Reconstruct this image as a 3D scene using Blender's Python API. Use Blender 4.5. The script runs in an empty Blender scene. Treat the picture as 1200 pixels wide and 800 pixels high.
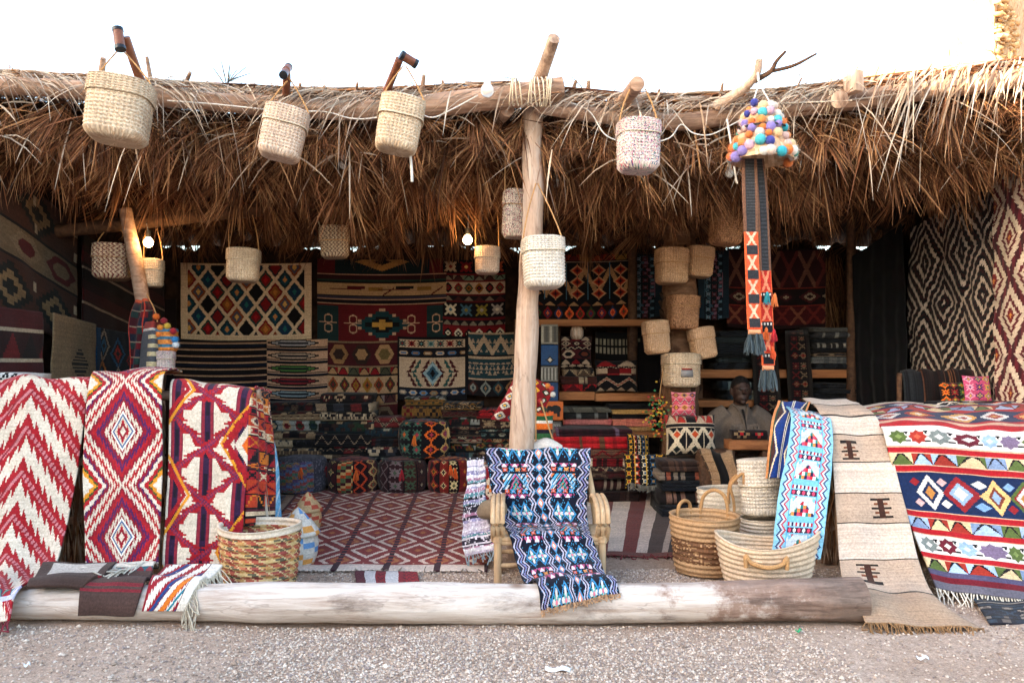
import bpy, math, random
import numpy as np
from mathutils import Vector

# ------------------------------------------------------------------ camera, sky, sun, exposure
SC = bpy.context.scene
COL = SC.collection
F, CX, HY, CH = 940.0, 600.0, 415.0, 1.25          # focal length in photo pixels, centre, horizon row, eye height

cam_data = bpy.data.cameras.new('camera')
cam_data.sensor_width = 36.0
cam_data.lens = 36.0 * F / 1200.0
cam_data.shift_y = (HY - 400.0) / 1200.0
cam_data.clip_end = 3000.0
cam_data.clip_start = 0.05
cam = bpy.data.objects.new('camera', cam_data)
COL.objects.link(cam)
cam.location = (0, 0, CH)
cam.rotation_euler = (math.radians(90), 0, 0)
SC.camera = cam

SUN_EL, SUN_AZ = math.radians(13), math.radians(-125)   # low, from the left behind the camera; an added, unseen house shades the stall
world = bpy.data.worlds.new('World')
SC.world = world
world.use_nodes = True
wn = world.node_tree.nodes
wl = world.node_tree.links
sky = wn.new('ShaderNodeTexSky')
sky.sky_type = 'NISHITA'
sky.sun_disc = False
sky.sun_elevation = SUN_EL
sky.sun_rotation = SUN_AZ
sky.air_density = 1.0
sky.dust_density = 2.5
sky.ozone_density = 1.0
wn['Background'].inputs['Strength'].default_value = 0.15
wl.new(sky.outputs[0], wn['Background'].inputs['Color'])

sun_data = bpy.data.lights.new('sun', 'SUN')
sun_data.energy = 4.0
sun_data.angle = math.radians(0.5)
sun_data.color = (1.0, 0.80, 0.58)
sun = bpy.data.objects.new('sun', sun_data)
COL.objects.link(sun)
sdir = Vector((math.sin(SUN_AZ) * math.cos(SUN_EL), math.cos(SUN_AZ) * math.cos(SUN_EL), math.sin(SUN_EL)))
sun.rotation_euler = sdir.to_track_quat('Z', 'Y').to_euler()
sun.location = sdir * 40

SC.view_settings.view_transform = 'Standard'
SC.view_settings.look = 'None'
SC.view_settings.gamma = 1.0
SC.view_settings.use_curve_mapping = False
SC.view_settings.exposure = 3.28
SC.view_settings.use_white_balance = True
SC.view_settings.white_balance_temperature = 6600
SC.view_settings.white_balance_tint = 10
SC.render.engine = 'CYCLES'
SC.cycles.use_denoising = True
SC.cycles.max_bounces = 7
SC.cycles.diffuse_bounces = 5
SC.cycles.sample_clamp_indirect = 6.0

rng = np.random.default_rng(7)
R = random.Random(11)

# ------------------------------------------------------------------ helpers: pixels, colours, meshes
def P(px, py, Y):
    return np.array([(px - CX) * Y / F, Y, CH - (py - HY) * Y / F])

def GY(py, z=0.0):                       # distance of a ground point seen at row py
    return (CH - z) * F / (py - HY)

def G(px, py, z=0.0):
    return P(px, py, GY(py, z))

def hexc(h):
    h = h.lstrip('#')
    c = np.array([int(h[i:i + 2], 16) / 255.0 for i in (0, 2, 4)])
    return np.where(c <= 0.04045, c / 12.92, ((c + 0.055) / 1.055) ** 2.4)

def C(c):
    return hexc(c) if isinstance(c, str) else np.asarray(c, float)

def npmesh(name, V, Fq, colors=None, smooth=True, uv=None):
    """mesh from numpy arrays; Fq (M,3) or (M,4); colors (M,3) per face"""
    V = np.ascontiguousarray(V, dtype=np.float32)
    Fq = np.ascontiguousarray(Fq, dtype=np.int32)
    m = bpy.data.meshes.new(name)
    k = Fq.shape[1]
    m.vertices.add(len(V)); m.vertices.foreach_set('co', V.ravel())
    m.loops.add(Fq.size); m.loops.foreach_set('vertex_index', Fq.ravel())
    m.polygons.add(len(Fq))
    m.polygons.foreach_set('loop_start', np.arange(0, Fq.size, k, dtype=np.int32))
    m.polygons.foreach_set('loop_total', np.full(len(Fq), k, dtype=np.int32))
    m.polygons.foreach_set('use_smooth', np.full(len(Fq), bool(smooth)))
    if colors is not None:
        at = m.attributes.new('col', 'FLOAT_COLOR', 'FACE')
        c4 = np.ones((len(Fq), 4), dtype=np.float32); c4[:, :3] = colors
        at.data.foreach_set('color', c4.ravel())
    m.update(calc_edges=True)
    m.validate()
    return m

class MB:
    """collects several pieces into ONE mesh (quads and triangles as quads)"""
    def __init__(s): s.V = []; s.F = []; s.C = []; s.n = 0
    def add(s, V, Fq, col=None):
        V = np.asarray(V, float); Fq = np.asarray(Fq, int)
        s.V.append(V); s.F.append(Fq + s.n); s.n += len(V)
        c = np.zeros((len(Fq), 3)); c[:] = 0.5 if col is None else col
        s.C.append(c)
    def data(s): return np.concatenate(s.V), np.concatenate(s.F), np.concatenate(s.C)

def root_loc(o):
    while o.parent: o = o.parent
    return np.array(o.location)

def link(name, mesh, mat, parent=None):
    o = bpy.data.objects.new(name, mesh)
    COL.objects.link(o)
    mesh.materials.clear()
    mesh.materials.append(M[mat] if isinstance(mat, str) else mat)
    if parent is not None: o.parent = parent
    return o

def mk(name, V, Fq, mat, parent=None, col=None, smooth=True):
    V = np.asarray(V, float)
    if parent is not None: V = V - root_loc(parent)
    if col is not None and np.ndim(col) == 1:
        col = np.tile(np.asarray(col, float), (len(Fq), 1))
    return link(name, npmesh(name, V, Fq, col, smooth), mat, parent)

def build(name, mb, mat, parent=None, smooth=True):
    V, Fq, c = mb.data()
    return mk(name, V, Fq, mat, parent, c, smooth)

def tag(o, label=None, cat=None, group=None, kind=None):
    if label: o['label'] = label
    if cat: o['category'] = cat
    if group: o['group'] = group
    if kind: o['kind'] = kind
    return o

def thing(name, label, cat, loc, group=None):
    o = bpy.data.objects.new(name, None)
    COL.objects.link(o)
    o.location = tuple(float(v) for v in loc)
    o.empty_display_size = 0.1
    return tag(o, label, cat, group)

def catmull(pts, n, knots=None):
    """curve through pts with n samples, evenly spaced, or with control point k falling at fraction knots[k]"""
    pts = np.asarray(pts, float)
    if len(pts) == 2:
        t = np.linspace(0, 1, n)[:, None]
        return pts[0] * (1 - t) + pts[1] * t
    seg = np.linalg.norm(np.diff(pts, axis=0), axis=1)
    cum = np.concatenate([[0], np.cumsum(seg)])
    ext = np.vstack([2 * pts[0] - pts[1], pts, 2 * pts[-1] - pts[-2]])
    s = np.linspace(0, cum[-1], n) if knots is None else np.interp(np.linspace(0, 1, n), knots, cum)
    k = np.clip(np.searchsorted(cum, s, side='right') - 1, 0, len(seg) - 1)
    t = ((s - cum[k]) / np.maximum(seg[k], 1e-9))[:, None]
    p0, p1, p2, p3 = ext[k], ext[k + 1], ext[k + 2], ext[k + 3]
    return 0.5 * ((2 * p1) + (-p0 + p2) * t + (2 * p0 - 5 * p1 + 4 * p2 - p3) * t ** 2 + (-p0 + 3 * p1 - 3 * p2 + p3) * t ** 3)

def gridfaces(nu, nv, wrap=False):
    """vertex grid nv rows x nu columns"""
    cols = nu if wrap else nu - 1
    i, j = np.meshgrid(np.arange(cols), np.arange(nv - 1))
    a = j * nu + i; b = j * nu + (i + 1) % nu
    return np.stack([a, b, b + nu, a + nu], -1).reshape(-1, 4)

def snoise(p, seed=0, scale=1.0, octs=3):
    """cheap smooth 3-D noise from sines, about -1..1"""
    r = np.random.default_rng(seed + 1000)
    p = np.asarray(p, float) * scale
    out = np.zeros(p.shape[:-1]); amp = 1.0; tot = 0
    for o in range(octs):
        for q in range(3):
            d = r.normal(size=3); d *= (1.6 ** o) / np.linalg.norm(d)
            out += amp * np.sin(p @ d * 2 + r.uniform(0, 6.28)) / 3
        tot += amp; amp *= 0.55
    return out / tot * 1.5

def tube(path, rad, n=10, seg=None, bump=0.0, seed=0, cap=True, freq=6.0):
    """tapered tube along a path, rings with a little unevenness"""
    path = np.asarray(path, float)
    seg = seg or max(2, len(path))
    rad = np.asarray(rad if np.ndim(rad) else [rad, rad], float)
    pts = catmull(path, seg)
    rr = np.interp(np.linspace(0, 1, seg), np.linspace(0, 1, len(rad)), rad)
    T = np.gradient(pts, axis=0); T /= np.linalg.norm(T, axis=1)[:, None] + 1e-12
    up = np.array([0, 0, 1.0]) if abs(T[0][2]) < 0.9 else np.array([0, 1.0, 0])
    U = np.cross(T, up); U /= np.linalg.norm(U, axis=1)[:, None] + 1e-12
    W = np.cross(T, U)
    a = np.arange(n) / n * 2 * math.pi
    ring = U[:, None, :] * np.cos(a)[None, :, None] + W[:, None, :] * np.sin(a)[None, :, None]
    r2 = np.repeat(rr[:, None], n, 1)
    if bump:
        q = pts[:, None, :] + ring * r2[..., None]
        r2 = r2 * (1 + bump * snoise(q, seed, freq))
    V = (pts[:, None, :] + ring * r2[..., None]).reshape(-1, 3)
    Fq = gridfaces(n, seg, True)
    if cap:                                     # end discs: their own ring, closed to a pinpoint
        for k, flip in ((0, True), (seg - 1, False)):
            rim = pts[k] + ring[k] * r2[k][:, None]
            dome = T[k] * (rr[k] * (-0.12 if flip else 0.12))
            mid = pts[k] + dome * 0.6 + ring[k] * (r2[k] * 0.75)[:, None]
            hub = pts[k] + dome + ring[k] * (r2[k] * 0.01)[:, None]
            b = len(V)
            V = np.vstack([V, rim, mid, hub])
            fq = gridfaces(n, 3, True) + b
            Fq = np.vstack([Fq, fq[:, ::-1] if flip else fq])
    return V, Fq

def box(c, s, rot=0.0):
    c = np.asarray(c, float); h = np.asarray(s, float) / 2
    V = np.array([[x, y, z] for z in (-1, 1) for y in (-1, 1) for x in (-1, 1)], float) * h
    if rot:
        cr, sr = math.cos(rot), math.sin(rot)
        V = V @ np.array([[cr, sr, 0], [-sr, cr, 0], [0, 0, 1.0]])
    Fq = np.array([[0, 2, 3, 1], [4, 5, 7, 6], [0, 1, 5, 4], [2, 6, 7, 3], [0, 4, 6, 2], [1, 3, 7, 5]])
    return V + c, Fq

def bevel(o, w=0.006, seg=2):
    b = o.modifiers.new('bevel', 'BEVEL'); b.width = w; b.segments = seg; b.limit_method = 'ANGLE'
    return o

# ------------------------------------------------------------------ materials
M = {}
def nodes_of(name):
    m = bpy.data.materials.new(name); m.use_nodes = True
    nt = m.node_tree
    b = nt.nodes['Principled BSDF']
    M[name] = m
    return m, nt, b

def N(nt, t, **kw):
    n = nt.nodes.new(t)
    for k, v in kw.items():
        if k.startswith('i_'): n.inputs[k[2:].replace('_', ' ')].default_value = v
        else: setattr(n, k, v)
    return n

def mulcol(nt, a, b, fac=1.0):
    n = N(nt, 'ShaderNodeMix', data_type='RGBA', blend_type='MULTIPLY')
    n.inputs['Factor'].default_value = fac
    nt.links.new(a, n.inputs['A']); nt.links.new(b, n.inputs['B'])
    return n.outputs['Result']

def ramp(nt, fac, stops):
    n = N(nt, 'ShaderNodeValToRGB')
    while len(n.color_ramp.elements) < len(stops): n.color_ramp.elements.new(0.5)
    for e, (p, c) in zip(n.color_ramp.elements, stops):
        e.position = p; c = C(c); e.color = (c[0], c[1], c[2], 1)
    nt.links.new(fac, n.inputs['Fac'])
    return n.outputs['Color']

def attr_material(name, rough=0.9, noise_scale=60.0, noise_amt=(0.72, 1.18), bump=0.25, bscale=320.0, sheen=0.0, trans=0.0, big=3.0, bigamt=(0.85, 1.08), spec=0.15, thread=0.0):
    """face colour attribute x two octaves of wear, with fine relief"""
    m, nt, b = nodes_of(name)
    at = N(nt, 'ShaderNodeAttribute', attribute_name='col')
    tc = N(nt, 'ShaderNodeTexCoord')
    n1 = N(nt, 'ShaderNodeTexNoise', i_Scale=noise_scale, i_Detail=4.0, i_Roughness=0.65)
    n2 = N(nt, 'ShaderNodeTexNoise', i_Scale=big, i_Detail=4.0)
    nt.links.new(tc.outputs['Object'], n1.inputs['Vector']); nt.links.new(tc.outputs['Object'], n2.inputs['Vector'])
    g = lambda v: (v, v, v)
    r1 = ramp(nt, n1.outputs['Fac'], [(0.28, np.array(g(noise_amt[0]))), (0.72, np.array(g(noise_amt[1])))])
    r2 = ramp(nt, n2.outputs['Fac'], [(0.3, np.array(g(bigamt[0]))), (0.7, np.array(g(bigamt[1])))])
    c = mulcol(nt, mulcol(nt, at.outputs['Color'], r1), r2)
    nt.links.new(c, b.inputs['Base Color'])
    b.inputs['Roughness'].default_value = rough
    b.inputs['Specular IOR Level'].default_value = spec
    if sheen:
        b.inputs['Sheen Weight'].default_value = sheen
        b.inputs['Sheen Roughness'].default_value = 0.6
    if bump:
        n3 = N(nt, 'ShaderNodeTexNoise', i_Scale=bscale, i_Detail=3.0)
        nt.links.new(tc.outputs['Object'], n3.inputs['Vector'])
        src = n3.outputs['Fac']
        bp = N(nt, 'ShaderNodeBump', i_Strength=bump, i_Distance=0.004)
        nt.links.new(src, bp.inputs['Height']); nt.links.new(bp.outputs['Normal'], b.inputs['Normal'])
    if trans:
        mx = N(nt, 'ShaderNodeMixShader'); mx.inputs[0].default_value = trans
        tr = N(nt, 'ShaderNodeBsdfTranslucent')
        nt.links.new(c, tr.inputs['Color'])
        nt.links.new(b.outputs[0], mx.inputs[1]); nt.links.new(tr.outputs[0], mx.inputs[2])
        nt.links.new(mx.outputs[0], nt.nodes['Material Output'].inputs['Surface'])
    return m

attr_material('cloth', 0.95, 90, (0.70, 1.2), 0.5, 260, sheen=0.06, big=4.0, bigamt=(0.84, 1.08))
attr_material('straw', 0.75, 120, (0.72, 1.2), 0.3, 400, big=9.0, bigamt=(0.82, 1.1), spec=0.25)
attr_material('leaf', 0.8, 25, (0.75, 1.2), 0.0, trans=0.12, big=2.0, bigamt=(0.8, 1.12), spec=0.2)
attr_material('yarn', 0.95, 150, (0.75, 1.15), 0.4, 500, sheen=0.1)
attr_material('stone', 0.95, 70, (0.75, 1.2), 0.4, 200, big=3.0)
attr_material('print', 0.6, 40, (0.92, 1.06), 0.0, big=6.0, bigamt=(0.92, 1.05), spec=0.3)
attr_material('skin', 0.6, 60, (0.9, 1.08), 0.1, 300, spec=0.4)
attr_material('paint', 0.45, 60, (0.85, 1.1), 0.1, 200, spec=0.4)

def wood(name, c1, c2, c3, rough=0.8, axis='X', stain=None, bump=0.5, worn=(0.30, 0.48), knot=0.7, kscale=3.3, crack=0.0, aged=None):
    m, nt, b = nodes_of(name)
    tc = N(nt, 'ShaderNodeTexCoord')
    mp = N(nt, 'ShaderNodeMapping')
    s = {'X': (2.2, 28, 28), 'Y': (28, 2.2, 28), 'Z': (28, 28, 2.2)}[axis]
    mp.inputs['Scale'].default_value = s
    nt.links.new(tc.outputs['Object'], mp.inputs['Vector'])
    n1 = N(nt, 'ShaderNodeTexNoise', i_Scale=1.0, i_Detail=6.0, i_Roughness=0.7, i_Distortion=0.6)
    nt.links.new(mp.outputs[0], n1.inputs['Vector'])
    base = ramp(nt, n1.outputs['Fac'], [(0.25, c1), (0.5, c2), (0.75, c3)])
    n2 = N(nt, 'ShaderNodeTexNoise', i_Scale=3.2, i_Detail=9.0, i_Roughness=0.72, i_Distortion=0.5)
    mp2 = N(nt, 'ShaderNodeMapping')
    mp2.inputs['Scale'].default_value = {'X': (0.45, 1.6, 1.6), 'Y': (1.6, 0.45, 1.6), 'Z': (1.6, 1.6, 0.45)}[axis]
    nt.links.new(tc.outputs['Object'], mp2.inputs['Vector']); nt.links.new(mp2.outputs[0], n2.inputs['Vector'])
    r2 = ramp(nt, n2.outputs['Fac'], [(worn[0], stain or '#8a8079'), (worn[1], '#f2f0ee'), (0.75, '#ffffff')])
    col = mulcol(nt, base, r2, 0.85)
    # knots and short checks
    vo = N(nt, 'ShaderNodeTexVoronoi', i_Scale=kscale)
    nt.links.new(tc.outputs['Object'], vo.inputs['Vector'])
    r3 = ramp(nt, vo.outputs['Distance'], [(0.0, '#4a3323'), (0.07, '#9a7a60'), (0.13, '#ffffff')])
    col = mulcol(nt, col, r3, knot)
    if aged:                                    # one end still carries grey, stained wood
        sx = N(nt, 'ShaderNodeSeparateXYZ'); nt.links.new(tc.outputs['Object'], sx.inputs[0])
        mr = N(nt, 'ShaderNodeMapRange'); mr.inputs['From Min'].default_value = aged[0]; mr.inputs['From Max'].default_value = aged[1]
        nt.links.new(sx.outputs['X'], mr.inputs['Value'])
        ad = N(nt, 'ShaderNodeMath', operation='MULTIPLY_ADD'); ad.inputs[1].default_value = 0.42; nt.links.new(mr.outputs[0], ad.inputs[0])
        n5 = N(nt, 'ShaderNodeTexNoise', i_Scale=4.5, i_Detail=8.0, i_Roughness=0.7); nt.links.new(tc.outputs['Object'], n5.inputs['Vector'])
        nt.links.new(n5.outputs['Fac'], ad.inputs[2])
        col = mulcol(nt, col, ramp(nt, ad.outputs[0], [(0.62, '#ffffff'), (0.72, '#b59c90'), (0.92, '#86766e')]), 0.9)
    if crack:                                   # long drying cracks: contour lines of a stretched noise
        mp3 = N(nt, 'ShaderNodeMapping'); mp3.inputs['Scale'].default_value = {'X': (0.8, 5, 5), 'Y': (5, 0.8, 5), 'Z': (5, 5, 0.8)}[axis]
        n4 = N(nt, 'ShaderNodeTexNoise', i_Scale=1.0, i_Detail=5.0, i_Roughness=0.55)
        nt.links.new(tc.outputs['Object'], mp3.inputs['Vector']); nt.links.new(mp3.outputs[0], n4.inputs['Vector'])
        r4 = ramp(nt, n4.outputs['Fac'], [(0.541, '#ffffff'), (0.545, '#5a4438'), (0.549, '#ffffff')])
        col = mulcol(nt, col, r4, crack)
    nt.links.new(col, b.inputs['Base Color'])
    b.inputs['Roughness'].default_value = rough
    b.inputs['Specular IOR Level'].default_value = 0.25
    bp = N(nt, 'ShaderNodeBump', i_Strength=bump, i_Distance=0.01)
    nt.links.new(n1.outputs['Fac'], bp.inputs['Height']); nt.links.new(bp.outputs['Normal'], b.inputs['Normal'])
    return m

wood('log_wood', '#977c6a', '#cbbbaf', '#e0d7cf', axis='X', stain='#54423a', bump=0.9, worn=(0.33, 0.48), knot=0.85, kscale=2.2, crack=0.5, aged=(0.35, 1.75))
wood('post_wood', '#94765f', '#bb9f8a', '#d2bfae', axis='Z', stain='#6a5144', bump=0.8, worn=(0.32, 0.48), knot=0.9, kscale=5.0, crack=0.6)
wood('beam_wood', '#6f5242', '#a5846d', '#c4aa95', axis='X', stain='#6f5a4c')
wood('dark_wood', '#33241b', '#543b2b', '#6e503a', axis='Y', stain='#6a5a50')
wood('plank_wood', '#7a4a2c', '#9b643d', '#b07b50', axis='X', stain='#8f745f')
wood('rattan', '#a07f5e', '#bd9c78', '#d0b596', axis='Z', stain='#8f765c')
wood('trunk_wood', '#4a3426', '#74543e', '#96745a', axis='X', stain='#6d5a4c')

def plain(name, col, rough=0.6, spec=0.3, metal=0.0, nscale=30.0, amt=0.15):
    m, nt, b = nodes_of(name)
    tc = N(nt, 'ShaderNodeTexCoord')
    n1 = N(nt, 'ShaderNodeTexNoise', i_Scale=nscale, i_Detail=4.0)
    nt.links.new(tc.outputs['Object'], n1.inputs['Vector'])
    c = C(col)
    nt.links.new(ramp(nt, n1.outputs['Fac'], [(0.3, c * (1 - amt)), (0.7, np.minimum(c * (1 + amt), 1))]), b.inputs['Base Color'])
    b.inputs['Roughness'].default_value = rough
    b.inputs['Specular IOR Level'].default_value = spec
    b.inputs['Metallic'].default_value = metal
    return m

plain('black_rubber', '#15161a', 0.4)
plain('pipe_brown', '#6d3f2a', 0.5, amt=0.3)
plain('cable_white', '#cfc8bd', 0.6)
plain('cable_black', '#161616', 0.6)
plain('rope', '#a98056', 0.9, 0.1, nscale=200, amt=0.35)
plain('rope_pale', '#c9b79c', 0.9, 0.1, nscale=200, amt=0.3)
plain('dark_cloth', '#14110f', 0.95, 0.1, nscale=60, amt=0.5)
plain('paper_white', '#d9dadd', 0.8)
plain('plastic_green', '#1f8a5a', 0.5)
plain('reed_wall', '#2f2119', 0.95, 0.1, nscale=12, amt=0.6)
plain('thatch_core', '#33241a', 0.95, 0.1, nscale=9, amt=0.5)

def ground_mat():
    m, nt, b = nodes_of('ground')
    tc = N(nt, 'ShaderNodeTexCoord')
    def no(s, d=5.0, r=0.6):
        n = N(nt, 'ShaderNodeTexNoise', i_Scale=s, i_Detail=d, i_Roughness=r)
        nt.links.new(tc.outputs['Object'], n.inputs['Vector']); return n.outputs['Fac']
    c = ramp(nt, no(1.3), [(0.3, '#bfa28c'), (0.55, '#cfb49f'), (0.75, '#dbc4b2')])
    c = mulcol(nt, c, ramp(nt, no(45.0), [(0.3, '#c2bcb7'), (0.65, '#ffffff')]), 0.8)
    c = mulcol(nt, c, ramp(nt, no(160.0), [(0.35, '#a8a39e'), (0.6, '#ffffff')]), 0.7)
    nt.links.new(c, b.inputs['Base Color'])
    b.inputs['Roughness'].default_value = 0.95
    b.inputs['Specular IOR Level'].default_value = 0.1
    bp = N(nt, 'ShaderNodeBump', i_Strength=0.7, i_Distance=0.012)
    nt.links.new(no(70.0, 6.0, 0.7), bp.inputs['Height']); nt.links.new(bp.outputs['Normal'], b.inputs['Normal'])
ground_mat()

def mud_mat():
    m, nt, b = nodes_of('mud')
    tc = N(nt, 'ShaderNodeTexCoord')
    def no(s, d=5.0, r=0.6):
        n = N(nt, 'ShaderNodeTexNoise', i_Scale=s, i_Detail=d, i_Roughness=r)
        nt.links.new(tc.outputs['Object'], n.inputs['Vector']); return n.outputs['Fac']
    c = ramp(nt, no(0.6), [(0.3, '#b08a62'), (0.6, '#c8a880'), (0.8, '#d6bb98')])
    c = mulcol(nt, c, ramp(nt, no(5.0), [(0.35, '#a08a70'), (0.6, '#ffffff')]), 0.7)
    nt.links.new(c, b.inputs['Base Color'])
    b.inputs['Roughness'].default_value = 0.95
    bp = N(nt, 'ShaderNodeBump', i_Strength=0.6, i_Distance=0.08)
    nt.links.new(no(4.0, 6.0, 0.7), bp.inputs['Height']); nt.links.new(bp.outputs['Normal'], b.inputs['Normal'])
mud_mat()

def glass_bulb():
    m, nt, b = nodes_of('bulb_glass')
    b.inputs['Base Color'].default_value = (0.9, 0.87, 0.8, 1)
    b.inputs['Roughness'].default_value = 0.12
    b.inputs['Transmission Weight'].default_value = 0.55
    b.inputs['IOR'].default_value = 1.3
    m, nt, b = nodes_of('bulb_lit')
    b.inputs['Base Color'].default_value = (1, 0.8, 0.5, 1)
    b.inputs['Emission Color'].default_value = (1.0, 0.62, 0.25, 1)
    b.inputs['Emission Strength'].default_value = 9.0
glass_bulb()

# ------------------------------------------------------------------ woven patterns: one colour per knot of the weave
def tw(x, p): return np.abs((np.asarray(x, float) / p) % 1 - 0.5) * 2       # 1 at 0, 0 at p/2

class Cv:
    def __init__(s, W, H, bg='#000000'):
        s.W, s.H = W, H
        s.a = np.zeros((H, W, 3)); s.a[:] = C(bg)
        s.Y, s.X = np.mgrid[0:H, 0:W].astype(float)
    def m(s, mask, col):
        s.a[mask] = C(col); return s
    def rect(s, x0, y0, x1, y1, col):
        return s.m((s.X >= x0) & (s.X < x1) & (s.Y >= y0) & (s.Y < y1), col)
    def dia(s, cx, cy, rx, ry, cols):
        d = np.abs(s.X - cx) / rx + np.abs(s.Y - cy) / ry
        for k, c in enumerate(cols):
            if c: s.m(d <= 1 - k / len(cols), c)
        return s
    def cyc(s, mask, idx, cols):
        cc = np.array([C(c) for c in cols])
        s.a[mask] = cc[(idx[mask].astype(int)) % len(cols)]
        return s
    def band(s, y0, h, kind, bg, cols=(), p=10, ph=0.0, x0=0, x1=None):
        x1 = s.W if x1 is None else x1
        B = (s.Y >= y0) & (s.Y < y0 + h) & (s.X >= x0) & (s.X < x1)
        s.m(B, bg)
        t = (s.Y - y0 + 0.5) / h
        xx = s.X - x0 + ph * p
        f = ((xx + 0.5) / p) % 1
        k = np.floor((xx + 0.5) / p)
        tri = np.abs(f - 0.5) * 2
        if kind == 'tri':
            s.cyc(B & (tri < t * 0.96), k, cols)
            if len(cols) > 2: s.cyc(B & (1 - tri < (1 - t) * 0.7), k + 1, cols[::-1])
        elif kind == 'dia':
            d = tri + np.abs(t - 0.5) * 2
            s.cyc(B & (d < 0.95), k, cols)
            s.cyc(B & (d < 0.58), k + 1, cols)
            s.cyc(B & (d < 0.28), k + 2, cols)
        elif kind == 'zig':
            s.m(B & (np.abs(t - (0.12 + 0.76 * tri)) < 0.14), cols[0])
            if len(cols) > 1: s.m(B & (np.abs(t - (0.12 + 0.76 * tri)) < 0.05), cols[1])
        elif kind == 'check':
            s.cyc(B, k + np.floor((s.Y - y0) / max(1, p // 2)), cols)
        elif kind == 'bars':
            s.cyc(B & (f < 0.6), k, cols)
        elif kind == 'stripes':
            s.cyc(B, np.floor(t * len(cols)), cols)
        elif kind == 'hex':
            d = np.maximum(np.abs(t - 0.5) * 2, (tri + np.abs(t - 0.5) * 1.2) * 0.95)
            s.cyc(B & (d < 0.82), k, cols); s.cyc(B & (d < 0.5), k + 1, cols)
        elif kind == 'x':
            d = np.abs(tri - np.abs(t - 0.5) * 2)
            s.cyc(B & (d < 0.22), k, cols)
        elif kind == 'star':
            dx, dy = np.abs(f - 0.5) * 2, np.abs(t - 0.5) * 2
            s.cyc(B & ((dx + dy < 0.75) | ((np.abs(dx - dy) < 0.2) & (dx + dy < 1.5))), k, cols)
            s.cyc(B & (dx + dy < 0.3), k + 1, cols)
        elif kind == 'teeth':
            s.cyc(B & (tri < t), np.zeros_like(k), cols)
        elif kind == 'rand':
            rr = np.random.default_rng(int(y0 * 7 + s.W))
            z = rr.integers(0, len(cols), (s.H, s.W))
            s.cyc(B, z, cols)
        return s
    def bands(s, lst, y=0):
        for b in lst:
            h = b[0]; s.band(y, h, *b[1:]); y += h
            if y >= s.H: break
        return s
    def fade(s, seed=0, amt=0.12):
        r = np.random.default_rng(seed)
        s.a *= (1 + amt * (r.random((s.H, s.W, 1)) - 0.5) * 2)
        s.a *= (1 + 0.08 * (r.random((s.H, 1, 1)) - 0.5) * 2)      # each weft row dyed a little differently
        s.a = np.clip(s.a ** 1.2 * 1.06, 0.003, 0.8)              # deep, saturated wool dyes
        return s

KINDS = ['tri', 'dia', 'zig', 'hex', 'x', 'star', 'bars', 'stripes']
def kilim(W, H, pal, seed, hmin=4, hmax=12, line='#1a1412'):
    r = random.Random(seed)
    cv = Cv(W, H, pal[0]); y = 0
    while y < H:
        h = r.randint(hmin, hmax); bg = r.choice(pal)
        cols = [c for c in pal if c != bg]; r.shuffle(cols)
        cv.band(y, h, r.choice(KINDS), bg, cols[:4], r.randint(max(4, h - 2), h + 6)); y += h
        if r.random() < 0.6:
            cv.band(y, 1, 'solid', line); y += 1
    return cv.fade(seed)

# ------------------------------------------------------------------ cloth: a woven sheet lofted between its two side edges
def cloth(name, cv, L, Rt, parent=None, fold=0.006, seed=0, thick=0.006, mat='cloth', mids=None, sag=0.0, wave=None, edge=0.0, knots=None):
    """cv rows run along the edges; L/Rt are point lists (same direction); mids: further point lists between"""
    ny, nx = cv.H, cv.W
    rows = [catmull(e, ny + 1, knots) for e in ([L] + (mids or []) + [Rt])]
    rows = np.stack(rows, 1)                                   # ny+1, k, 3
    k = rows.shape[1]
    u = np.linspace(0, 1, nx + 1)
    if k == 2:
        Pn = rows[:, :1] * (1 - u)[None, :, None] + rows[:, 1:] * u[None, :, None]
    else:
        Pn = np.stack([catmull(rows[j], nx + 1) for j in range(ny + 1)], 0)
    v = np.linspace(0, 1, ny + 1)
    if sag: Pn[..., 2] -= sag * (4 * u * (1 - u))[None, :] * (0.4 + 0.6 * v)[:, None]
    du = np.gradient(Pn, axis=1); dv = np.gradient(Pn, axis=0)
    Nn = np.cross(du, dv); Nn /= np.linalg.norm(Nn, axis=-1)[..., None] + 1e-12
    uu, vv = np.meshgrid(u, v)
    wid = np.linalg.norm(Pn[0, -1] - Pn[0, 0]) + 1e-6
    q = np.stack([uu * wid, vv * 0.5, np.zeros_like(uu)], -1)
    d = fold * snoise(q, seed, 5.0, 3) + fold * 0.5 * snoise(Pn, seed + 5, 14.0, 2)
    if wave:                                                   # vertical folds growing downwards: (count, amplitude)
        d = d + wave[1] * np.sin(uu * wave[0] * 2 * math.pi + seed + 1.2 * np.sin(vv * 3 + seed)) * (0.35 + 0.65 * vv)
    Pn = Pn + Nn * d[..., None]
    if edge:
        Pn = Pn + (du / (np.linalg.norm(du, axis=-1)[..., None] + 1e-9)) * (edge * snoise(np.stack([vv * 3, vv * 0, uu], -1), seed + 3, 4.0))[..., None]
    V = Pn.reshape(-1, 3)
    Fq = gridfaces(nx + 1, ny + 1)
    o = mk(name, V, Fq, mat, parent, cv.a.reshape(-1, 3))
    if thick:
        s = o.modifiers.new('thickness', 'SOLIDIFY'); s.thickness = thick; s.offset = 0.0
    return o, Pn

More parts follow.
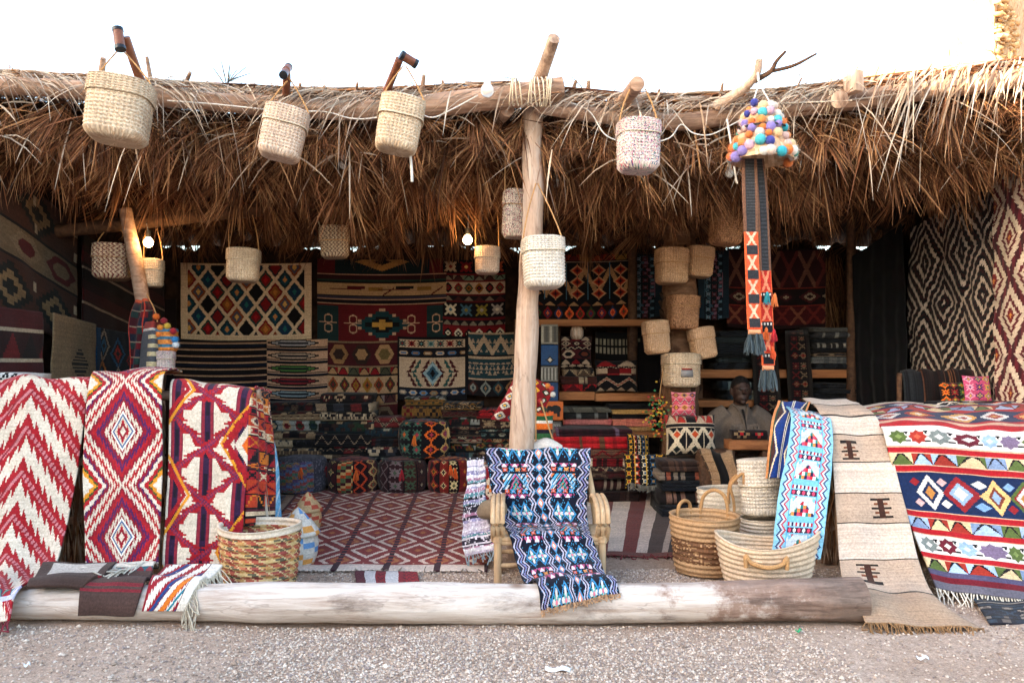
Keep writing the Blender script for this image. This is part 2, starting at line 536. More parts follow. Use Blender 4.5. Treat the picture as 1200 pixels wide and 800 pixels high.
def fringe(name, pts, n, length, parent, col, down=(0, 0, -1), width=0.006, seed=0, mat='yarn', jitter=0.25, lift=0.0, out=None):
    """knotted fringe strands along an edge: real strips, joined as one part"""
    r = np.random.default_rng(seed)
    e = catmull(pts, n)
    down = np.asarray(down, float)
    mb = MB(); col = C(col)
    for k in range(n):
        ln = length * r.uniform(0.7, 1.25)
        d = down + r.normal(size=3) * jitter * np.array([1, 0.6, 0.3]); d /= np.linalg.norm(d)
        p0 = e[k]; p1 = p0 + d * ln * 0.5 + r.normal(size=3) * 0.01; p2 = p0 + d * ln + r.normal(size=3) * jitter * 0.05
        V, Fq = tube([p0, p1, p2], [width * 0.6, width * 0.5, width * 0.7], n=4, seg=4, cap=False)
        mb.add(V, Fq, col * r.uniform(0.75, 1.15))
    o = build(name, mb, mat, parent)
    o['kind'] = 'stuff'
    return o

ORD = ['topmost', 'second', 'third', 'fourth', 'fifth', 'sixth', 'seventh', 'eighth', 'ninth', 'tenth', 'eleventh', 'twelfth']
# ================================================================== SETTING
def make_ground():
    xs = np.concatenate([[-900, -200, -60, -20, -8], np.linspace(-5, 5, 120), [8, 20, 60, 200, 900]])
    ys = np.concatenate([[-900, -200, -60, -20, -6, -2, 0.5], np.linspace(2.4, 5.4, 90), [6, 7, 8, 9, 12, 30, 90, 300, 1500]])
    X, Y = np.meshgrid(xs, ys)
    p = np.stack([X, Y, np.zeros_like(X)], -1)
    inside = (np.abs(X) < 5) & (Y > 2.4) & (Y < 4.4)
    Z = np.where(inside, 0.010 * snoise(p, 3, 2.5) + 0.004 * snoise(p, 4, 9.0), 0.0) - 0.008
    p[..., 2] = Z
    o = mk('ground', p.reshape(-1, 3), gridfaces(len(xs), len(ys)), 'ground')
    tag(o, kind='structure')
make_ground()

def pebbles():
    r = np.random.default_rng(21)
    n = 90000
    Y = r.uniform(2.95, 4.7, n); X = r.uniform(-1, 1, n) * (0.68 * Y)
    q = np.stack([X, Y, X * 0], -1)
    dens = 0.62 + 0.45 * snoise(q, 9, 1.4) + 0.3 * np.exp(-((X - 0.1) / 1.2) ** 2) - 0.5 * (X < -1.1) - 0.55 * (X > 1.35)
    k = (r.random(n) < np.clip(dens, 0.10, 1.0)) & ((Y < 3.72) | (Y > 3.84))
    X, Y = X[k], Y[k]; n = len(X)
    s = r.uniform(0.0036, 0.0082, n)
    s = np.where(r.random(n) < 0.01, s * 1.8, s)
    base = np.array([[1, 0, 0], [0, 1, 0], [-1, 0, 0], [0, -1, 0], [0, 0, 1], [0, 0, -1]], float)
    V = base[None] * r.uniform(0.6, 1.3, (n, 6, 3)) * s[:, None, None]
    a = r.uniform(0, 6.28, n); ca, sa = np.cos(a), np.sin(a)
    V = np.stack([V[..., 0] * ca[:, None] - V[..., 1] * sa[:, None], V[..., 0] * sa[:, None] + V[..., 1] * ca[:, None], V[..., 2] * 0.75], -1)
    gz = 0.010 * snoise(np.stack([X, Y, X * 0], -1), 3, 2.5) + 0.004 * snoise(np.stack([X, Y, X * 0], -1), 4, 9.0) - 0.008
    gz = np.where(Y < 4.4, gz, -0.008)
    V += np.stack([X, Y, gz + s * 0.35], -1)[:, None]
    tri = np.array([[0, 1, 4], [1, 2, 4], [2, 3, 4], [3, 0, 4], [1, 0, 5], [2, 1, 5], [3, 2, 5], [0, 3, 5]])
    Fq = (tri[None] + (np.arange(n) * 6)[:, None, None]).reshape(-1, 3)
    tone = np.array([C(c) for c in ('#c0aa98', '#b39c89', '#c8b5a4', '#a68f7d', '#927e70', '#cfbeae', '#9a8880')])
    c = tone[r.integers(0, len(tone), n)] * r.uniform(0.8, 1.15, (n, 1))
    o = mk('gravel', V.reshape(-1, 3), Fq, 'stone', None, np.repeat(c, 8, 0), smooth=False)
    tag(o, 'pale loose gravel strewn over the sandy ground round the log', 'gravel', kind='stuff')
pebbles()

# litter
def scrap(px, py, w, h, rot, mat, label, cat='scrap'):
    c = G(px, py)
    xs = np.linspace(-w / 2, w / 2, 9); ys = np.linspace(-h / 2, h / 2, 6)
    X, Y = np.meshgrid(xs, ys)
    Z = 0.012 + 0.006 * np.sin(X / w * 7) + 0.004 * np.cos(Y / h * 5)
    cr, sr = math.cos(rot), math.sin(rot)
    V = np.stack([c[0] + X * cr - Y * sr, c[1] + X * sr + Y * cr, Z], -1).reshape(-1, 3)
    o = mk('paper_scrap' if mat == 'paper_white' else 'plastic_scrap', V, gridfaces(9, 6), mat)
    s = o.modifiers.new('thickness', 'SOLIDIFY'); s.thickness = 0.0015
    tag(o, label, cat)
scrap(654, 786, 0.10, 0.04, -0.2, 'paper_white', 'white paper scrap on the gravel in front of the draped chair')
scrap(1081, 773, 0.045, 0.02, -0.2, 'paper_white', 'small white paper scrap on bare sand in front of the beige runner')
scrap(32, 781, 0.022, 0.02, 0.5, 'paper_white', 'tiny white paper scrap on sand at the lower left')
scrap(936, 741, 0.025, 0.018, 0.1, 'plastic_green', 'green plastic scrap lying against the right end of the log')

# far mud-brick tower, upper right
def tower():
    Yt = 26.0
    A = np.array([P(1166, 70, Yt)[0], Yt]); Lf = np.array([P(1112, 70, 31.0)[0], 31.0]); Rf = A + np.array([5.5, 6.2])
    c = np.array([A[0], Yt, 0.0])
    t = thing('mud_tower', 'sunlit mud and stone tower rising behind the thatched roof', 'tower', (c[0], Yt, 0))
    top = P(1164, -140, Yt)[2]
    # one continuous shell round the rounded corner
    nu, nv = 140, 110
    s = np.linspace(0, 1, nu); l1, l2 = np.linalg.norm(A - Lf), np.linalg.norm(Rf - A)
    path = catmull(np.array([[*Lf, 0], [*(Lf * 0.4 + A * 0.6), 0], [*(Lf * 0.1 + A * 0.9), 0], [*(A * 0.92 + Rf * 0.08), 0], [*(A * 0.5 + Rf * 0.5), 0], [*Rf, 0]]), nu)[:, :2]
    tg = np.gradient(path, axis=0); nr_ = np.stack([tg[:, 1], -tg[:, 0]], 1); nr_ /= np.linalg.norm(nr_, axis=1)[:, None]
    z = np.linspace(0, top, nv)
    p = np.zeros((nv, nu, 3)); p[..., :2] = path[None]; p[..., 2] = z[:, None]
    d = 0.16 * snoise(p, 1, 0.8) + 0.06 * snoise(p, 4, 3.4, 4)
    p[..., :2] += nr_[None] * d[..., None]
    mk('wall', p.reshape(-1, 3), gridfaces(nu, nv), 'mud', t)
    # protruding stones bedded in the shaded face
    r = np.random.default_rng(5)
    stone_meshes = []
    for q in range(6):
        V, Fq = box((0, 0, 0), (1, 0.8, 0.7)); V = V + r.normal(size=V.shape) * 0.14
        stone_meshes.append(npmesh('stone', V, Fq, np.tile(C(['#b89468', '#a8845c', '#c7a67c', '#9c7a55', '#b08a60', '#d0b088'][q]), (6, 1))))
    for q in range(260):
        u = r.uniform(0.02, 0.45); z = r.uniform(9.8, 13.2)
        xy = A * (1 - u) + Rf * u
        o = link('stone', stone_meshes[q % 6], 'stone', t)
        s = r.uniform(0.08, 0.24)
        nr = np.array([(Rf - A)[1], -(Rf - A)[0]]); nr = nr / np.linalg.norm(nr)
        pp = np.array([xy[0], xy[1]]) + nr * 0.02
        o.location = (pp[0] - c[0], pp[1] - Yt, z)
        o.scale = (s * 1.2, s * 0.7, s * 0.8)
        o.rotation_euler = (r.normal() * 0.2, r.normal() * 0.2, r.normal() * 0.4)
    # closed rear so that the tower is a solid block from other sides
    B2 = Lf + np.array([3.0, 6.0])
    for a, b in ((Rf, B2), (B2, Lf)):
        V = np.array([[a[0], a[1], 0], [b[0], b[1], 0], [b[0], b[1], top], [a[0], a[1], top]])
        mk('wall', V, np.array([[0, 1, 2, 3]]), 'mud', t)
tower()

# unseen house added to the left behind the camera: its shadow covers the stall, all but the far right eave
def make_shade_house():
    d = np.array([math.sin(SUN_AZ), math.cos(SUN_AZ)]); q = np.array([-d[1], d[0]])      # towards the sun, along the facade
    D0 = 12.0
    H = 2.88 + (D0 + np.dot(-d, [2.2, 4.8])) * math.tan(SUN_EL)
    c = d * D0
    t = thing('shade_house', 'unseen flat roofed mud house added to shade the stall', 'house', (c[0], c[1], 0))
    fp = lambda u, off, z: [*(c + q * u + d * off), z]
    u0, u1 = -14.0, 9.0
    def slab(name, ua, ub, oa, ob, za, zb, mat='mud'):
        V = np.array([fp(ua, oa, za), fp(ub, oa, za), fp(ub, ob, za), fp(ua, ob, za), fp(ua, oa, zb), fp(ub, oa, zb), fp(ub, ob, zb), fp(ua, ob, zb)])
        return bevel(mk(name, V, np.array([[0, 3, 2, 1], [4, 5, 6, 7], [0, 1, 5, 4], [1, 2, 6, 5], [2, 3, 7, 6], [3, 0, 4, 7]]), mat, t, smooth=False), 0.05)
    slab('wall', u0, u1, 0, 6, 0, H - 0.5); slab('parapet', u0 - 0.1, u1 + 0.1, -0.06, 6.06, H - 0.499, H)
    for k in range(6):
        slab('window', u0 + 2 + k * 3.6, u0 + 3 + k * 3.6, -0.03, 0.1, 2.4, 3.7, 'dark_wood')
    slab('door', -3, -1.9, -0.04, 0.1, 0, 2.2, 'plank_wood')
make_shade_house()

# ================================================================== THE STALL (one built structure)
YF = 4.75                                         # front beam distance
stall = thing('market_stall', 'open fronted market stall of rough poles under a shaggy palm thatch roof', 'stall', (0, 4.75, 0))

def rz_front(px):                                 # row of the roof's upper edge
    return np.interp(px, [-300, 0, 120, 250, 400, 600, 700, 860, 980, 1100, 1200, 1500],
                     [78, 84, 92, 100, 108, 98, 112, 112, 98, 82, 70, 50])

def roof_z(X, Y):                                 # underside of the thatch
    px = CX + X * F / YF
    zf = CH + (HY - rz_front(px) - 16) * YF / F
    zb = 2.42
    t = np.clip((Y - YF) / (8.2 - YF), 0, 1) ** 0.8
    return zf * (1 - t) + zb * t

def pole(name, pts, rad, mat, n=12, seg=24, bump=0.07, seed=1):
    V, Fq = tube(pts, rad, n, seg, bump, seed, freq=9)
    return mk(name, V, Fq, mat, stall)

pole('post', [P(609, 668, 4.96), P(611, 530, 4.96), P(615, 440, 4.96), P(619, 350, 4.96), P(625, 240, 4.96), P(623, 170, 4.96), P(625, 116, 4.96)], [0.086, 0.076, 0.07, 0.064, 0.06], 'post_wood', 18, 70, 0.085, 3)
pole('beam', [P(-330, 92, 4.8), P(0, 100, 4.8), P(180, 113, 4.8), P(300, 123, 4.8), P(440, 129, 4.8), P(560, 117, 4.8), P(660, 106, 4.8)], [0.05, 0.055, 0.055, 0.06, 0.075], 'beam_wood', 14, 60, 0.08, 4)
pole('beam', [P(628, 124, 4.86), P(710, 136, 4.86), P(790, 143, 4.86), P(860, 136, 4.86), P(950, 124, 4.86), P(1045, 112, 4.86)], [0.045, 0.05, 0.052, 0.055, 0.065], 'beam_wood', 14, 50, 0.09, 5)
pole('beam', [P(975, 118, 4.86), P(1100, 105, 4.86), P(1250, 86, 4.86), P(1500, 60, 4.86)], [0.06, 0.055, 0.05], 'beam_wood', 12, 40, 0.08, 6)
# beam ends and cut branches along the eave
pole('branch_stub', [P(630, 100, 4.95), P(641, 70, 4.75), P(649, 45, 4.6)], [0.045, 0.038, 0.036], 'post_wood', 10, 10, 0.12, 7)
pole('branch_stub', [P(722, 128, 4.95), P(738, 110, 4.7), P(747, 98, 4.5)], [0.045, 0.043, 0.046], 'beam_wood', 10, 10, 0.1, 8)
pole('beam_end', [P(975, 126, 5.2), P(984, 117, 4.66)], [0.05, 0.05], 'post_wood', 14, 6, 0.03, 9)
pole('branch_stub', [P(838, 125, 4.8), P(870, 105, 4.7), P(886, 88, 4.62), P(890, 70, 4.6)], [0.03, 0.032, 0.024, 0.02], 'post_wood', 9, 14, 0.18, 10)
pole('branch_fork', [P(884, 95, 4.65), P(903, 84, 4.6), P(910, 72, 4.58), P(921, 60, 4.55)], [0.018, 0.015, 0.011, 0.008], 'dark_wood', 8, 14, 0.2, 11)
pole('branch_fork', [P(903, 84, 4.6), P(930, 77, 4.58), P(957, 63, 4.5)], [0.014, 0.009, 0.008], 'dark_wood', 8, 12, 0.2, 12)
bo = mk('wood_block', *box(P(1000, 97, 4.72), (0.066, 0.10, 0.125), 0.35), 'post_wood', stall); bevel(bo)
# inner poles and rafters
pole('post', [np.array([-2.55, 5.9, 0.0]), P(181, 440, 5.9), P(165, 340, 5.9), P(147, 245, 5.9)], [0.062, 0.058, 0.052, 0.046], 'beam_wood', 12, 30, 0.06, 13)
pole('beam', [P(-60, 285, 6.1), P(60, 272, 6.1), P(300, 246, 6.1), P(500, 222, 6.1), P(600, 214, 6.1)], 0.05 * np.ones(3), 'dark_wood', 10, 30, 0.1, 14)
pole('beam', [P(600, 232, 6.3), P(655, 246, 6.3), P(710, 237, 6.3), P(770, 214, 6.3), P(900, 200, 6.3), P(1150, 190, 6.3)], 0.042 * np.ones(3), 'dark_wood', 10, 30, 0.12, 15)
pole('rafter', [P(594, 128, 4.85), P(550, 172, 5.5), P(488, 228, 6.15)], [0.05, 0.05, 0.045], 'beam_wood', 10, 16, 0.08, 16)
pole('rafter', [P(745, 118, 4.8), P(700, 175, 5.6), P(665, 220, 6.4)], [0.045, 0.045, 0.04], 'beam_wood', 10, 16, 0.08, 17)
pole('rafter', [P(985, 120, 4.9), P(950, 165, 5.6), P(905, 205, 6.3)], [0.045, 0.045, 0.04], 'dark_wood', 10, 16, 0.08, 18)
pole('rafter', [P(440, 130, 4.8), P(425, 178, 5.5), P(400, 232, 6.2)], [0.04, 0.04, 0.04], 'dark_wood', 10, 16, 0.08, 19)
pole('rafter', [P(60, 105, 4.8), P(110, 195, 5.8), P(180, 262, 7.0)], [0.045, 0.045, 0.04], 'dark_wood', 10, 16, 0.08, 20)
pole('rafter', [P(250, 118, 4.8), P(290, 190, 5.7), P(330, 260, 7.0)], [0.045, 0.045, 0.04], 'dark_wood', 10, 16, 0.08, 21)
pole('post', [P(741, 585, 7.55), P(741, 225, 7.55)], [0.05, 0.045], 'dark_wood', 10, 14, 0.05, 22)
pole('post', [P(998, 600, 7.3), P(997, 230, 7.3)], [0.045, 0.04], 'dark_wood', 10, 14, 0.05, 23)

# palm trunk inside
def palm_trunk():
    zt = roof_z(1.45, 7.0)
    base = np.array([(797 - 600) * 7.0 / F, 7.0, 0.0])
    V, Fq = tube([base, base + [0.0, 0, 1.2], base + [-0.02, 0, zt + 0.05]], [0.165, 0.15, 0.14], 18, 60, 0.05, 30, freq=14)
    # leaf-base rings
    z = V[:, 2]; c = base[:2]
    k = 1 + 0.05 * np.abs(np.sin(z * 22)) ** 3
    V[:, 0] = c[0] + (V[:, 0] - c[0]) * k; V[:, 1] = c[1] + (V[:, 1] - c[1]) * k
    tr = mk('palm_trunk', V, Fq, 'trunk_wood', stall)
    r = np.random.default_rng(4); mb = MB()
    for q in range(60):
        a = r.uniform(0, 6.28); zz = r.uniform(0.1, zt - 0.1)
        p = np.array([c[0] + 0.15 * math.cos(a), c[1] + 0.15 * math.sin(a), zz])
        o_ = np.array([math.cos(a), math.sin(a), 0])
        Vv, ff = tube([p - o_ * 0.02, p + o_ * 0.03 + [0, 0, 0.06]], [0.035, 0.012], 5, 3, 0.2, q)
        mb.add(Vv, ff, C('#3c2b20') * r.uniform(0.6, 1.5))
    build('leaf_stubs', mb, 'leaf', tr)['kind'] = 'stuff'
palm_trunk()

# back and side walls of reeds, standing behind the goods
def reed_wall(a, b, zt0, zt1, seed):
    a, b = np.array(a, float), np.array(b, float)
    r = np.random.default_rng(seed)
    n = int(np.linalg.norm(b - a) / 0.045)
    mb = MB()
    nr = np.array([(b - a)[1], -(b - a)[0]]); nr /= np.linalg.norm(nr)
    for k in range(n):
        t = (k + r.uniform(0.2, 0.8)) / n
        p = a * (1 - t) + b * t + nr * r.normal() * 0.012
        zt = zt0 * (1 - t) + zt1 * t + r.normal() * 0.035
        q = p + r.normal(size=2) * 0.01
        V, Fq = tube([[p[0], p[1], 0], [q[0], q[1], zt]], [0.029, 0.025], 5, 2, cap=False)
        mb.add(V, Fq, C('#33251b') * r.uniform(0.5, 1.5))
    w = build('reed_wall', mb, 'leaf', stall); w['kind'] = 'stuff'
    m = nr * 0.06
    # matting behind the reeds, its top edge ragged
    k = 260
    t = np.linspace(0, 1, k)
    zt = zt0 * (1 - t) + zt1 * t + 0.08 + 0.10 * snoise(np.stack([t * 9, t * 0, t * 0], -1), seed + 60, 7.0, 4)
    g = []
    for off in (0.0, 0.03):
        xy = a[None] * (1 - t)[:, None] + b[None] * t[:, None] - nr[None] * (0.045 + off)
        g.append(np.concatenate([xy, np.zeros((k, 1))], 1)); g.append(np.concatenate([xy, zt[:, None]], 1))
    V = np.vstack(g); i = np.arange(k - 1)
    q = lambda p, r_: np.stack([p * k + i, p * k + i + 1, r_ * k + i + 1, r_ * k + i], -1)
    mk('wall_mat', V, np.vstack([q(0, 1), q(3, 2), q(1, 3)]), 'reed_wall', stall, smooth=False)
BW = 8.1
reed_wall((3.75, BW), (-3.6, BW), 2.25, 2.25, 1)
reed_wall((-3.6, BW), (-3.55, 4.4), 2.40, 2.7, 2)
reed_wall((3.85, 4.4), (3.75, BW), 2.95, 2.40, 3)

# ------------------------------------------------------------------ thatch
LEAFC = np.array([C(c) for c in ('#86593c', '#9c6d4a', '#6e452d', '#b08259', '#5a3823', '#a57a54', '#7c5138', '#472c1d')])
PALEC = np.array([C(c) for c in ('#b39c88', '#c4b09b', '#a1876f', '#cfbfac', '#937761')])

def blades(base, d, ln, w, droop, col, side=None, nseg=3, seed=0):
    """n leaflets: base (n,3), direction d (n,3), length, width, droop (bend towards the ground)"""
    n = len(base)
    r = np.random.default_rng(seed)
    d = d / (np.linalg.norm(d, axis=1)[:, None] + 1e-9)
    if side is None: side = r.normal(size=(n, 3))
    side = side - d * (side * d).sum(1)[:, None]
    side /= np.linalg.norm(side, axis=1)[:, None] + 1e-9
    lev = []
    for k in range(nseg + 1):
        t = k / nseg
        c = base + d * (ln * t)[:, None]
        c[:, 2] -= droop * ln * t * t
        ww = w * [0.55, 1.0, 0.75, 0.12][k] if nseg == 3 else w * (1 - t * 0.9)
        lev += [c - side * (ww / 2)[:, None], c + side * (ww / 2)[:, None]]
    V = np.stack(lev, 1)                         # n, 2*(nseg+1), 3
    q = np.array([[2 * k, 2 * k + 1, 2 * k + 3, 2 * k + 2] for k in range(nseg)])
    Fq = (q[None] + (np.arange(n) * 2 * (nseg + 1))[:, None, None]).reshape(-1, 4)
    return V.reshape(-1, 3), Fq, np.repeat(col, nseg, 0)

def frond_blades(r, nb=38, L=0.42, spread=0.5, pal=LEAFC):
    """a hanging palm frond tip in local space: stem along -Z from the origin"""
    t = np.sort(r.uniform(0.0, 0.62, nb))
    base = np.stack([r.normal(size=nb) * 0.006, r.normal(size=nb) * 0.006, -t * L], 1)
    sgn = np.where(np.arange(nb) % 2 == 0, 1, -1)
    ang = spread * (0.45 + 0.75 * r.random(nb)) * (1.05 - 0.6 * t)
    d = np.stack([np.sin(ang) * sgn, r.normal(size=nb) * 0.16, -np.cos(ang)], 1)
    ln = L * r.uniform(0.42, 0.8, nb) * (1.1 - 0.45 * t)
    col = pal[r.integers(0, len(pal), nb)] * r.uniform(0.75, 1.2, (nb, 1))
    side = np.stack([np.ones(nb), r.normal(size=nb) * 0.8, r.normal(size=nb) * 0.2], 1)
    V, Fq, c = blades(base, d, ln, r.uniform(0.005, 0.010, nb), r.uniform(0.05, 0.45, nb), col, side, seed=int(r.integers(1e6)))
    tv, tf = tube([[0, 0, 0.12], [0, 0, 0], [0, 0, -L * 0.65]], [0.009, 0.008, 0.003], 5, 4, cap=False)
    Fq = np.vstack([Fq, tf + len(V)]); V = np.vstack([V, tv]); c = np.vstack([c, np.tile(C('#8d6c4c'), (len(tf), 1))])
    return V, Fq, c

def rot_to(r, d, roll):
    """matrix that maps -Z to direction d"""
    d = d / np.linalg.norm(d); z = -d
    x = np.cross([0, 1.0, 0.02], z); x /= np.linalg.norm(x) + 1e-9
    y = np.cross(z, x)
    Rm = np.stack([x, y, z], 1)
    cr, sr = math.cos(roll), math.sin(roll)
    return Rm @ np.array([[cr, -sr, 0], [sr, cr, 0], [0, 0, 1.0]])

def make_thatch():
    r = np.random.default_rng(99)
    # roof slab: core of packed fronds, uneven edge
    xs = np.linspace(-7.0, 7.0, 110); ys = np.linspace(5.0, 8.7, 26)
    X, Y = np.meshgrid(xs, ys)
    lo = roof_z(X, Y) + 0.02 * snoise(np.stack([X, Y, X * 0], -1), 40, 3)
    hi = lo + 0.05 + 0.02 * snoise(np.stack([X, Y, X * 0], -1), 41, 4)
    nx, ny = len(xs), len(ys)
    A = np.stack([X, Y, lo], -1).reshape(-1, 3); B = np.stack([X, Y, hi], -1).reshape(-1, 3)
    f1 = gridfaces(nx, ny)
    ring = np.concatenate([np.arange(nx), np.arange(1, ny) * nx + nx - 1, (ny - 1) * nx + np.arange(nx - 2, -1, -1), np.arange(ny - 2, 0, -1) * nx])
    nxt = np.roll(ring, -1); o = nx * ny
    sidef = np.stack([ring, nxt, nxt + o, ring + o], -1)
    mk('thatch_core', np.vstack([A, B]), np.vstack([f1[:, ::-1], f1 + o, sidef]), 'thatch_core', stall)

    variants = []
    for q in range(10):
        V, Fq, c = frond_blades(r, int(r.integers(50, 76)), r.uniform(0.36, 0.52), r.uniform(0.35, 0.8))
        variants.append(npmesh('palm_frond', V, Fq, c))
    # the 300 most visible fronds: single objects along the eave and the first rows
    sl = np.array(stall.location)
    cnt = 0
    rows = [(5.0, 90, -0.01), (5.38, 78, 0.0), (5.42, 52, 0.02), (5.85, 80, 0.0)]
    for Yr, n, dz in rows:
        for k in range(n):
            half = 640 * Yr / F
            x = -half + 2 * half * (k + r.uniform(0.1, 0.9)) / n
            y = Yr + r.normal() * 0.035
            z = float(roof_z(x, max(y, YF))) + 0.05 + dz + r.normal() * 0.03
            d = np.array([r.normal() * 0.55, -0.22 + r.normal() * 0.3, -1.0])
            if r.random() < 0.22: d[0] *= 2.6
            ob = link('palm_frond', variants[cnt % 10], 'leaf', stall); cnt += 1
            Rm = rot_to(r, d, r.normal() * 0.5)
            from mathutils import Matrix
            s = r.uniform(0.72, 1.12) * (0.8 if Yr < 5.1 else 1.0)
            mat = Matrix([[*(Rm[0] * s), x - sl[0]], [*(Rm[1] * s), y - sl[1]], [*(Rm[2] * s), z - sl[2]], [0, 0, 0, 1]])
            ob.matrix_local = mat
    # everything behind them: one mass of fronds
    VV, FF, CC, off = [], [], [], 0
    pool = [frond_blades(r, int(r.integers(40, 60)), r.uniform(0.36, 0.54), r.uniform(0.3, 0.75)) for _ in range(24)]
    for Yr in (5.02, 5.42, 5.88, 6.38, 6.88, 7.38, 7.82, 8.0):
        half = 660 * Yr / F + 0.2
        n = int(2 * half / 0.11)
        for k in range(n):
            x = -half + 2 * half * (k + r.uniform(0, 1)) / n
            y = Yr + r.normal() * 0.04
            z = float(roof_z(x, y)) + 0.06 + r.normal() * 0.03
            if x > 2.6 and y > 5 or x < -3.3: 
                if r.random() < 0.3: continue
            d = np.array([r.normal() * 0.6, -0.25 + r.normal() * 0.35, -1.0])
            V, Fq, c = pool[int(r.integers(len(pool)))]
            s = r.uniform(0.6, 1.0) * np.interp(y, [4.9, 5.3, 6.5, 8], [0.75, 1.0, 0.95, 0.85])
            W = (V * s) @ rot_to(r, d, r.normal() * 0.6).T + np.array([x, y, z])
            VV.append(W); FF.append(Fq + off); CC.append(c * r.uniform(0.7, 1.1)); off += len(W)
    th = mk('thatch', np.vstack(VV), np.vstack(FF), 'leaf', stall, np.vstack(CC)); th['kind'] = 'stuff'

    # eave: stalks laid lengthways and dry ribbons bent over the beam, paler from the sun
    mb = MB()
    for q in range(900):
        px = r.uniform(-260, 1460); Yr = r.uniform(4.86, 5.1)
        ln = r.uniform(0.3, 1.1)
        z = CH + (HY - rz_front(px)) * Yr / F + r.uniform(-0.10, 0.01)
        a = r.normal() * 0.16
        x = (px - CX) * Yr / F
        d = np.array([math.cos(a), r.normal() * 0.1, math.sin(a)])
        p0 = np.array([x, Yr, z]); p1 = p0 + d * ln * 0.5; p2 = p0 + d * ln + [0, 0, -0.06 * r.random()]
        for p_ in (p1, p2):
            zc = CH + (HY - rz_front(CX + p_[0] * F / p_[1])) * p_[1] / F
            p_[2] = np.clip(p_[2], zc - 0.11, zc + 0.012)
        V, Fq = tube([p0, p1, p2], [0.008, 0.007, 0.003], 4, 5, cap=False)
        pal = PALEC if r.random() < 0.35 else LEAFC
        mb.add(V, Fq, pal[r.integers(len(pal))] * r.uniform(0.7, 1.15))
    build('eave_stalks', mb, 'leaf', stall)['kind'] = 'stuff'
    n = 2600
    px = r.uniform(-150, 1350, n)
    cl = snoise(np.stack([px / 45, px * 0, px * 0], -1), 77, 1.0)
    keep = r.random(n) < np.clip(0.55 + 0.55 * cl - 0.22 * (px > 1030), 0.30, 1)
    px = px[keep]; n = len(px)
    Yr = r.uniform(4.70, 4.86, n)
    z = CH + (HY - rz_front(px)) * Yr / F + r.uniform(-0.055, 0.03, n)
    base = np.stack([(px - CX) * Yr / F, Yr, z], 1)
    lean = 1.3 * np.sign(snoise(np.stack([px / 120, px * 0, px * 0], -1), 78, 1.0)) + r.normal(size=n) * 0.8
    d = np.stack([lean, -0.30 + r.normal(size=n) * 0.2, -0.30 + r.normal(size=n) * 0.3], 1)
    right = px > 1030
    d[right] = d[right] * np.array([0.45, 0.9, 1.4]) + np.array([0, 0, -0.45])
    ln = r.uniform(0.08, 0.30, n) * np.where(right, r.uniform(0.7, 1.5, n), 1.0)
    col = PALEC[r.integers(0, len(PALEC), n)] * r.uniform(0.62, 1.1, (n, 1))
    V, Fq, c = blades(base, d, ln, r.uniform(0.005, 0.011, n) * np.where(right, 1.4, 1), r.uniform(0.2, 0.8, n), col, seed=5)
    eb = mk('eave_ribbons', V, Fq, 'leaf', stall, c); eb['kind'] = 'stuff'
    # loose strands caught every which way in the face of the thatch
    n = 1500
    px = r.uniform(-150, 1350, n); Yr = r.uniform(4.82, 5.3, n)
    z = CH + (HY - rz_front(px)) * 4.75 / F - 0.05 - r.uniform(0, 0.36, n) ** 1.2
    base = np.stack([(px - CX) * Yr / F, Yr, z], 1)
    a = r.uniform(0, 2 * math.pi, n)
    d = np.stack([np.cos(a), -0.15 + r.normal(size=n) * 0.15, np.sin(a) * 0.6 - 0.25], 1)
    pal = np.vstack([LEAFC, PALEC])
    V, Fq, c = blades(base, d, r.uniform(0.12, 0.36, n), r.uniform(0.006, 0.013, n), r.uniform(0.1, 0.6, n), pal[r.integers(0, len(pal), n)] * r.uniform(0.8, 1.15, (n, 1)), seed=15)
    mk('loose_strands', V, Fq, 'leaf', stall, c)['kind'] = 'stuff'
    # bristling top: tufts and sprigs against the sky
    n = 6500
    px = r.uniform(-150, 1350, n); Yr = r.uniform(4.84, 5.3, n)
    z = CH + (HY - rz_front(px)) * 4.75 / F + r.uniform(-0.07, 0.0, n)
    base = np.stack([(px - CX) * Yr / F, Yr, z], 1)
    d = np.stack([r.normal(size=n), r.normal(size=n) * 0.5, np.abs(r.normal(size=n)) * np.where(r.random(n) < 0.42, 1.5, 0.35)], 1)
    pal = LEAFC[r.integers(0, len(LEAFC), n)]
    V, Fq, c = blades(base, d, r.uniform(0.06, 0.24, n), r.uniform(0.004, 0.011, n), r.uniform(0.1, 0.6, n), pal, seed=6)
    mk('roof_tufts', V, Fq, 'leaf', stall, c)['kind'] = 'stuff'
    # cut frond stems poking up along the ridge of the eave
    for (x, hgt, dx, w) in ((118, 22, 3, 9), (178, 26, -6, 6), (215, 14, 8, 6), (350, 10, 2, 5), (380, 9, 0, 5), (416, 12, 3, 4), (455, 24, 8, 4), (494, 16, 3, 6), (518, 10, 1, 4),
                             (669, 14, 6, 6), (688, 16, 2, 6), (733, 10, 4, 5), (770, 10, 3, 5), (792, 6, 0, 4), (843, 15, 4, 5), (1020, 16, 10, 5), (1040, 12, 10, 4), (995, 18, 10, 4), (1078, 12, 14, 5), (930, 14, 10, 3)):
        y0 = rz_front(x) + 6; Yp = 4.85; hgt *= 1.35
        V, Fq = tube([P(x, y0, Yp), P(x + dx * 0.6, y0 - hgt * 0.6, Yp - 0.03), P(x + dx, y0 - hgt, Yp - 0.06)], np.array([w, w * 0.9, w * 0.7]) * 0.5 * Yp / F, 6, 5, 0.12, x)
        mk('frond_stem', V, Fq, 'beam_wood', stall)
    # the small palm sprig standing on the roof at the left
    n = 16; a = np.linspace(-1.3, 1.3, n) + r.normal(size=n) * 0.1
    b0 = P(266, 106, 4.84)
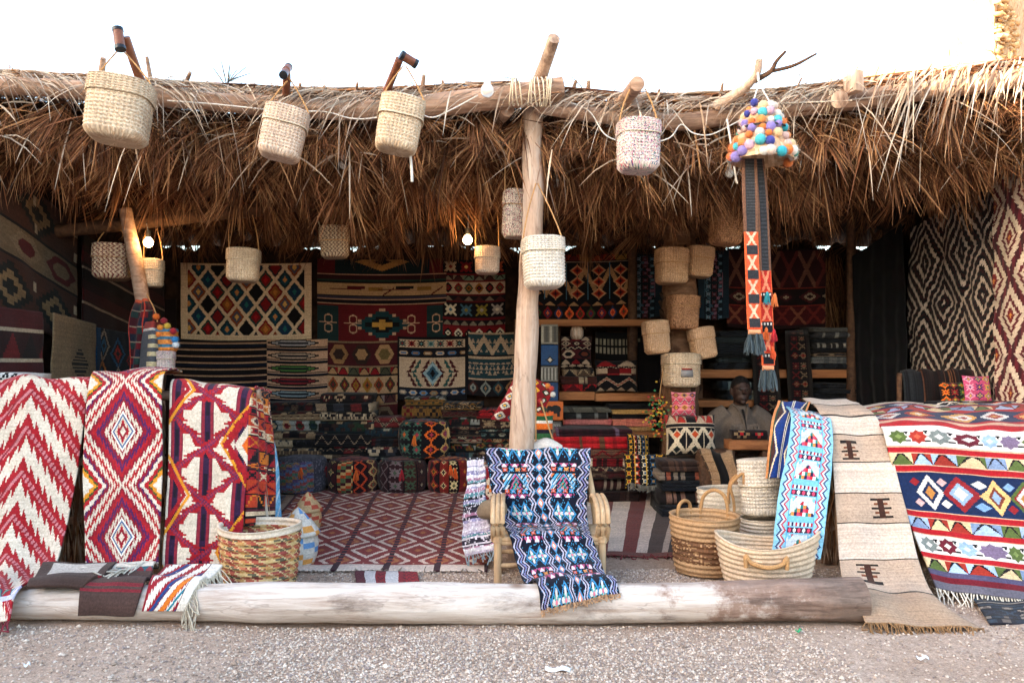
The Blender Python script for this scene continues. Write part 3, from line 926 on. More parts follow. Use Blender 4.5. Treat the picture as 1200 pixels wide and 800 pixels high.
    V, Fq, c = blades(np.tile(b0, (n, 1)) + np.stack([a * 0, a * 0, np.linspace(0, 0.05, n)], 1), np.stack([np.sin(a) * 0.8 + 0.2, a * 0, np.cos(a)], 1), r.uniform(0.13, 0.24, n), np.full(n, 0.009), np.full(n, 0.15), np.tile(C('#5f5b50'), (n, 1)), seed=8)
    mk('palm_sprig', V, Fq, 'leaf', stall, c)
make_thatch()

# bindings round the post head
def binding(px, py, Y, r0, n, mat, w=0.004):
    c = P(px, py, Y); mb = MB()
    for k in range(n):
        a = np.linspace(0, 2 * math.pi, 20)
        x = c[0] + (k - n / 2) * 0.018 + 0.01 * np.sin(a + k)
        V, Fq = tube(np.stack([x, c[1] + r0 * np.cos(a), c[2] + r0 * np.sin(a)], 1), [w, w], 4, 20, cap=False)
        mb.add(V, Fq)
    build('rope_binding', mb, mat, stall)
binding(635, 108, 4.7, 0.082, 8, 'rope_pale')
binding(606, 108, 4.7, 0.08, 4, 'rope_pale')
binding(975, 120, 4.8, 0.075, 5, 'rope_pale')

# ================================================================== LOG along the front
def front_log():
    pts = [P(18, 714, 3.80), P(120, 711, 3.78), P(300, 716, 3.76), P(470, 714, 3.75), P(620, 716, 3.75), P(800, 716, 3.76), P(1010, 711, 3.78)]
    pts = np.array(pts)
    rad = np.array([0.072, 0.082, 0.09, 0.092, 0.088, 0.094, 0.1])
    pts[:, 2] = rad * 0.97
    V, Fq = tube(pts, rad, 36, 240, 0.05, 50, freq=4.5)
    a_ = V - np.array([0, 3.76, 0.09])
    V = V + (a_ * [0, 1, 1]) * (0.05 * snoise(V * [0.35, 1, 1], 52, 22.0, 3))[:, None]       # weathered ridges and checks
    o = mk('log', V, Fq, 'log_wood')
    tag(o, 'long weathered tree trunk lying on the ground across the stall front', 'log')
front_log()
# ================================================================== RUGS AND HANGINGS
CREAM, RED, DRED, WINE = '#d6c9b6', '#9c222b', '#7b1c22', '#5a1a1f'
NAVY, BLK, TEAL, ORG, GOLD, PURP, GRN = '#1c2a48', '#17141a', '#1f5a63', '#cf6a2a', '#c99a35', '#553055', '#3d5a34'
TAN, BRN, PINK, LBLUE, GREY = '#b0916f', '#5a3c2a', '#c9606e', '#7fb3cf', '#77737a'

def at_(px, Y, z): return np.array([(px - CX) * Y / F, Y, z])
def rug(name, cv, L, Rt, label, cat='rug', group=None, **kw):
    o, Pn = cloth(name, cv, L, Rt, None, **kw)
    tag(o, label, cat, group)
    return o, Pn

# ---- the low barrier of bound palm fronds that carries the rugs on the left
def frond_barrier(name, x0, x1, Y, h, label, seed):
    t = thing(name, label, 'barrier', ((x0 + x1) / 2, Y, 0))
    r = np.random.default_rng(seed)
    n = int((x1 - x0) * 420)
    a = r.uniform(0, 1, n)
    base = np.stack([x0 + (x1 - x0) * a, Y + np.abs(r.normal(size=n)) * 0.04 - 0.02, h * r.uniform(0.55, 0.98, n)], 1)
    d = np.stack([r.normal(size=n) * 0.14, -0.03 + r.normal(size=n) * 0.05, -np.ones(n)], 1)
    pal = np.vstack([LEAFC, PALEC])
    col = pal[r.integers(0, len(pal), n)] * r.uniform(0.6, 1.05, (n, 1))
    ln = np.minimum(r.uniform(0.3, 0.75, n) * h / 0.9, base[:, 2] - 0.01)
    V, Fq, c = blades(base, d, ln, r.uniform(0.010, 0.028, n), r.uniform(0, 0.1, n), col, seed=seed)
    V[:, 2] = np.maximum(V[:, 2], 0.0)
    mk('fronds', V, Fq, 'leaf', t, c)['kind'] = 'stuff'
    for z in (h * 0.3, h * 0.62, h - 0.03):
        V, Fq = tube([[x0, Y + 0.02, z], [(x0 + x1) / 2, Y, z - 0.01], [x1, Y + 0.02, z]], [0.028, 0.032, 0.028], 9, 14, 0.1, seed + int(z * 10))
        mk('rail', V, Fq, 'beam_wood', t)
    for k in range(5):
        x = x0 + (x1 - x0) * (k + 0.5) / 5
        V, Fq = tube([[x, Y + 0.07, 0], [x + 0.01, Y + 0.07, h]], [0.035, 0.03], 8, 6, 0.1, seed + k)
        mk('stake', V, Fq, 'dark_wood', t)
    return t
frond_barrier('frond_barrier', -3.25, -1.45, 4.60, 1.05, 'low barrier of dry palm fronds beneath the red and white rugs', 61)
frond_barrier('frond_barrier', 1.70, 3.6, 4.74, 0.76, 'low barrier of dry palm fronds beneath the blue striped rug', 62)

# ---- four rugs over the left barrier
def pat_chevron():                      # cream with red serrated chevrons
    cv = Cv(120, 240, '#cbbead')
    cx = 72
    q = cv.Y - 0.80 * np.abs(cv.X - cx) + 240
    saw = (np.abs(cv.X - cx) % 7) / 7
    k = q % 25
    g = k - 12
    cv.m((g > -4 - 6 * (1 - saw)) & (g < 4 + 6 * saw), RED)
    cv.m(np.abs(g) < 2.0, '#b97a7c')
    cv.m((np.abs(g) < 2.0) & ((cv.X + cv.Y) % 5 < 2), '#8c2a35')
    cv.rect(0, 218, 120, 228, '#b9b6c6'); cv.band(218, 7, 'tri', '#33425f', ['#6a8f7d', RED, '#c9c2d6'], 14)
    return cv.fade(1, 0.10)
o, pn = rug('draped_rug', pat_chevron(),
    [P(-75, 470, 5.0), P(-65, 447, 4.62), P(-60, 462, 4.45), P(-70, 560, 4.25), P(-85, 660, 4.08), P(-80, 700, 3.74), P(-70, 735, 3.58)],
    [P(98, 462, 4.95), P(106, 441, 4.62), P(103, 458, 4.47), P(92, 540, 4.35), P(78, 615, 4.22), P(62, 668, 4.02), P(24, 692, 3.72), P(12, 728, 3.60)],
    'cream rug with red serrated chevrons, leftmost over the frond barrier, trailing over the log', fold=0.018, seed=2, wave=(2.5, 0.012), thick=0.010)
fringe('fringe', [pn[-1, int(k)] for k in (60, 90, 110, 120)], 14, 0.05, o, '#7b2330', seed=4, down=(0, -0.4, -1))

def pat_serrdia():                      # red, white and purple serrated diamonds
    cv = Cv(90, 230, '#cbbead')
    Pp = 80.0
    d = np.abs(cv.X - 45) * 0.90 + np.abs((cv.Y - 10) % Pp - Pp / 2)
    saw = (np.abs(cv.X - 45) % 5) / 5
    d2 = d + 4.2 * saw
    ring = np.floor(d2 / 4.4)
    cyc = ['#cbbead', '#a5242c', '#cbbead', '#8e1f31', '#cbbead', '#8e1f31', '#5a2a58', '#a5242c', '#8e1f31', '#cbbead', '#a5242c', '#cbbead', '#8e1f31', '#5a2a58', '#a5242c', '#cbbead']
    cv.cyc(np.ones_like(ring, bool), ring, cyc)
    e = np.floor(np.abs(cv.X - 45) + np.abs((cv.Y - 10) % Pp - Pp / 2))
    cv.m((e >= 11) & (e < 13), '#45658a'); cv.m((e >= 13) & (e < 14.5), '#e4dccf'); cv.m(e < 4, '#cbbead'); cv.m((e >= 4) & (e < 7), '#8e1f31')
    # side half diamonds
    d3 = (45 - np.abs(cv.X - 45)) * 0.9 + np.abs((cv.Y - 10 + Pp / 2) % Pp - Pp / 2) + 2.5 * saw
    for lo, hi, c in ((0, 10, '#cbbead'), (10, 14, '#c98a2c'), (14, 16, '#42542f'), (16, 20, '#a5242c'), (20, 24, '#cbbead')):
        cv.m((d3 >= lo) & (d3 < hi), c)
    return cv.fade(2, 0.10)
o, pn = rug('draped_rug', pat_serrdia(),
    [P(122, 452, 5.05), P(112, 438, 4.66), P(104, 455, 4.44), P(98, 540, 4.30), P(99, 600, 4.2), P(100, 662, 4.12)],
    [P(214, 436, 5.05), P(203, 431, 4.66), P(190, 448, 4.44), P(190, 540, 4.30), P(188, 600, 4.2), P(186, 660, 4.12)],
    'white rug of red, purple and gold serrated diamonds, second from left over the frond barrier', fold=0.012, seed=5, wave=(1.5, 0.008), thick=0.010)

def pat_columns():                      # cream with dark red columns crossed by serrated zigzags
    cv = Cv(68, 160, '#c9bba9')
    for x in (3, 29, 58):
        cv.rect(x - 1, 0, x + 10, 160, '#7d2a3f'); cv.rect(x, 0, x + 9, 160, '#8a2f3c'); cv.rect(x + 2, 0, x + 7, 160, '#3b2240')
        cv.m((cv.X >= x + 3) & (cv.X < x + 6) & (cv.Y % 22 < 14), '#26182a')
    t = tw(cv.Y + 6, 58) * 56
    saw = (cv.Y % 6) / 6
    for off, sg in ((4, 1), (60, -1)):
        cxp = off + sg * t
        dd = np.abs(cv.X - cxp)
        cv.m(dd < 3.2 + 6 * saw, RED); cv.m(dd < 2.2, '#6a3050'); cv.m(dd < 0.9, '#9a3848')
    d = np.abs(cv.X - 68) + np.abs((cv.Y - 6) % 58 - 29)
    cv.m((d < 24) & (d > 20), '#c98a2c'); cv.m((d < 20 + 3 * saw) & (d > 14), RED); cv.m(d < 12, '#c9bba9'); cv.m(d < 6, ORG)
    d = np.abs(cv.X) + np.abs((cv.Y + 23) % 58 - 29)
    cv.m((d < 22) & (d > 18), '#c98a2c'); cv.m((d < 18) & (d > 13), RED)
    return cv.fade(3, 0.10)
o, pn = rug('draped_rug', pat_columns(),
    [P(212, 462, 5.1), P(205, 446, 4.66), P(199, 458, 4.48), P(197, 540, 4.34), P(194, 600, 4.25), P(190, 664, 4.15)],
    [P(312, 470, 5.1), P(303, 455, 4.66), P(293, 466, 4.48), P(290, 540, 4.36), P(286, 600, 4.28), P(282, 668, 4.2)],
    'cream rug with dark red columns and zigzags, third from left over the frond barrier', fold=0.012, seed=8, wave=(2, 0.008), thick=0.010)

# the hem of a fourth rug seen edge on at the end of the barrier
cvx = kilim(34, 120, ['#b8482a', '#17141a', '#d0b89a', '#a5242c', '#c97a2c', '#5b2530'], 31, 5, 10)
rug('draped_rug', cvx,
    [P(300, 452, 4.66), P(295, 470, 4.47), P(292, 540, 4.36), P(290, 616, 4.28)],
    [P(318, 458, 4.95), P(316, 474, 4.85), P(322, 545, 4.78), P(326, 612, 4.70)],
    'orange, black and red rug hanging over the inner end of the frond barrier', fold=0.012, seed=9, wave=(3, 0.014), thick=0.009)
cvb = Cv(14, 50, "#7fb6d6"); cvb.m((cvb.X + cvb.Y) % 9 < 2, '#cfd9df'); cvb.fade(4)
o, pn = rug('scarf', cvb,
    [P(312, 508, 4.9), P(316, 545, 4.85), P(319, 612, 4.82)], [P(320, 516, 4.99), P(327, 550, 4.96), P(329, 608, 4.94)],
    'pale blue netted scarf hanging at the inner end of the frond barrier', 'scarf', fold=0.008, seed=10, thick=0.004)

# ---- small saddle rugs lying over the log, left
def over_log(px_back, px_front, degs, r=0.104, tail=None):
    pts = list(tail or [])
    for k, g in enumerate(degs):
        th = math.radians(g); Yl = 3.785 - r * math.sin(th); z = 0.085 + r * math.cos(th)
        px = px_back + (px_front - px_back) * k / (len(degs) - 1)
        pts.append(np.array([(px - CX) * Yl / F, Yl, z]))
    return pts
cv = Cv(50, 40, '#4d3a33'); cv.rect(8, 2, 44, 20, '#b5aca2'); cv.rect(0, 26, 50, 29, '#7b2730'); cv.fade(7)
rug('saddle_bag', cv, over_log(40, 32, [-20, 0, 20, 40], 0.112, [np.array([-2.35, 4.02, 0.20])]), over_log(122, 96, [-20, 0, 20, 40], 0.112, [np.array([-1.98, 4.02, 0.2])]),
    'brown folded saddle bag with a white patch, lying at the left end of the log', 'saddle bag', fold=0.014, seed=11, thick=0.02)
cv = Cv(70, 92, '#d2c8ba')
cv.bands([(4, 'tri', '#2b4a58', [DRED, '#3a7a80', NAVY], 9), (18, 'solid', '#d2c8ba'), (7, 'tri', '#2e5f6b', ['#7b2330', '#513a5c'], 10), (13, 'solid', '#d2c8ba'), (5, 'tri', '#2e5f6b', ['#7b2330', '#8d3a44'], 9), (24, 'solid', '#54403a'), (3, 'solid', '#7d2a33'), (2, 'solid', '#54403a'), (2, 'solid', '#7d2a33'), (20, 'solid', '#54403a')])
cv.fade(8)
o, pn = rug('saddle_bag', cv, over_log(96, 92, [-35, -12, 12, 36, 60, 84, 108], 0.106, [np.array([-2.30, 4.22, 0.10]), np.array([-2.15, 4.0, 0.19])]),
    over_log(176, 158, [-35, -12, 12, 36, 60, 84, 108], 0.106, [np.array([-1.86, 4.22, 0.12]), np.array([-1.78, 4.0, 0.21])]),
    'brown and white saddle bag with teal zigzag borders, draped over the log', 'saddle bag', fold=0.012, seed=12, thick=0.012)
fringe('fringe', [at_(132, 3.84, 0.205), at_(150, 3.9, 0.205), at_(170, 3.98, 0.225)], 34, 0.07, o, '#c9bfb0', seed=5, down=(-0.5, -0.7, -0.25), jitter=0.35)
cv = Cv(64, 56, '#d9d0c4')
dgl = cv.X + cv.Y * 0.9
saw = ((cv.X - cv.Y) % 5) / 5
kk = (dgl + 4 * saw) % 19
cv.m(kk < 9, '#9a2632'); cv.m((dgl % 38 > 22) & (dgl % 38 < 27), '#2d4a7a'); cv.m((dgl % 38 > 27) & (dgl % 38 < 29), '#6a2a5a')
cv.m((dgl > 74) & (dgl < 82), '#cf7a30'); cv.m((dgl > 86) & (dgl < 90), '#2f8090')
cv.m(cv.X > 50, '#d9d0c4'); cv.m((cv.X > 50) & (cv.X < 51.5), '#6a2a34'); cv.m(cv.X < 2.5, '#8a2632')
cv.fade(9)
o, pn = rug('saddle_bag', cv, over_log(182, 167, [-35, -8, 20, 45, 70, 95], 0.112, [np.array([-1.72, 3.99, 0.20])]),
    over_log(247, 216, [-35, -8, 20, 45, 70, 95], 0.112, [np.array([-1.44, 3.99, 0.20])]),
    'red, white and blue striped saddle bag with long white fringe, draped over the log', 'saddle bag', fold=0.010, seed=13, thick=0.014)
fringe('fringe', [pn[k, -1] for k in (4, 18, 34, 50, 56)], 60, 0.11, o, '#cdbda6', seed=6, down=(0.28, -0.35, -1), jitter=0.3)

# ---- rugs of the right-hand counter
def pat_big():
    cv = Cv(250, 253, '#cbc5be')
    wh, rd, nv, pk = '#cbc5be', '#a3222b', '#1d2f52', '#c7a58d'
    tri = ['#5d6b3c', '#9fb0c9', '#9a3a2e', '#c9b491', '#7f8fa8']
    y = 0
    lst = [(10, 'solid', wh), (4, 'solid', rd), (12, 'dia', nv, ['#c9b06a', '#7f8fa8', wh], 26), (4, 'solid', rd), (7, 'tri', '#3a2320', tri, 18), (3, 'solid', rd), (16, 'dia', nv, [wh, '#9a3a2e', '#c99a5a'], 30), (3, 'solid', rd), (3, 'solid', pk), (4, 'solid', rd),
           (24, 'solid', wh), (2, 'solid', pk), (6, 'solid', rd), (1, 'solid', pk), (12, 'tri', '#241a20', tri, 20), (1, 'solid', pk), (6, 'solid', rd), (1, 'solid', pk), (44, 'solid', nv), (1, 'solid', pk), (6, 'solid', rd), (1, 'solid', pk), (12, 'tri', '#241a20', tri[::-1], 20), (6, 'solid', rd), (1, 'solid', pk), (22, 'solid', wh), (6, 'solid', rd), (1, 'solid', pk), (12, 'tri', '#241a20', tri, 22), (6, 'solid', '#5b5670'), (7, 'solid', '#6f2430'), (9, 'solid', '#6a6670')]
    cv.bands(lst)
    def medal(cx, cy, s, cols):
        d = np.abs(cv.X - cx) + np.abs(cv.Y - cy); st = np.floor(d / 2) * 2
        for k, c in enumerate(cols): cv.m(st <= s * (1 - k / len(cols)), c)
        cv.m((np.abs(np.abs(cv.X - cx) - s * 0.55) < 1.6) & (np.abs(np.abs(cv.Y - cy) - s * 0.55) < 1.6), cols[0])
    ms = [['#5d6b3c', '#5d6b3c', '#7d8a55'], ['#9a3a2e', '#9a3a2e', '#b35a44'], ['#7a7f7c', '#7a7f7c', wh], ['#6a2534', '#6a2534', wh], ['#8fa3b8', '#8fa3b8', '#b9c6d2'], ['#7a6a80', '#7a6a80', '#7a6a80']]
    for row, k0 in ((78, 0), (201, 2)):
        for k in range(13):
            medal(10 + k * 19 + 2, row, 8, ms[(k + k0) % 6])
            cx = 10 + k * 19 + 11
            cv.rect(cx - 2, row - 7, cx + 2, row - 5, '#1d1a20'); cv.rect(cx - 1, row - 5, cx + 1, row - 3, '#1d1a20')
            cv.rect(cx - 2, row + 5, cx + 3, row + 7, '#1d1a20')
    y0 = sum(b[0] for b in lst[:18]) + 22
    bg = [[wh, wh, '#1d2f52', '#b9854a'], ['#8e2a30', '#8e2a30', '#8fa3b8', wh], ['#d6b07a', '#d6b07a', '#7a4030', '#8fa3b8'], ['#5d6b3c', '#8e2a30', wh, '#b9854a']]
    for k in range(9):
        cx = 30 + k * 27
        d = np.abs(cv.X - cx) / 0.72 + np.abs(cv.Y - y0); st = np.floor(d / 2.5) * 2.5
        for s, c in ((19, bg[k % 4][0]), (14, bg[k % 4][1]), (10, bg[k % 4][2]), (5, bg[k % 4][3])): cv.m(st <= s, c)
        for sy in (-12, 12):
            d = np.abs(cv.X - cx + 13.5) + np.abs(cv.Y - y0 - sy)
            cv.m(d <= 5, ['#8e2a30', '#c4a3a0', '#cbc5be', '#7f9cc0'][(k + (sy > 0)) % 4])
    return cv.fade(5, 0.08)
o, pn = rug('draped_rug', pat_big(),
    [P(1000, 477, 6.0), P(1012, 484, 5.2), P(1022, 489, 4.72), P(1034, 503, 4.46), P(1050, 560, 4.32), P(1070, 620, 4.2), P(1098, 688, 4.05)],
    [P(1340, 470, 5.7), P(1375, 478, 5.1), P(1385, 492, 4.6), P(1400, 520, 4.32), P(1410, 590, 4.18), P(1415, 650, 4.05), P(1420, 730, 3.9)],
    'large navy, white and red banded rug spread over the right counter', fold=0.016, seed=14, wave=(3, 0.012), thick=0.010,
    knots=[0, 0.12, 0.2, 0.268, 0.50, 0.74, 1.0], mids=[[P(1120, 470, 5.9), P(1125, 478, 5.15), P(1132, 491, 4.66), P(1140, 508, 4.4), P(1155, 566, 4.28), P(1175, 634, 4.15), P(1190, 702, 3.98)]])
fringe('fringe', [pn[-1, k] for k in range(0, 150, 8)], 56, 0.13, o, '#d8d0c4', seed=7, down=(0.12, -0.15, -1), jitter=0.3, width=0.0065)
cv = kilim(60, 40, ['#23202a', '#33424f', '#6a5f58', '#27313f', '#8b7f74'], 41, 2, 6)
rug('draped_rug', cv, [P(1128, 680, 4.14), P(1142, 706, 4.0), P(1160, 733, 3.72)], [P(1270, 680, 4.1), P(1275, 700, 3.95), P(1280, 728, 3.76)],
    'dark grey and blue striped rug showing under the white fringe of the banded rug', fold=0.012, seed=15, thick=0.008)

def pat_beige():
    H = 224; row = lambda py: int((py - 462) * H / 280)
    cv = Cv(70, H, '#b79f86')
    r = np.random.default_rng(3)
    cuts = [462, 474, 488, 512, 544, 579, 612, 652, 689, 742]
    for k in range(len(cuts) - 1):
        a, b = row(cuts[k]), row(cuts[k + 1])
        cv.rect(0, a, 70, b, ['#c4b4a6', '#b19c8a'][k % 2] if k < 8 else '#a98f78'); cv.rect(0, a, 70, a + 1, '#2a2220')
    cv.a *= (1 + 0.12 * (r.random((H, 1, 1)) - 0.5))
    def motif(x, py):
        y = row(py) - 9
        for k, (c, w) in enumerate((('#2a2220', 20), ('#7a4a33', 14), ('#2a2220', 20), ('#7a4a33', 14), ('#2a2220', 20))):
            cv.rect(x - w // 2, y + k * 4, x + w // 2, y + k * 4 + 2, c)
        cv.rect(x - 3, y, x + 3, y + 18, '#4a2f25')
    motif(22, 530); motif(46, 596); motif(24, 670)
    return cv.fade(6, 0.06)
o, pn = rug('woven_runner', pat_beige(),
    [P(940, 468, 5.1), P(952, 474, 4.8), P(962, 488, 4.62), P(974, 524, 4.46), P(980, 600, 4.28), P(986, 675, 4.08), P(1002, 702, 3.80), P(1014, 730, 3.66)],
    [P(990, 466, 5.1), P(1008, 474, 4.8), P(1026, 488, 4.58), P(1042, 524, 4.42), P(1062, 600, 4.22), P(1082, 675, 4.02), P(1110, 712, 3.78), P(1153, 737, 3.64)],
    'beige runner with thin dark lines and brown comb motifs, draped to the ground', 'runner', knots=[0, 0.04, 0.093, 0.22, 0.493, 0.76, 0.86, 1.0], fold=0.010, seed=16, wave=(1.5, 0.008), thick=0.008)
fringe('fringe', [pn[-1, k] for k in range(0, 71, 10)], 74, 0.055, o, '#8f6a45', seed=8, down=(0.05, -0.6, -0.7), jitter=0.15)

def pat_ltblue():
    cv = Cv(52, 150, '#78afc2')
    e = np.minimum(cv.X, 51 - cv.X)
    z = tw(cv.Y, 8) * 4
    cv.m(e < 13, '#8fbccb'); cv.m(np.abs(e - 4 - z) < 1.2, '#c4cacd'); cv.m(np.abs(e - 6.4 - z) < 0.9, '#b33a4a'); cv.m(np.abs(e - 2.2 - z) < 0.8, '#3a3f6a'); cv.m((e > 11.5) & (e < 13), '#5aa0c8')
    q = ['#b3303f', '#d9dde0', '#2f7f76', '#d98a4a', '#33264a', '#c94f6a']
    for k, y0 in enumerate(range(2, 150, 30)):
        cv.band(y0, 3, 'bars', '#b9c6ca', ['#b3303f', '#33264a'], 4, x0=13, x1=39)
        cv.band(y0 + 4, 4, 'dia', '#4a2238', ['#c94f6a', '#d9dde0'], 5, x0=13, x1=39)
        d = np.abs(cv.X - 26) * 0.9 + (y0 + 9 - cv.Y)
        B = (cv.Y >= y0 + 9) & (cv.Y < y0 + 25) & (e >= 13)
        cv.m(B & (np.abs(d + 0) < 3), '#c4cacd')
        dd = np.floor((np.abs(cv.X - 26) * 0.9 - (cv.Y - y0 - 9)) / 3)
        cv.cyc(B & (dd < -1), np.floor(cv.X / 3) + np.floor(cv.Y / 3) * 2, q)
        cv.cyc(B & (dd > 1), np.floor(cv.X / 2.5) - dd, ['#78afc2', '#b3303f', '#78afc2', '#c4cacd'])
        cv.m(B & (np.abs(dd) <= 1), '#bcc5c9')
    return cv.fade(7, 0.10)
o, pn = rug('embroidered_runner', pat_ltblue(),
    [P(922, 476, 4.75), P(926, 486, 4.58), P(924, 520, 4.42), P(912, 580, 4.26), P(904, 655, 4.12)],
    [P(968, 486, 4.72), P(974, 496, 4.54), P(976, 530, 4.40), P(970, 590, 4.24), P(962, 655, 4.10)],
    'pale turquoise embroidered runner hanging into the wide straw basket', 'runner', fold=0.006, seed=17, thick=0.006, edge=0.004)
cv = Cv(40, 70, '#1f3f7c')
cv.m(np.abs(cv.X - 20) < 2, '#d8d2c4'); cv.m((np.abs(cv.X - 20) < 1), '#2a2438')
ee = tw(cv.Y, 36) * 10
cv.m(np.abs(np.abs(cv.X - 20) - 6 - ee) < 1.2, '#d6c7a8'); cv.m(np.abs(cv.X - 20) > 8 + ee, '#4a2f2a'); cv.m((np.abs(cv.X - 20) > 15), '#2a4a3c'); cv.m((np.abs(cv.X - 20) > 17), '#c98a5a')
cv.fade(12)
rug('embroidered_scarf', cv, [P(912, 470, 4.9), P(905, 490, 4.68), P(901, 520, 4.55), P(897, 560, 4.5)], [P(950, 472, 4.8), P(942, 490, 4.62), P(932, 520, 4.50), P(925, 560, 4.44)],
    'deep blue embroidered scarf hanging left of the turquoise runner', 'scarf', fold=0.012, seed=18, wave=(2, 0.01), thick=0.006)

# ---- shawl over the chair
def pat_shawl():
    cv = Cv(154, 240, '#151a2c')
    cv.X /= 1.6; cv.Y /= 1.6; cv.W = 96
    W = 96
    for x0 in (0, 40, 84):                                   # zigzag columns
        w = 12 if x0 != 40 else 16
        for ph in (0, 3.4, 6.8):
            z = x0 + 1 + tw(cv.Y, 9) * 5 + ph if x0 != 40 else None
            if z is not None: cv.m((np.abs(cv.X - z) < 0.75), '#b8b0bc' if ph != 3.4 else '#8a86aa')
    for s in (-1, 1):
        for ph in (0, 3.2):
            z = 48 + s * (5 + tw(cv.Y, 9) * 4 + ph); cv.m(np.abs(cv.X - z) < 0.7, '#b8b0bc')
    d = np.abs(cv.X - 48) + np.abs(cv.Y % 9 - 4.5)
    cv.m(d < 4.4, '#4f8cae'); cv.m(d < 3, '#d98a6a'); cv.m(d < 1.5, '#e6e0dc')
    q = ['#4f9fc4', '#a9b6c0', '#cf7a4a', '#2f8f86', '#b0567a', '#151a2c', '#c4bfba']
    for xa in (14, 60):
        for y0 in range(2, 150, 46):
            for sx in (0, 11):
                cx, cy = xa + 5.5 + sx, y0 + 8
                d = np.abs(cv.X - cx) + np.abs(cv.Y - cy)
                cv.m(d <= 7.5, '#3f86ac'); cv.m(d <= 6, '#151a2c')
                cv.m((d <= 5.5) & ((np.abs(cv.X - cx) < 1.2) | (np.abs(cv.Y - cy) < 1.2)), '#c4bfba'); cv.m((d <= 5) & (np.abs(np.abs(cv.X - cx) - np.abs(cv.Y - cy)) < 0.9), '#3f9a9a'); cv.m(d <= 1.5, '#cf7a8a')
            cv.band(y0 + 17, 3, 'tri', '#b0567a', ['#e0c9d0', '#151a2c'], 5, x0=xa - 1, x1=xa + 23)
            cv.band(y0 + 21, 4, 'star', '#151a2c', ['#cf6a4a', '#4f9fc4', '#d99a5a'], 6, x0=xa - 1, x1=xa + 23)
            B = (cv.Y >= y0 + 26) & (cv.Y < y0 + 37) & (cv.X >= xa - 1) & (cv.X < xa + 23)
            dd = np.abs(cv.X - xa - 11) + (y0 + 37 - cv.Y)
            cv.cyc(B & ((cv.X + cv.Y) % 4 < 2.4), np.floor(dd / 2.2) + np.floor(cv.Y / 4), q)
            cv.m(B & (np.abs(dd % 11) < 1.2), '#5f98b4')
            cv.band(y0 + 37, 4, 'star', '#151a2c', ['#cf6a4a', '#4f9fc4'], 6, x0=xa - 1, x1=xa + 23)
            cv.band(y0 + 41, 3, 'tri', '#b0567a', ['#151a2c', '#e0c9d0'], 5, x0=xa - 1, x1=xa + 23)
    cv.W = 154
    r = np.random.default_rng(4); k = (r.random((240, 154)) < 0.05) & (cv.a.sum(-1) < 0.1); cv.a[k] = C('#4f9fc4')
    return cv.fade(8, 0.10)
# ================================================================== CHAIR with the shawl
def chair():
    Yc = 4.45
    x0, x1 = P(584, 600, 4.45)[0], P(702, 600, 4.45)[0]
    cx = (x0 + x1) / 2
    t = thing('cane_armchair', 'bent cane armchair under the navy embroidered shawl', 'armchair', (cx, 4.6, 0))
    yf, yb = 4.30, 4.60
    def rod(name, pts, rad, seed=0, par=t, seg=14):
        V, Fq = tube(pts, rad, 9, seg, 0.05, seed); return mk(name, V, Fq, 'rattan', par)
    for x, s in ((x0, 1), (x1, 2)):
        rod('leg', [[x, yf, 0], [x, yf, 0.42]], [0.021, 0.021], s)
        rod('leg', [[x, yb, 0], [x, yb + 0.02, 0.3], [x + (0.05 if s == 1 else -0.05), yb + 0.13, 0.655]], [0.021, 0.021, 0.018], s + 2)
        for q in range(3):                                     # wide bent arm made of three canes
            xo = (q - 1) * 0.026
            rod('armrest', [[x + xo, yb + 0.04, 0.40], [x + xo, yb - 0.02, 0.445], [x + xo, (yf + yb) / 2, 0.455], [x + xo, yf - 0.02, 0.425], [x + xo, yf - 0.05, 0.33], [x + xo, yf + 0.03, 0.25]], [0.0135] * 3, s + 5 + q, seg=26)
        for zz in (0.33, 0.24):
            a = np.linspace(0, 12 * math.pi, 90)
            rod('binding', np.stack([x + 0.024 * np.cos(a), yf + 0.024 * np.sin(a), zz + a * 0.0012], 1), [0.004, 0.004], 3, seg=90)
    for z in (0.12, 0.24):
        rod('stretcher', [[x0, yf, z], [x1, yf, z]], [0.013, 0.013]); rod('stretcher', [[x0, yb, z], [x1, yb, z]], [0.013, 0.013])
        for x in (x0, x1): rod('stretcher', [[x, yf, z + 0.01], [x, yb, z + 0.01]], [0.013, 0.013])
    V, Fq = box((cx, (yf + yb) / 2, 0.262), (x1 - x0 + 0.02, yb - yf + 0.03, 0.03))
    bevel(mk('seat', V, Fq, 'rattan', t), 0.01)
    rod('back_rail', [[x0 + 0.05, yb + 0.13, 0.655], [cx, yb + 0.15, 0.665], [x1 - 0.05, yb + 0.13, 0.655]], [0.02, 0.02])
    for k in range(6):
        x = x0 + 0.06 + (x1 - x0 - 0.12) * k / 5
        rod('back_slat', [[x, yb + 0.02, 0.27], [x, yb + 0.14, 0.655]], [0.009, 0.009], k)
    return t, x0, x1, yf, yb
t, cx0, cx1, yf, yb = chair()
def at(px, Y, z): return np.array([(px - CX) * Y / F, Y, z])
L = [at(570, 4.83, 0.60), at(568, 4.745, 0.695), at(571, 4.68, 0.62), at(578, 4.58, 0.42), at(590, 4.48, 0.31), at(597, 4.27, 0.295), at(603, 4.20, 0.20), at(614, 3.98, 0.13), at(626, 3.77, 0.205), at(632, 3.67, 0.17), at(634, 3.645, 0.085)]
Rr = [at(690, 4.83, 0.60), at(692, 4.745, 0.69), at(692, 4.68, 0.62), at(688, 4.58, 0.42), at(689, 4.48, 0.31), at(693, 4.27, 0.295), at(700, 4.20, 0.22), at(710, 4.0, 0.16), at(718, 3.82, 0.205), at(722, 3.74, 0.208), at(726, 3.67, 0.165)]
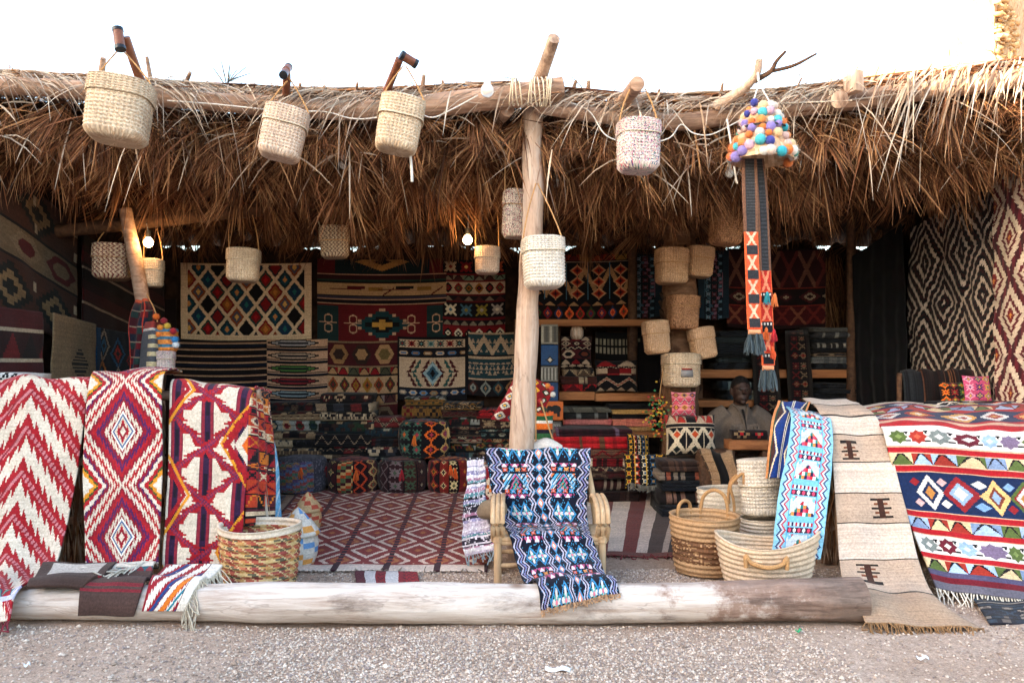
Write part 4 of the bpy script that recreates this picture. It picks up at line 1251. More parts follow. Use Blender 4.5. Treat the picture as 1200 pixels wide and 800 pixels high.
o, pn = rug('embroidered_shawl', pat_shawl(), L, Rr, 'navy shawl embroidered in white zigzags and cyan diamonds, draped over the armchair', 'shawl', fold=0.008, seed=21, wave=(2, 0.008), thick=0.006, knots=[0, 0.06, 0.12, 0.32, 0.42, 0.58, 0.66, 0.80, 0.90, 0.95, 1.0])
fringe('fringe', [pn[-1, k] for k in range(0, 155, 14)], 120, 0.020, o, '#c79a72', seed=9, down=(0, -0.5, -1), width=0.003, jitter=0.12)

# pieces hanging on the chair's left arm: rag rugs
def ragcloth(name, L, Rt, label, seed, pal):
    cv = Cv(26, 70, pal[0])
    r = np.random.default_rng(seed); y = 0
    while y < 70:
        h = int(r.integers(1, 4)); cv.rect(0, y, 26, y + h, pal[r.integers(len(pal))]); y += h
    z = r.random((70, 26)) < 0.22
    cv.m(z, '#c9c3cc'); cv.fade(seed, 0.25)
    o, pn = rug(name, cv, L, Rt, label, 'rug', fold=0.022, seed=seed, thick=0.018, wave=(1.5, 0.016), edge=0.012)
    return o, pn
o, pn = ragcloth('rag_rug', [P(548, 536, 4.86), P(548, 560, 4.8), P(543, 600, 4.76), P(541, 632, 4.74), P(544, 652, 4.72)], [P(568, 536, 4.86), P(569, 560, 4.78), P(572, 590, 4.7), P(577, 625, 4.62), P(578, 645, 4.58)],
    'white, violet and teal rag rug hanging on the left side of the armchair', 51, ['#b9aebb', '#8f8aa8', '#cfc8cf', '#5f8a90', '#3a3340', '#a67a90', '#d8d2d4', '#202028'])
fringe('fringe', [pn[-1, k] for k in (0, 8, 16, 26)], 14, 0.05, o, '#a9bcc4', seed=11)
# rolled brown cushion over the arm
V, Fq = tube([P(566, 600, 4.62), P(572, 597, 4.55), P(586, 597, 4.47)], [0.04, 0.06, 0.055], 12, 10, 0.1, 3)
cu = mk('arm_cushion', V, Fq, 'cloth', None, np.tile(C('#7d6a55'), (len(Fq), 1)))
tag(cu, 'small grey brown bolster lying on the left arm of the armchair', 'cushion')
# white cushion at the head of the chair
V, Fq = tube([P(622, 529, 5.0), P(640, 525, 5.0), P(657, 529, 5.0)], [0.04, 0.065, 0.04], 14, 14, 0.08, 4)
cu = mk('head_cushion', V, Fq, 'cloth', None, np.tile(C('#c9bfb4'), (len(Fq), 1)))
tag(cu, 'off white cushion behind the shawl at the foot of the middle post', 'cushion')

# ================================================================== FLOOR RUGS
def flat_rug(name, cv, corners, label, seed, z=0.004, thick=0.008):
    fl, fr, bl, br = corners
    pts = lambda a, b: [np.array([a[0] * (1 - t) + b[0] * t, a[1] * (1 - t) + b[1] * t, z]) for t in np.linspace(0, 1, 6)]
    return rug(name, cv, pts(bl, fl), pts(br, fr), label, fold=0.005, seed=seed, thick=thick, edge=0.006)
cv = Cv(150, 240, '#dcc8b8')
colw = 30
for q in range(5):
    x0 = q * colw
    f = np.abs((cv.X - x0) - colw / 2)
    B = (cv.X >= x0) & (cv.X < x0 + colw)
    d = f * 1.0 + np.abs((cv.Y + (q % 2) * 0) % 44 - 22) * 0.72
    ring = np.floor((d + 0.5) / 3.1)
    cv.cyc(B, ring, ['#b5764a', '#93403a', '#93403a', '#dcc8b8', '#8e3c38', '#8e3c38', '#d6c0b0', '#93403a'])
for x in range(0, 151, colw):
    cv.m(np.abs(cv.X - x) < 1.7, '#2c2430'); cv.m((np.abs(cv.X - x) < 1.7) & (cv.Y % 6 < 2), '#9a4840')
cv.rect(0, 228, 150, 240, '#d6c4b6'); cv.rect(0, 227, 150, 229, '#9a4840'); cv.rect(0, 0, 150, 5, '#9a4840')
for x in range(0, 151, colw): cv.rect(x - 2, 226, x + 2, 240, '#4a2730')
cv.fade(31, 0.14)
o, pn = flat_rug('floor_rug', cv, ((-1.62, 4.62), (-0.14, 4.62), (-1.95, 7.35), (-0.15, 7.35)), 'large maroon and cream diamond rug spread on the floor left of the armchair', 31)
fringe('fringe', [pn[-1, k] for k in range(0, 151, 15)], 50, 0.04, o, '#8a7a6a', seed=21, down=(0, -1, -0.02), jitter=0.3)
cv = Cv(60, 40, '#8a2630')
for x, w in ((9, 10), (29, 12)): cv.rect(x, 0, x + w, 40, '#c9c3c0')
cv.rect(0, 0, 9, 40, '#6a3038'); cv.rect(48, 0, 60, 40, '#9a2430')
zz = (np.abs(tw(cv.X, 6) * 3 - cv.Y % 6) < 1)
cv.m(zz & ((cv.X < 9) | ((cv.X > 20) & (cv.X < 28)) | (cv.X > 44)), '#5a1a26'); cv.fade(32)
flat_rug('small_rug', cv, ((G(418, 697)[0], 4.14), (G(492, 697)[0], 4.16), (G(416, 672)[0], 4.58), (G(490, 672)[0], 4.56)), 'small red and white striped mat just behind the log', 33, z=0.012)
cv = Cv(110, 200, '#cbbaad')
for x, w, c in ((0, 6, '#6e5048'), (6, 10, '#d2c3b6'), (16, 11, '#84443e'), (27, 12, '#d6c8bc'), (39, 13, '#84443e'), (52, 12, '#d2c3b6'), (64, 11, '#7c3f3a'), (75, 9, '#cbbaad'), (84, 12, '#5a4a44'), (96, 5, '#b5a396'), (101, 9, '#4a3e3a')):
    cv.rect(x, 0, x + w, 200, c)
cv.rect(0, 192, 110, 200, '#7d5048'); cv.fade(34, 0.16)
o, pn = flat_rug('floor_rug', cv, ((0.20, 4.98), (1.02, 4.94), (0.24, 7.3), (1.7, 7.3)), 'brown and cream striped rug on the floor right of the armchair', 35)
fringe('fringe', [pn[-1, k] for k in range(0, 111, 10)], 40, 0.04, o, '#7a2a2e', seed=22, down=(0, -1, -0.02))
cv = kilim(40, 60, ['#55525e', '#6a6672', '#403a48', '#7a6a70'], 36, 1, 3)
flat_rug('floor_rug', cv, ((-1.98, 5.0), (-1.66, 5.0), (-2.5, 7.0), (-1.97, 7.0)), 'narrow grey striped rug on the floor beside the maroon diamond rug', 37, z=0.016)

# ================================================================== BACK WALL HANGINGS
YB = 7.95
def wall_rug(cv, x0, y0, x1, y1, label, Y=YB, dx=0, seed=0, sag=0.02, name='hanging_rug', fold=0.008, wave=None):
    n = 5
    L = [P(x0 + dx * t, y0 + (y1 - y0) * t, Y) for t in np.linspace(0, 1, n)]
    Rt = [P(x1 + dx * t, y0 + (y1 - y0) * t, Y) for t in np.linspace(0, 1, n)]
    return rug(name, cv, L, Rt, label, 'rug', fold=fold, seed=seed, sag=sag, thick=0.012, wave=wave)

def pat_lattice():
    cv = Cv(150, 84, '#c9b298')
    a = np.floor((cv.X - 9 + (cv.Y - 4) * 0.82) / 22.0); b = np.floor((cv.X - 9 - (cv.Y - 4) * 0.82) / 22.0)
    fa = ((cv.X - 9 + (cv.Y - 4) * 0.82) / 22.0) % 1; fb = ((cv.X - 9 - (cv.Y - 4) * 0.82) / 22.0) % 1
    e = np.minimum(np.minimum(fa, 1 - fa), np.minimum(fb, 1 - fb))
    o1 = ['#1d3540', '#17141a', '#7b1c22', '#21404f', '#2b2a33', '#8a4a2a', '#1f3f3a']
    o2 = ['#7b1c22', '#1f4a58', '#17141a', '#8f5a2f', '#223a55', '#7b1c22', '#55525e']
    o3 = ['#c9a060', '#a5242c', '#c08a5a', '#17141a', '#b3763a', '#2a6a6a', '#7b1c22']
    idx = a * 3 + b * 5 + 70
    cv.cyc(e > 0.10, idx, o1); cv.cyc(e > 0.22, idx + 1, o2); cv.cyc(e > 0.37, idx + 2, o3)
    cv.m((cv.X < 8) | (cv.X > 141) | (cv.Y > 77) | (cv.Y < 2), '#c9b298')
    return cv.fade(41, 0.10)
wall_rug(pat_lattice(), 212, 308, 365, 397, 'diamond lattice rug with cream border, hanging on the back wall at left', seed=41)

cv = Cv(90, 60, '#14141c')
for k in range(9):
    y = 2 + k * 7
    cv.rect(0, y, 90, y + 1, '#8a6a55'); cv.rect(0, y + 1, 90, y + 2, '#b0917a'); cv.rect(0, y + 3, 90, y + 5, ['#1a2236', '#231c1c', '#2a1c22'][k % 3])
cv.fade(42)
wall_rug(cv, 203, 398, 314, 462, 'black blanket with thin tan stripes, hung below the diamond lattice rug', seed=42, Y=7.88)
cv = Cv(70, 70, '#b09079')
for k in range(6):
    y = -4 + k * 14
    cv.rect(0, y, 70, y + 1, '#1b2438'); cv.rect(0, y + 1, 70, y + 3, '#17141a'); cv.rect(0, y + 12, 70, y + 13, '#17141a')
    ex = np.abs(cv.X - 30) / 27 + np.abs(cv.Y - y - 7.5) / 5.5
    mm = (np.abs(cv.Y - y - 7.5) < 4.2) & (ex < 1.2)
    cv.m(mm, '#17141a'); cv.m((np.abs(cv.Y - y - 7.5) < 2.8) & (ex < 1.0), ['#8f8a8a', '#a08c7c', '#4a6a3a', '#7a2a30', '#7f8a90'][k % 5]); cv.m((np.abs(cv.Y - y - 7.5) < 1.0) & (ex < 0.75), '#22202a')
cv.fade(43)
wall_rug(cv, 313, 397, 384, 470, 'tan blanket with long pointed lozenges, hung between black striped and brown hexagon rugs', seed=43, Y=7.86)

def pat_bigkilim():
    cv = Cv(146, 92, '#4b1d20')
    cv.rect(0, 0, 146, 16, '#1b2b2f')
    for cx, c in ((30, '#5b1a1f'), (118, '#5b1a1f')): cv.m((np.abs(cv.X - cx) > 26) & (cv.Y < 16) & ((cv.X < 20) | (cv.X > 126)), c)
    cv.dia(73, 2, 30, 10, ['#a07a4a', '#a07a4a', '#17141a'])
    for y, h, c in ((16, 1, '#b09079'), (17, 5, '#3a1a20'), (22, 2, '#274038'), (24, 2, '#17141a'), (26, 13, '#a98c6c'), (39, 1, '#17141a'), (40, 3, '#3f3a4a'), (43, 1, '#b09079'), (44, 4, '#1c1a22'), (48, 1, '#b09079')): cv.rect(0, y, 146, y + h, c)
    for cx in (40, 95):
        cv.rect(cx - 26, 32, cx + 10, 33, '#5b1a1f'); cv.rect(cx - 6, 29, cx + 14, 32, ['#5b1a1f', '#17141a'][cx > 60]); cv.rect(cx + 18, 30, cx + 34, 34, '#8a6a3a'); cv.m(np.abs(cv.Y - 32 + (cv.X - cx - 44) * 0.6) + 5 * (np.abs(cv.X - cx - 40) > 6) < 1, '#5b1a1f')
    cv.rect(0, 49, 146, 92, '#611c22')
    cv.rect(0, 51, 24, 92, '#22383a'); cv.rect(124, 51, 146, 92, '#22383a')
    for cx, w, s in ((73, 28, 1),):
        d = np.floor(np.abs(cv.X - cx) / 4) * 4 / w + np.floor(np.abs(cv.Y - 70) / 3) * 3 / 14
        cv.m(d < 1.12, '#b09079'); cv.m(d < 1.02, '#1c4046'); cv.m(d < 0.62, '#17141a'); cv.m(d < 0.34, '#b08a4a')
    for cx in (40, 106, 12, 134):
        cv.rect(cx - 10, 69, cx + 10, 70, '#b09079')
        for s in (-1, 1): cv.m((np.abs(np.hypot(cv.X - cx, (cv.Y - 70 - s * 5)) - 4.5) < 0.8) & (np.abs(cv.X - cx) < 5), '#b09079')
    return cv.fade(44, 0.08)
wall_rug(pat_bigkilim(), 372, 303, 523, 400, 'wide maroon and teal medallion rug hanging at the middle of the back wall', seed=44, sag=0.03)

cv = Cv(72, 90, '#17141c').bands([(16, 'star', '#17141c', ['#b09a80', '#7b1c22', '#c9a86a', '#a5563a'], 18), (2, 'solid', '#6a1c24'), (6, 'tri', '#201a20', ['#7f7466', '#4a2a2a', '#6a7a6a'], 12), (2, 'solid', '#6a1c24'), (14, 'dia', '#b09a84', ['#17141c', '#7b1c22', '#3a4a3a', '#8a5a2a'], 12), (2, 'solid', '#6a1c24'), (6, 'tri', '#201a20', ['#7f7466', '#4a2a2a'], 12), (2, 'solid', '#5b1a1f'), (18, 'star', '#17141c', ['#c9bda8', '#4a6a7a', '#8a7a3a', '#9a8f88'], 18), (3, 'solid', '#6a1c24'), (6, 'tri', '#201a20', ['#7f7466'], 10), (3, 'solid', '#6a1c24'), (14, 'dia', '#7b1c22', ['#17141c', '#c9bda8'], 12)]).fade(45)
wall_rug(cv, 519, 304, 592, 392, 'black rug with rows of stars and small diamonds, hanging right of the medallion rug', seed=45, sag=0.02)
cv = Cv(80, 92, '#3a1a1c').bands([(2, 'solid', '#7f6a55'), (26, 'hex', '#4a1c20', ['#8a6a4a', '#3a2a24', '#9a7a5a', '#6a5a3a'], 26), (2, 'solid', '#7f6a55'), (8, 'tri', '#1c181c', ['#9a7a5a', '#7b1c22', '#4a4a3a'], 12), (2, 'solid', '#17141a'), (20, 'dia', '#a08468', ['#8a4a2a', '#3a3a2a', '#6a1c22', '#8a6a2a'], 13), (2, 'solid', '#17141a'), (9, 'tri', '#1c181c', ['#7f6f6a', '#9a7a5a', '#4a2a2a'], 13), (2, 'solid', '#7f6a55'), (26, 'hex', '#4a1c20', ['#6a5a4a', '#3a2a24'], 26)]).fade(46)
wall_rug(cv, 384, 399, 466, 492, 'brown hexagon rug hanging below the medallion rug', seed=46, Y=7.87)
cv = Cv(80, 72, '#17141c').bands([(3, 'solid', '#17141c'), (9, 'star', '#b09a84', ['#2a4a4a', '#7b1c22', '#17141c', '#5a7a7a'], 11), (3, 'solid', '#17141c'), (6, 'hex', '#1c1a24', ['#b09a84', '#4a6a8a', '#8a6a4a'], 14), (2, 'solid', '#17141c'), (34, 'solid', '#b09a84'), (2, 'solid', '#17141c'), (7, 'hex', '#1c2436', ['#7a746a', '#b09a84', '#5a7a9a', '#8a6a4a'], 12), (8, 'solid', '#17141c')])
for s, c in ((6, '#4a1c20'), (12, '#2a4f4a'), (22, '#4a1c20'), (28, '#2a4f4a')):
    z = 40 + np.sign(cv.X - 40) * 0
    B = (cv.Y > 24) & (cv.Y < 56)
    g = np.abs(np.abs(cv.X - 40) - (34 - s) + np.abs(cv.Y - 40) * 0.55)
    cv.m(B & (g < 2.6 * ((cv.Y % 5) / 5) + 0.6), c)
cv.dia(40, 40, 11, 13, ['#8fa3a8', '#3a5a6a', '#17141c']); cv.rect(0, 0, 2, 72, '#17141c'); cv.rect(78, 0, 80, 72, '#17141c')
cv.fade(47)
wall_rug(cv, 466, 394, 547, 468, 'cream and black arrow rug with central star, hanging in the middle of the back wall', seed=47, Y=7.85)
cv = Cv(60, 72, '#a8937d')
def tri_(cx, cy, s, up):                                    # stepped triangle filled with small triangles
    hh = np.floor((cv.Y - cy) / 2) * 2 * up
    B = (hh >= 0) & (hh < s) & (np.abs(cv.X - cx) < (s - hh) * 0.62)
    cv.m(B, '#2a4248')
    cv.m(B & (tw(cv.X - cx, 6) < ((cv.Y % 6) / 6)) & (hh > 2) & (hh < s - 6), '#9a8876')
for k in range(3):
    tri_(10 + k * 20, 2, 15, 1); tri_(k * 20, 24, 14, -1); tri_(10 + k * 20, 50, 22, -1)
tri_(0, 30, 22, 1); tri_(20, 30, 22, 1); tri_(40, 30, 22, 1)
cv.band(54, 18, 'dia', '#201c20', ['#4a2a24', '#7f7f78', '#2a4248', '#8a6a4a'], 15)
cv.rect(0, 25, 60, 27, '#17141c'); cv.rect(0, 0, 2, 72, '#17141c'); cv.rect(58, 0, 60, 72, '#17141c'); cv.fade(48)
wall_rug(cv, 547, 389, 606, 462, 'grey teal triangle rug hanging left of the middle post', seed=48, Y=7.84)

# right part of the back wall
cv = Cv(110, 86, '#16131a')
cv.band(0, 8, 'tri', '#16131a', ['#8a3a24', '#5a1c20', '#8a6a3a'], 12); cv.rect(0, 9, 110, 10, '#8a7a6a')
cv.band(14, 42, 'x', '#16131a', ['#9a7a5a'], 26); cv.band(14, 42, 'zig', '#16131a', ['#9a7a5a'], 26)
for k in range(5):
    cx = 13 + k * 22
    for cy in (20, 35, 50): cv.dia(cx, cy, 7, 8, ['#b08a6a', '#a5452a', '#6a1c20', '#16131a'])
    cv.rect(cx + 11, 10, cx + 12, 58, '#4a6a7a')
cv.band(60, 6, 'tri', '#16131a', ['#9a7a5a', '#6a3a24'], 12); cv.band(67, 18, 'dia', '#201014', ['#a5352a', '#3a4a2a', '#7b1c22', '#2a3a5a', '#c96a3a'], 11)
cv.fade(51)
o, pn = wall_rug(cv, 610, 297, 737, 373, 'black and orange diamond shawl with cream fringe, hung above the wooden shelf', seed=51, Y=7.55, sag=0.03)
fringe('fringe', [pn[-1, k] for k in range(0, 111, 10)], 90, 0.04, o, '#b39a7a', seed=31)
cv = Cv(40, 72, '#1a2530')
cv.band(2, 68, 'x', '#1a2530', ['#3f5664', '#7a5a6a', '#4a6474'], 20); cv.rect(0, 0, 8, 72, '#243440'); cv.rect(32, 0, 40, 72, '#243440')
for k in range(9): cv.band(3 + k * 8, 5, 'star', '#171c26', ['#6f8490', '#6a3a44', '#4f6a78'], 8, x0=9, x1=31)
cv.fade(52)
wall_rug(cv, 734, 297, 776, 370, 'dark blue patterned runner hung left of the palm trunk', seed=52, Y=7.58)
wall_rug(cv, 818, 293, 854, 372, 'dark blue patterned runner hung right of the palm trunk', seed=53, Y=7.58)
cv = Cv(100, 86, '#2a1216')
cv.band(2, 40, 'x', '#30141a', ['#6a4038', '#5a2a28', '#7a5a4a'], 18); cv.band(2, 40, 'zig', '#30141a', ['#5a3028'], 18)
cv.band(2, 40, 'x', '#34141a', ['#6a4a3e', '#5a2a28'], 18)
cv.band(44, 16, 'dia', '#201014', ['#4a2024', '#8a7a6a', '#2a1418'], 24); cv.band(62, 20, 'x', '#4a1418', ['#7a4a38', '#6a2a24'], 16)
cv.rect(0, 42, 100, 43, '#7a3024'); cv.rect(0, 61, 100, 62, '#7a3024'); cv.fade(54)
wall_rug(cv, 852, 291, 967, 383, 'dark maroon cross patterned rug hung behind the long tasselled straps', seed=54, Y=7.6)

# left side wall
XL = -3.45
def dim(cv, k):                                             # scales the dyes down: the left wall's shade put into the colours
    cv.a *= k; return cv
def side_rug(cv, X, ya, yb_, za0, za1, zb0, zb1, label, seed, name='hanging_rug', fold=0.012, tilt=0.0):
    """hung along a side wall: from distance ya (nearer) to yb (farther); top/bottom heights at each end"""
    L = [np.array([X + tilt * t, ya, za0 * (1 - t) + za1 * t]) for t in np.linspace(0, 1, 5)]
    Rt = [np.array([X + tilt * t, yb_, zb0 * (1 - t) + zb1 * t]) for t in np.linspace(0, 1, 5)]
    return rug(name, cv, L, Rt, label, 'rug', fold=fold, seed=seed, thick=0.012)
cv = Cv(120, 100, '#5a3a2c')
cv.band(0, 34, 'solid', '#5a3a2c'); cv.band(36, 22, 'hex', '#8a7a64', ['#6a1c22', '#8a7a64', '#9a8a74'], 30); cv.rect(0, 34, 120, 36, '#1c181c'); cv.rect(0, 58, 120, 60, '#1c181c')
for cx, cy in ((22, 80), (62, 80), (100, 80), (40, 16), (84, 16)):
    d = np.floor(np.abs(cv.X - cx) / 3) * 3 / 18 + np.floor(np.abs(cv.Y - cy) / 3) * 3 / 18
    cv.m(d < 1.0, '#1f2420'); cv.m(d < 0.62, '#9a8464'); cv.m(d < 0.28, '#1f2420')
for cx in (2, 42, 82, 118):
    for cy in (70, 92, 8, 28): cv.m((np.abs(cv.X - cx) < 2) & (np.abs(cv.Y - cy) < 4), '#c9bda8')
cv.fade(61)
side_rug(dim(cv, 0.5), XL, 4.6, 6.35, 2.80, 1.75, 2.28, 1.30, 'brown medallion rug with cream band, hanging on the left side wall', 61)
cv = Cv(90, 90, '#3a1418')
for y, c in ((0, '#241014'), (14, '#5a1a20'), (26, '#b09a8a'), (28, '#241014'), (44, '#5a1a20'), (54, '#b09a8a'), (56, '#3a1418'), (74, '#241014'), (84, '#b09a8a'), (86, '#3a1418')): cv.rect(0, y, 90, y + (2 if c == '#b09a8a' else 9), c)
cv.fade(62)
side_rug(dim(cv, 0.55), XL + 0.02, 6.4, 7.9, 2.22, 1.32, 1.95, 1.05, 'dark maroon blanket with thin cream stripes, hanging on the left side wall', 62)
cv = Cv(60, 60, '#5a1a20').bands([(10, 'solid', '#5a1a20'), (2, 'solid', '#c9bda8'), (14, 'tri', '#3a1418', ['#7b1c22', '#241014'], 14), (2, 'solid', '#c9bda8'), (12, 'solid', '#5a1a20'), (10, 'tri', '#241014', ['#7b1c22'], 12)]).fade(63)
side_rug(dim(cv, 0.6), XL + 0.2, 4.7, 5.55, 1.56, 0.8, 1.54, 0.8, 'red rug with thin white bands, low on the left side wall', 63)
cv = Cv(50, 60, '#8a765c')
for k in range(9):
    cv.m((np.abs(cv.Y - 20 - k * 2.4) < 0.7) & (np.abs(cv.X - 30) < 10 - np.abs(k - 4) * 1.8), '#2a241c')
cv.fade(64)
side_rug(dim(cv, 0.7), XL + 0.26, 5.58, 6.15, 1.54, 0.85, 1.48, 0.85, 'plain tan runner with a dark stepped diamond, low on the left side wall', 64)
cv = Cv(50, 60, '#16202c')
for k in range(8):
    cv.dia(8 + (k % 3) * 17, 12 + (k // 3) * 22 + (k % 3) * 5, 8, 12, [['#9a8a7a', '#2a5a7a', '#7b1c22', '#b3763a'][k % 4], '#17141a', ['#2a6a8a', '#a5352a', '#9a8a7a'][k % 3], '#17141a'])
cv.rect(0, 0, 5, 60, '#1f4a6a'); cv.rect(45, 0, 50, 60, '#1f4a6a'); cv.fade(65)
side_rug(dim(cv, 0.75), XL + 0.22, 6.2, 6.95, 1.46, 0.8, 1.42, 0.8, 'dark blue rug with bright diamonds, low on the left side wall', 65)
cv = kilim(40, 50, ['#5a4030', '#4a3026', '#6a4a34', '#2a1c1a'], 66, 8, 14)
side_rug(cv, XL + 0.2, 7.0, 7.5, 1.42, 0.8, 1.40, 0.8, 'plain brown rug with dark spots, low in the left back corner', 66)
cv = Cv(70, 100, '#3a1216')
d = np.floor(np.abs(cv.X - 40) / 4) * 4 / 26 + np.floor(np.abs(cv.Y - 60) / 4) * 4 / 26
cv.m(d < 1.0, '#8a6a2a'); cv.m(d < 0.92, '#17141a'); cv.m(d < 0.3, '#8a2a1c'); cv.dia(40, 18, 14, 12, ['#17141a', '#4a1a1c', '#17141a']); cv.rect(60, 0, 70, 100, '#201014')
cv.fade(67)
wall_rug(cv, 118, 350, 206, 475, 'dark red rug with a gold outlined black medallion, behind the leaning post', seed=67, Y=7.9)

# right side wall
def pat_zigbw():
    cv = Cv(150, 190, '#17131a')
    d = tw(cv.X + 12, 66) * 46
    q = cv.Y + d
    up = cv.Y < 92
    qq = np.where(up, np.abs((cv.Y - 46)) + (46 - d) * 1.0, q)
    saw = (cv.X % 4) / 4 * 3
    k = (qq + saw) % 15
    cv.m(k < 5.2, '#cbbcac'); cv.m((k > 9) & (k < 11), '#4a1a1c')
    return cv.fade(71, 0.08)
side_rug(pat_zigbw(), 3.50, 5.75, 7.05, 2.48, 0.86, 2.36, 0.86, 'black and cream serrated zigzag rug hanging on the right side wall', 71, fold=0.03)
def pat_reddia():
    cv = Cv(110, 190, '#4a1a24')
    a = cv.X + cv.Y * 0.6; b = cv.X - cv.Y * 0.6
    fa, fb = (a / 36) % 1, (b / 36) % 1
    e = np.maximum(np.abs(fa - 0.5), np.abs(fb - 0.5)) * 2 + 0.08 * ((cv.Y % 5) / 5)
    cv.m(e < 0.86, '#cdbfae'); cv.m(e < 0.56, '#6a2430'); cv.m(e < 0.40, '#cdbfae'); cv.m(e < 0.26, '#7b2c2c'); cv.m(e < 0.1, '#c98a4a')
    cv.m((e >= 0.86) & ((cv.X // 3) % 2 == 0), '#6a2430')
    return cv.fade(72, 0.08)
side_rug(pat_reddia(), 3.44, 4.55, 5.72, 2.75, 0.9, 2.56, 0.9, 'cream and wine red serrated diamond rug at the near end of the right side wall', 72, fold=0.02)
cv = kilim(60, 120, ['#100e11', '#141115', '#0e0d10', '#1a1416'], 73, 6, 16)
side_rug(cv, 3.40, 7.1, 7.75, 2.28, 0.5, 2.2, 0.5, 'black hanging cloth in the right back corner', 73, fold=0.03)
cv = kilim(50, 110, ['#100e11', '#17121a', '#1d1518', '#121216'], 74, 6, 16)
rug('hanging_rug', cv, [P(999, 300, 7.25), P(1002, 400, 7.25), P(1004, 475, 7.25)], [P(1058, 262, 6.95), P(1062, 380, 6.95), P(1064, 475, 6.95)], 'tall black shawl hanging left of the serrated zigzag rug', fold=0.03, seed=75, wave=(4, 0.02), thick=0.01)
# ================================================================== BASKETS
def rotm(roll=0.0, pitch=0.0, yaw=0.0):
    cr, sr, cp, sp, cy, sy = math.cos(roll), math.sin(roll), math.cos(pitch), math.sin(pitch), math.cos(yaw), math.sin(yaw)
    Ry = np.array([[cr, 0, sr], [0, 1, 0], [-sr, 0, cr]]); Rx = np.array([[1, 0, 0], [0, cp, -sp], [0, sp, cp]]); Rz = np.array([[cy, -sy, 0], [sy, cy, 0], [0, 0, 1]])
    return Ry @ Rx @ Rz

def superring(n, e):
    a = np.arange(n) / n * 2 * math.pi
    c, s = np.cos(a), np.sin(a)
    k = (np.abs(c) ** e + np.abs(s) ** e) ** (-1 / e)
    return np.stack([c * k, s * k], -1)

WEAVES = {
    'pale':  (['#c6ad90', '#b89c7e', '#d0ba9f'], [], 0),
    'white': (['#d1c4b4', '#c4b5a3', '#dbd0c2'], [], 0),
    'rose':  (['#c7ae98', '#b89a84', '#d2bca8'], [], 0),
    'brown': (['#c59e7a', '#b68e6a', '#d0ac8a'], [], 0),
    'redgrid': (['#bfa78c', '#ae957a'], ['#6a2a2c', '#5a2426'], 1),
    'darkgrid': (['#b9a285', '#a98f72'], ['#4a3026', '#5a3a2c'], 1),
    'specks': (['#d3c4ba', '#c9b5aa'], ['#b0506a', '#3f6a7a', '#3f7a5a', '#b96a8a', '#5a4a7a'], 2),
    'redspecks': (['#cdb9a4', '#c0aa94'], ['#8a3040', '#3a5a50', '#7a3a50'], 2),
    'brownspeck': (['#b48662', '#a67854'], ['#6a4630', '#7a543a'], 2),
}

def weave_cols(style, na, nr, seed):
    base, acc, mode = WEAVES[style]
    r = np.random.default_rng(seed)
    j, i = np.mgrid[0:nr, 0:na]
    b = np.array([C(c) for c in base]); col = b[r.integers(0, len(b), (nr, na))]
    ch = (i + np.abs(j % 4 - 1.5).astype(int)) % 4                   # plaited chevron
    col = col * np.where(ch < 2, 1.05, 0.86)[..., None]
    if mode == 1:
        a = np.array([C(c) for c in acc])
        g = ((i + np.abs(j % 8 - 4)) % 6) < 2
        col[g] = a[r.integers(0, len(a), g.sum())]
    if mode == 2:
        a = np.array([C(c) for c in acc]); g = r.random((nr, na)) < 0.26
        col[g] = a[r.integers(0, len(a), g.sum())]
    col = col * r.uniform(0.86, 1.1, (nr, na, 1)) * (1 + 0.10 * np.sin(j / 4.0 * 2 * math.pi)[..., None] * -0.6)
    return np.clip(col, 0.01, 0.85), ch

def woven_shell(prof, style, seed, na=150, relief=0.0017):
    """prof rows: (z, rx, ry, exponent); returns a shell with plaited relief"""
    nr = len(prof)
    col, ch = weave_cols(style, na, nr - 1, seed)
    V = []
    for k, (z, rx, ry, e) in enumerate(prof):
        q = superring(na, e)
        h = np.where(ch[min(k, nr - 2)] < 2, 1.0, -1.0) * relief + relief * 1.2 * (1 if k % 4 in (1, 2) else -1)
        V.append(np.stack([q[:, 0] * (rx + h), q[:, 1] * (ry + h), np.full(na, z)], -1))
    return np.concatenate(V), gridfaces(na, nr, True), col.reshape(-1, 3)

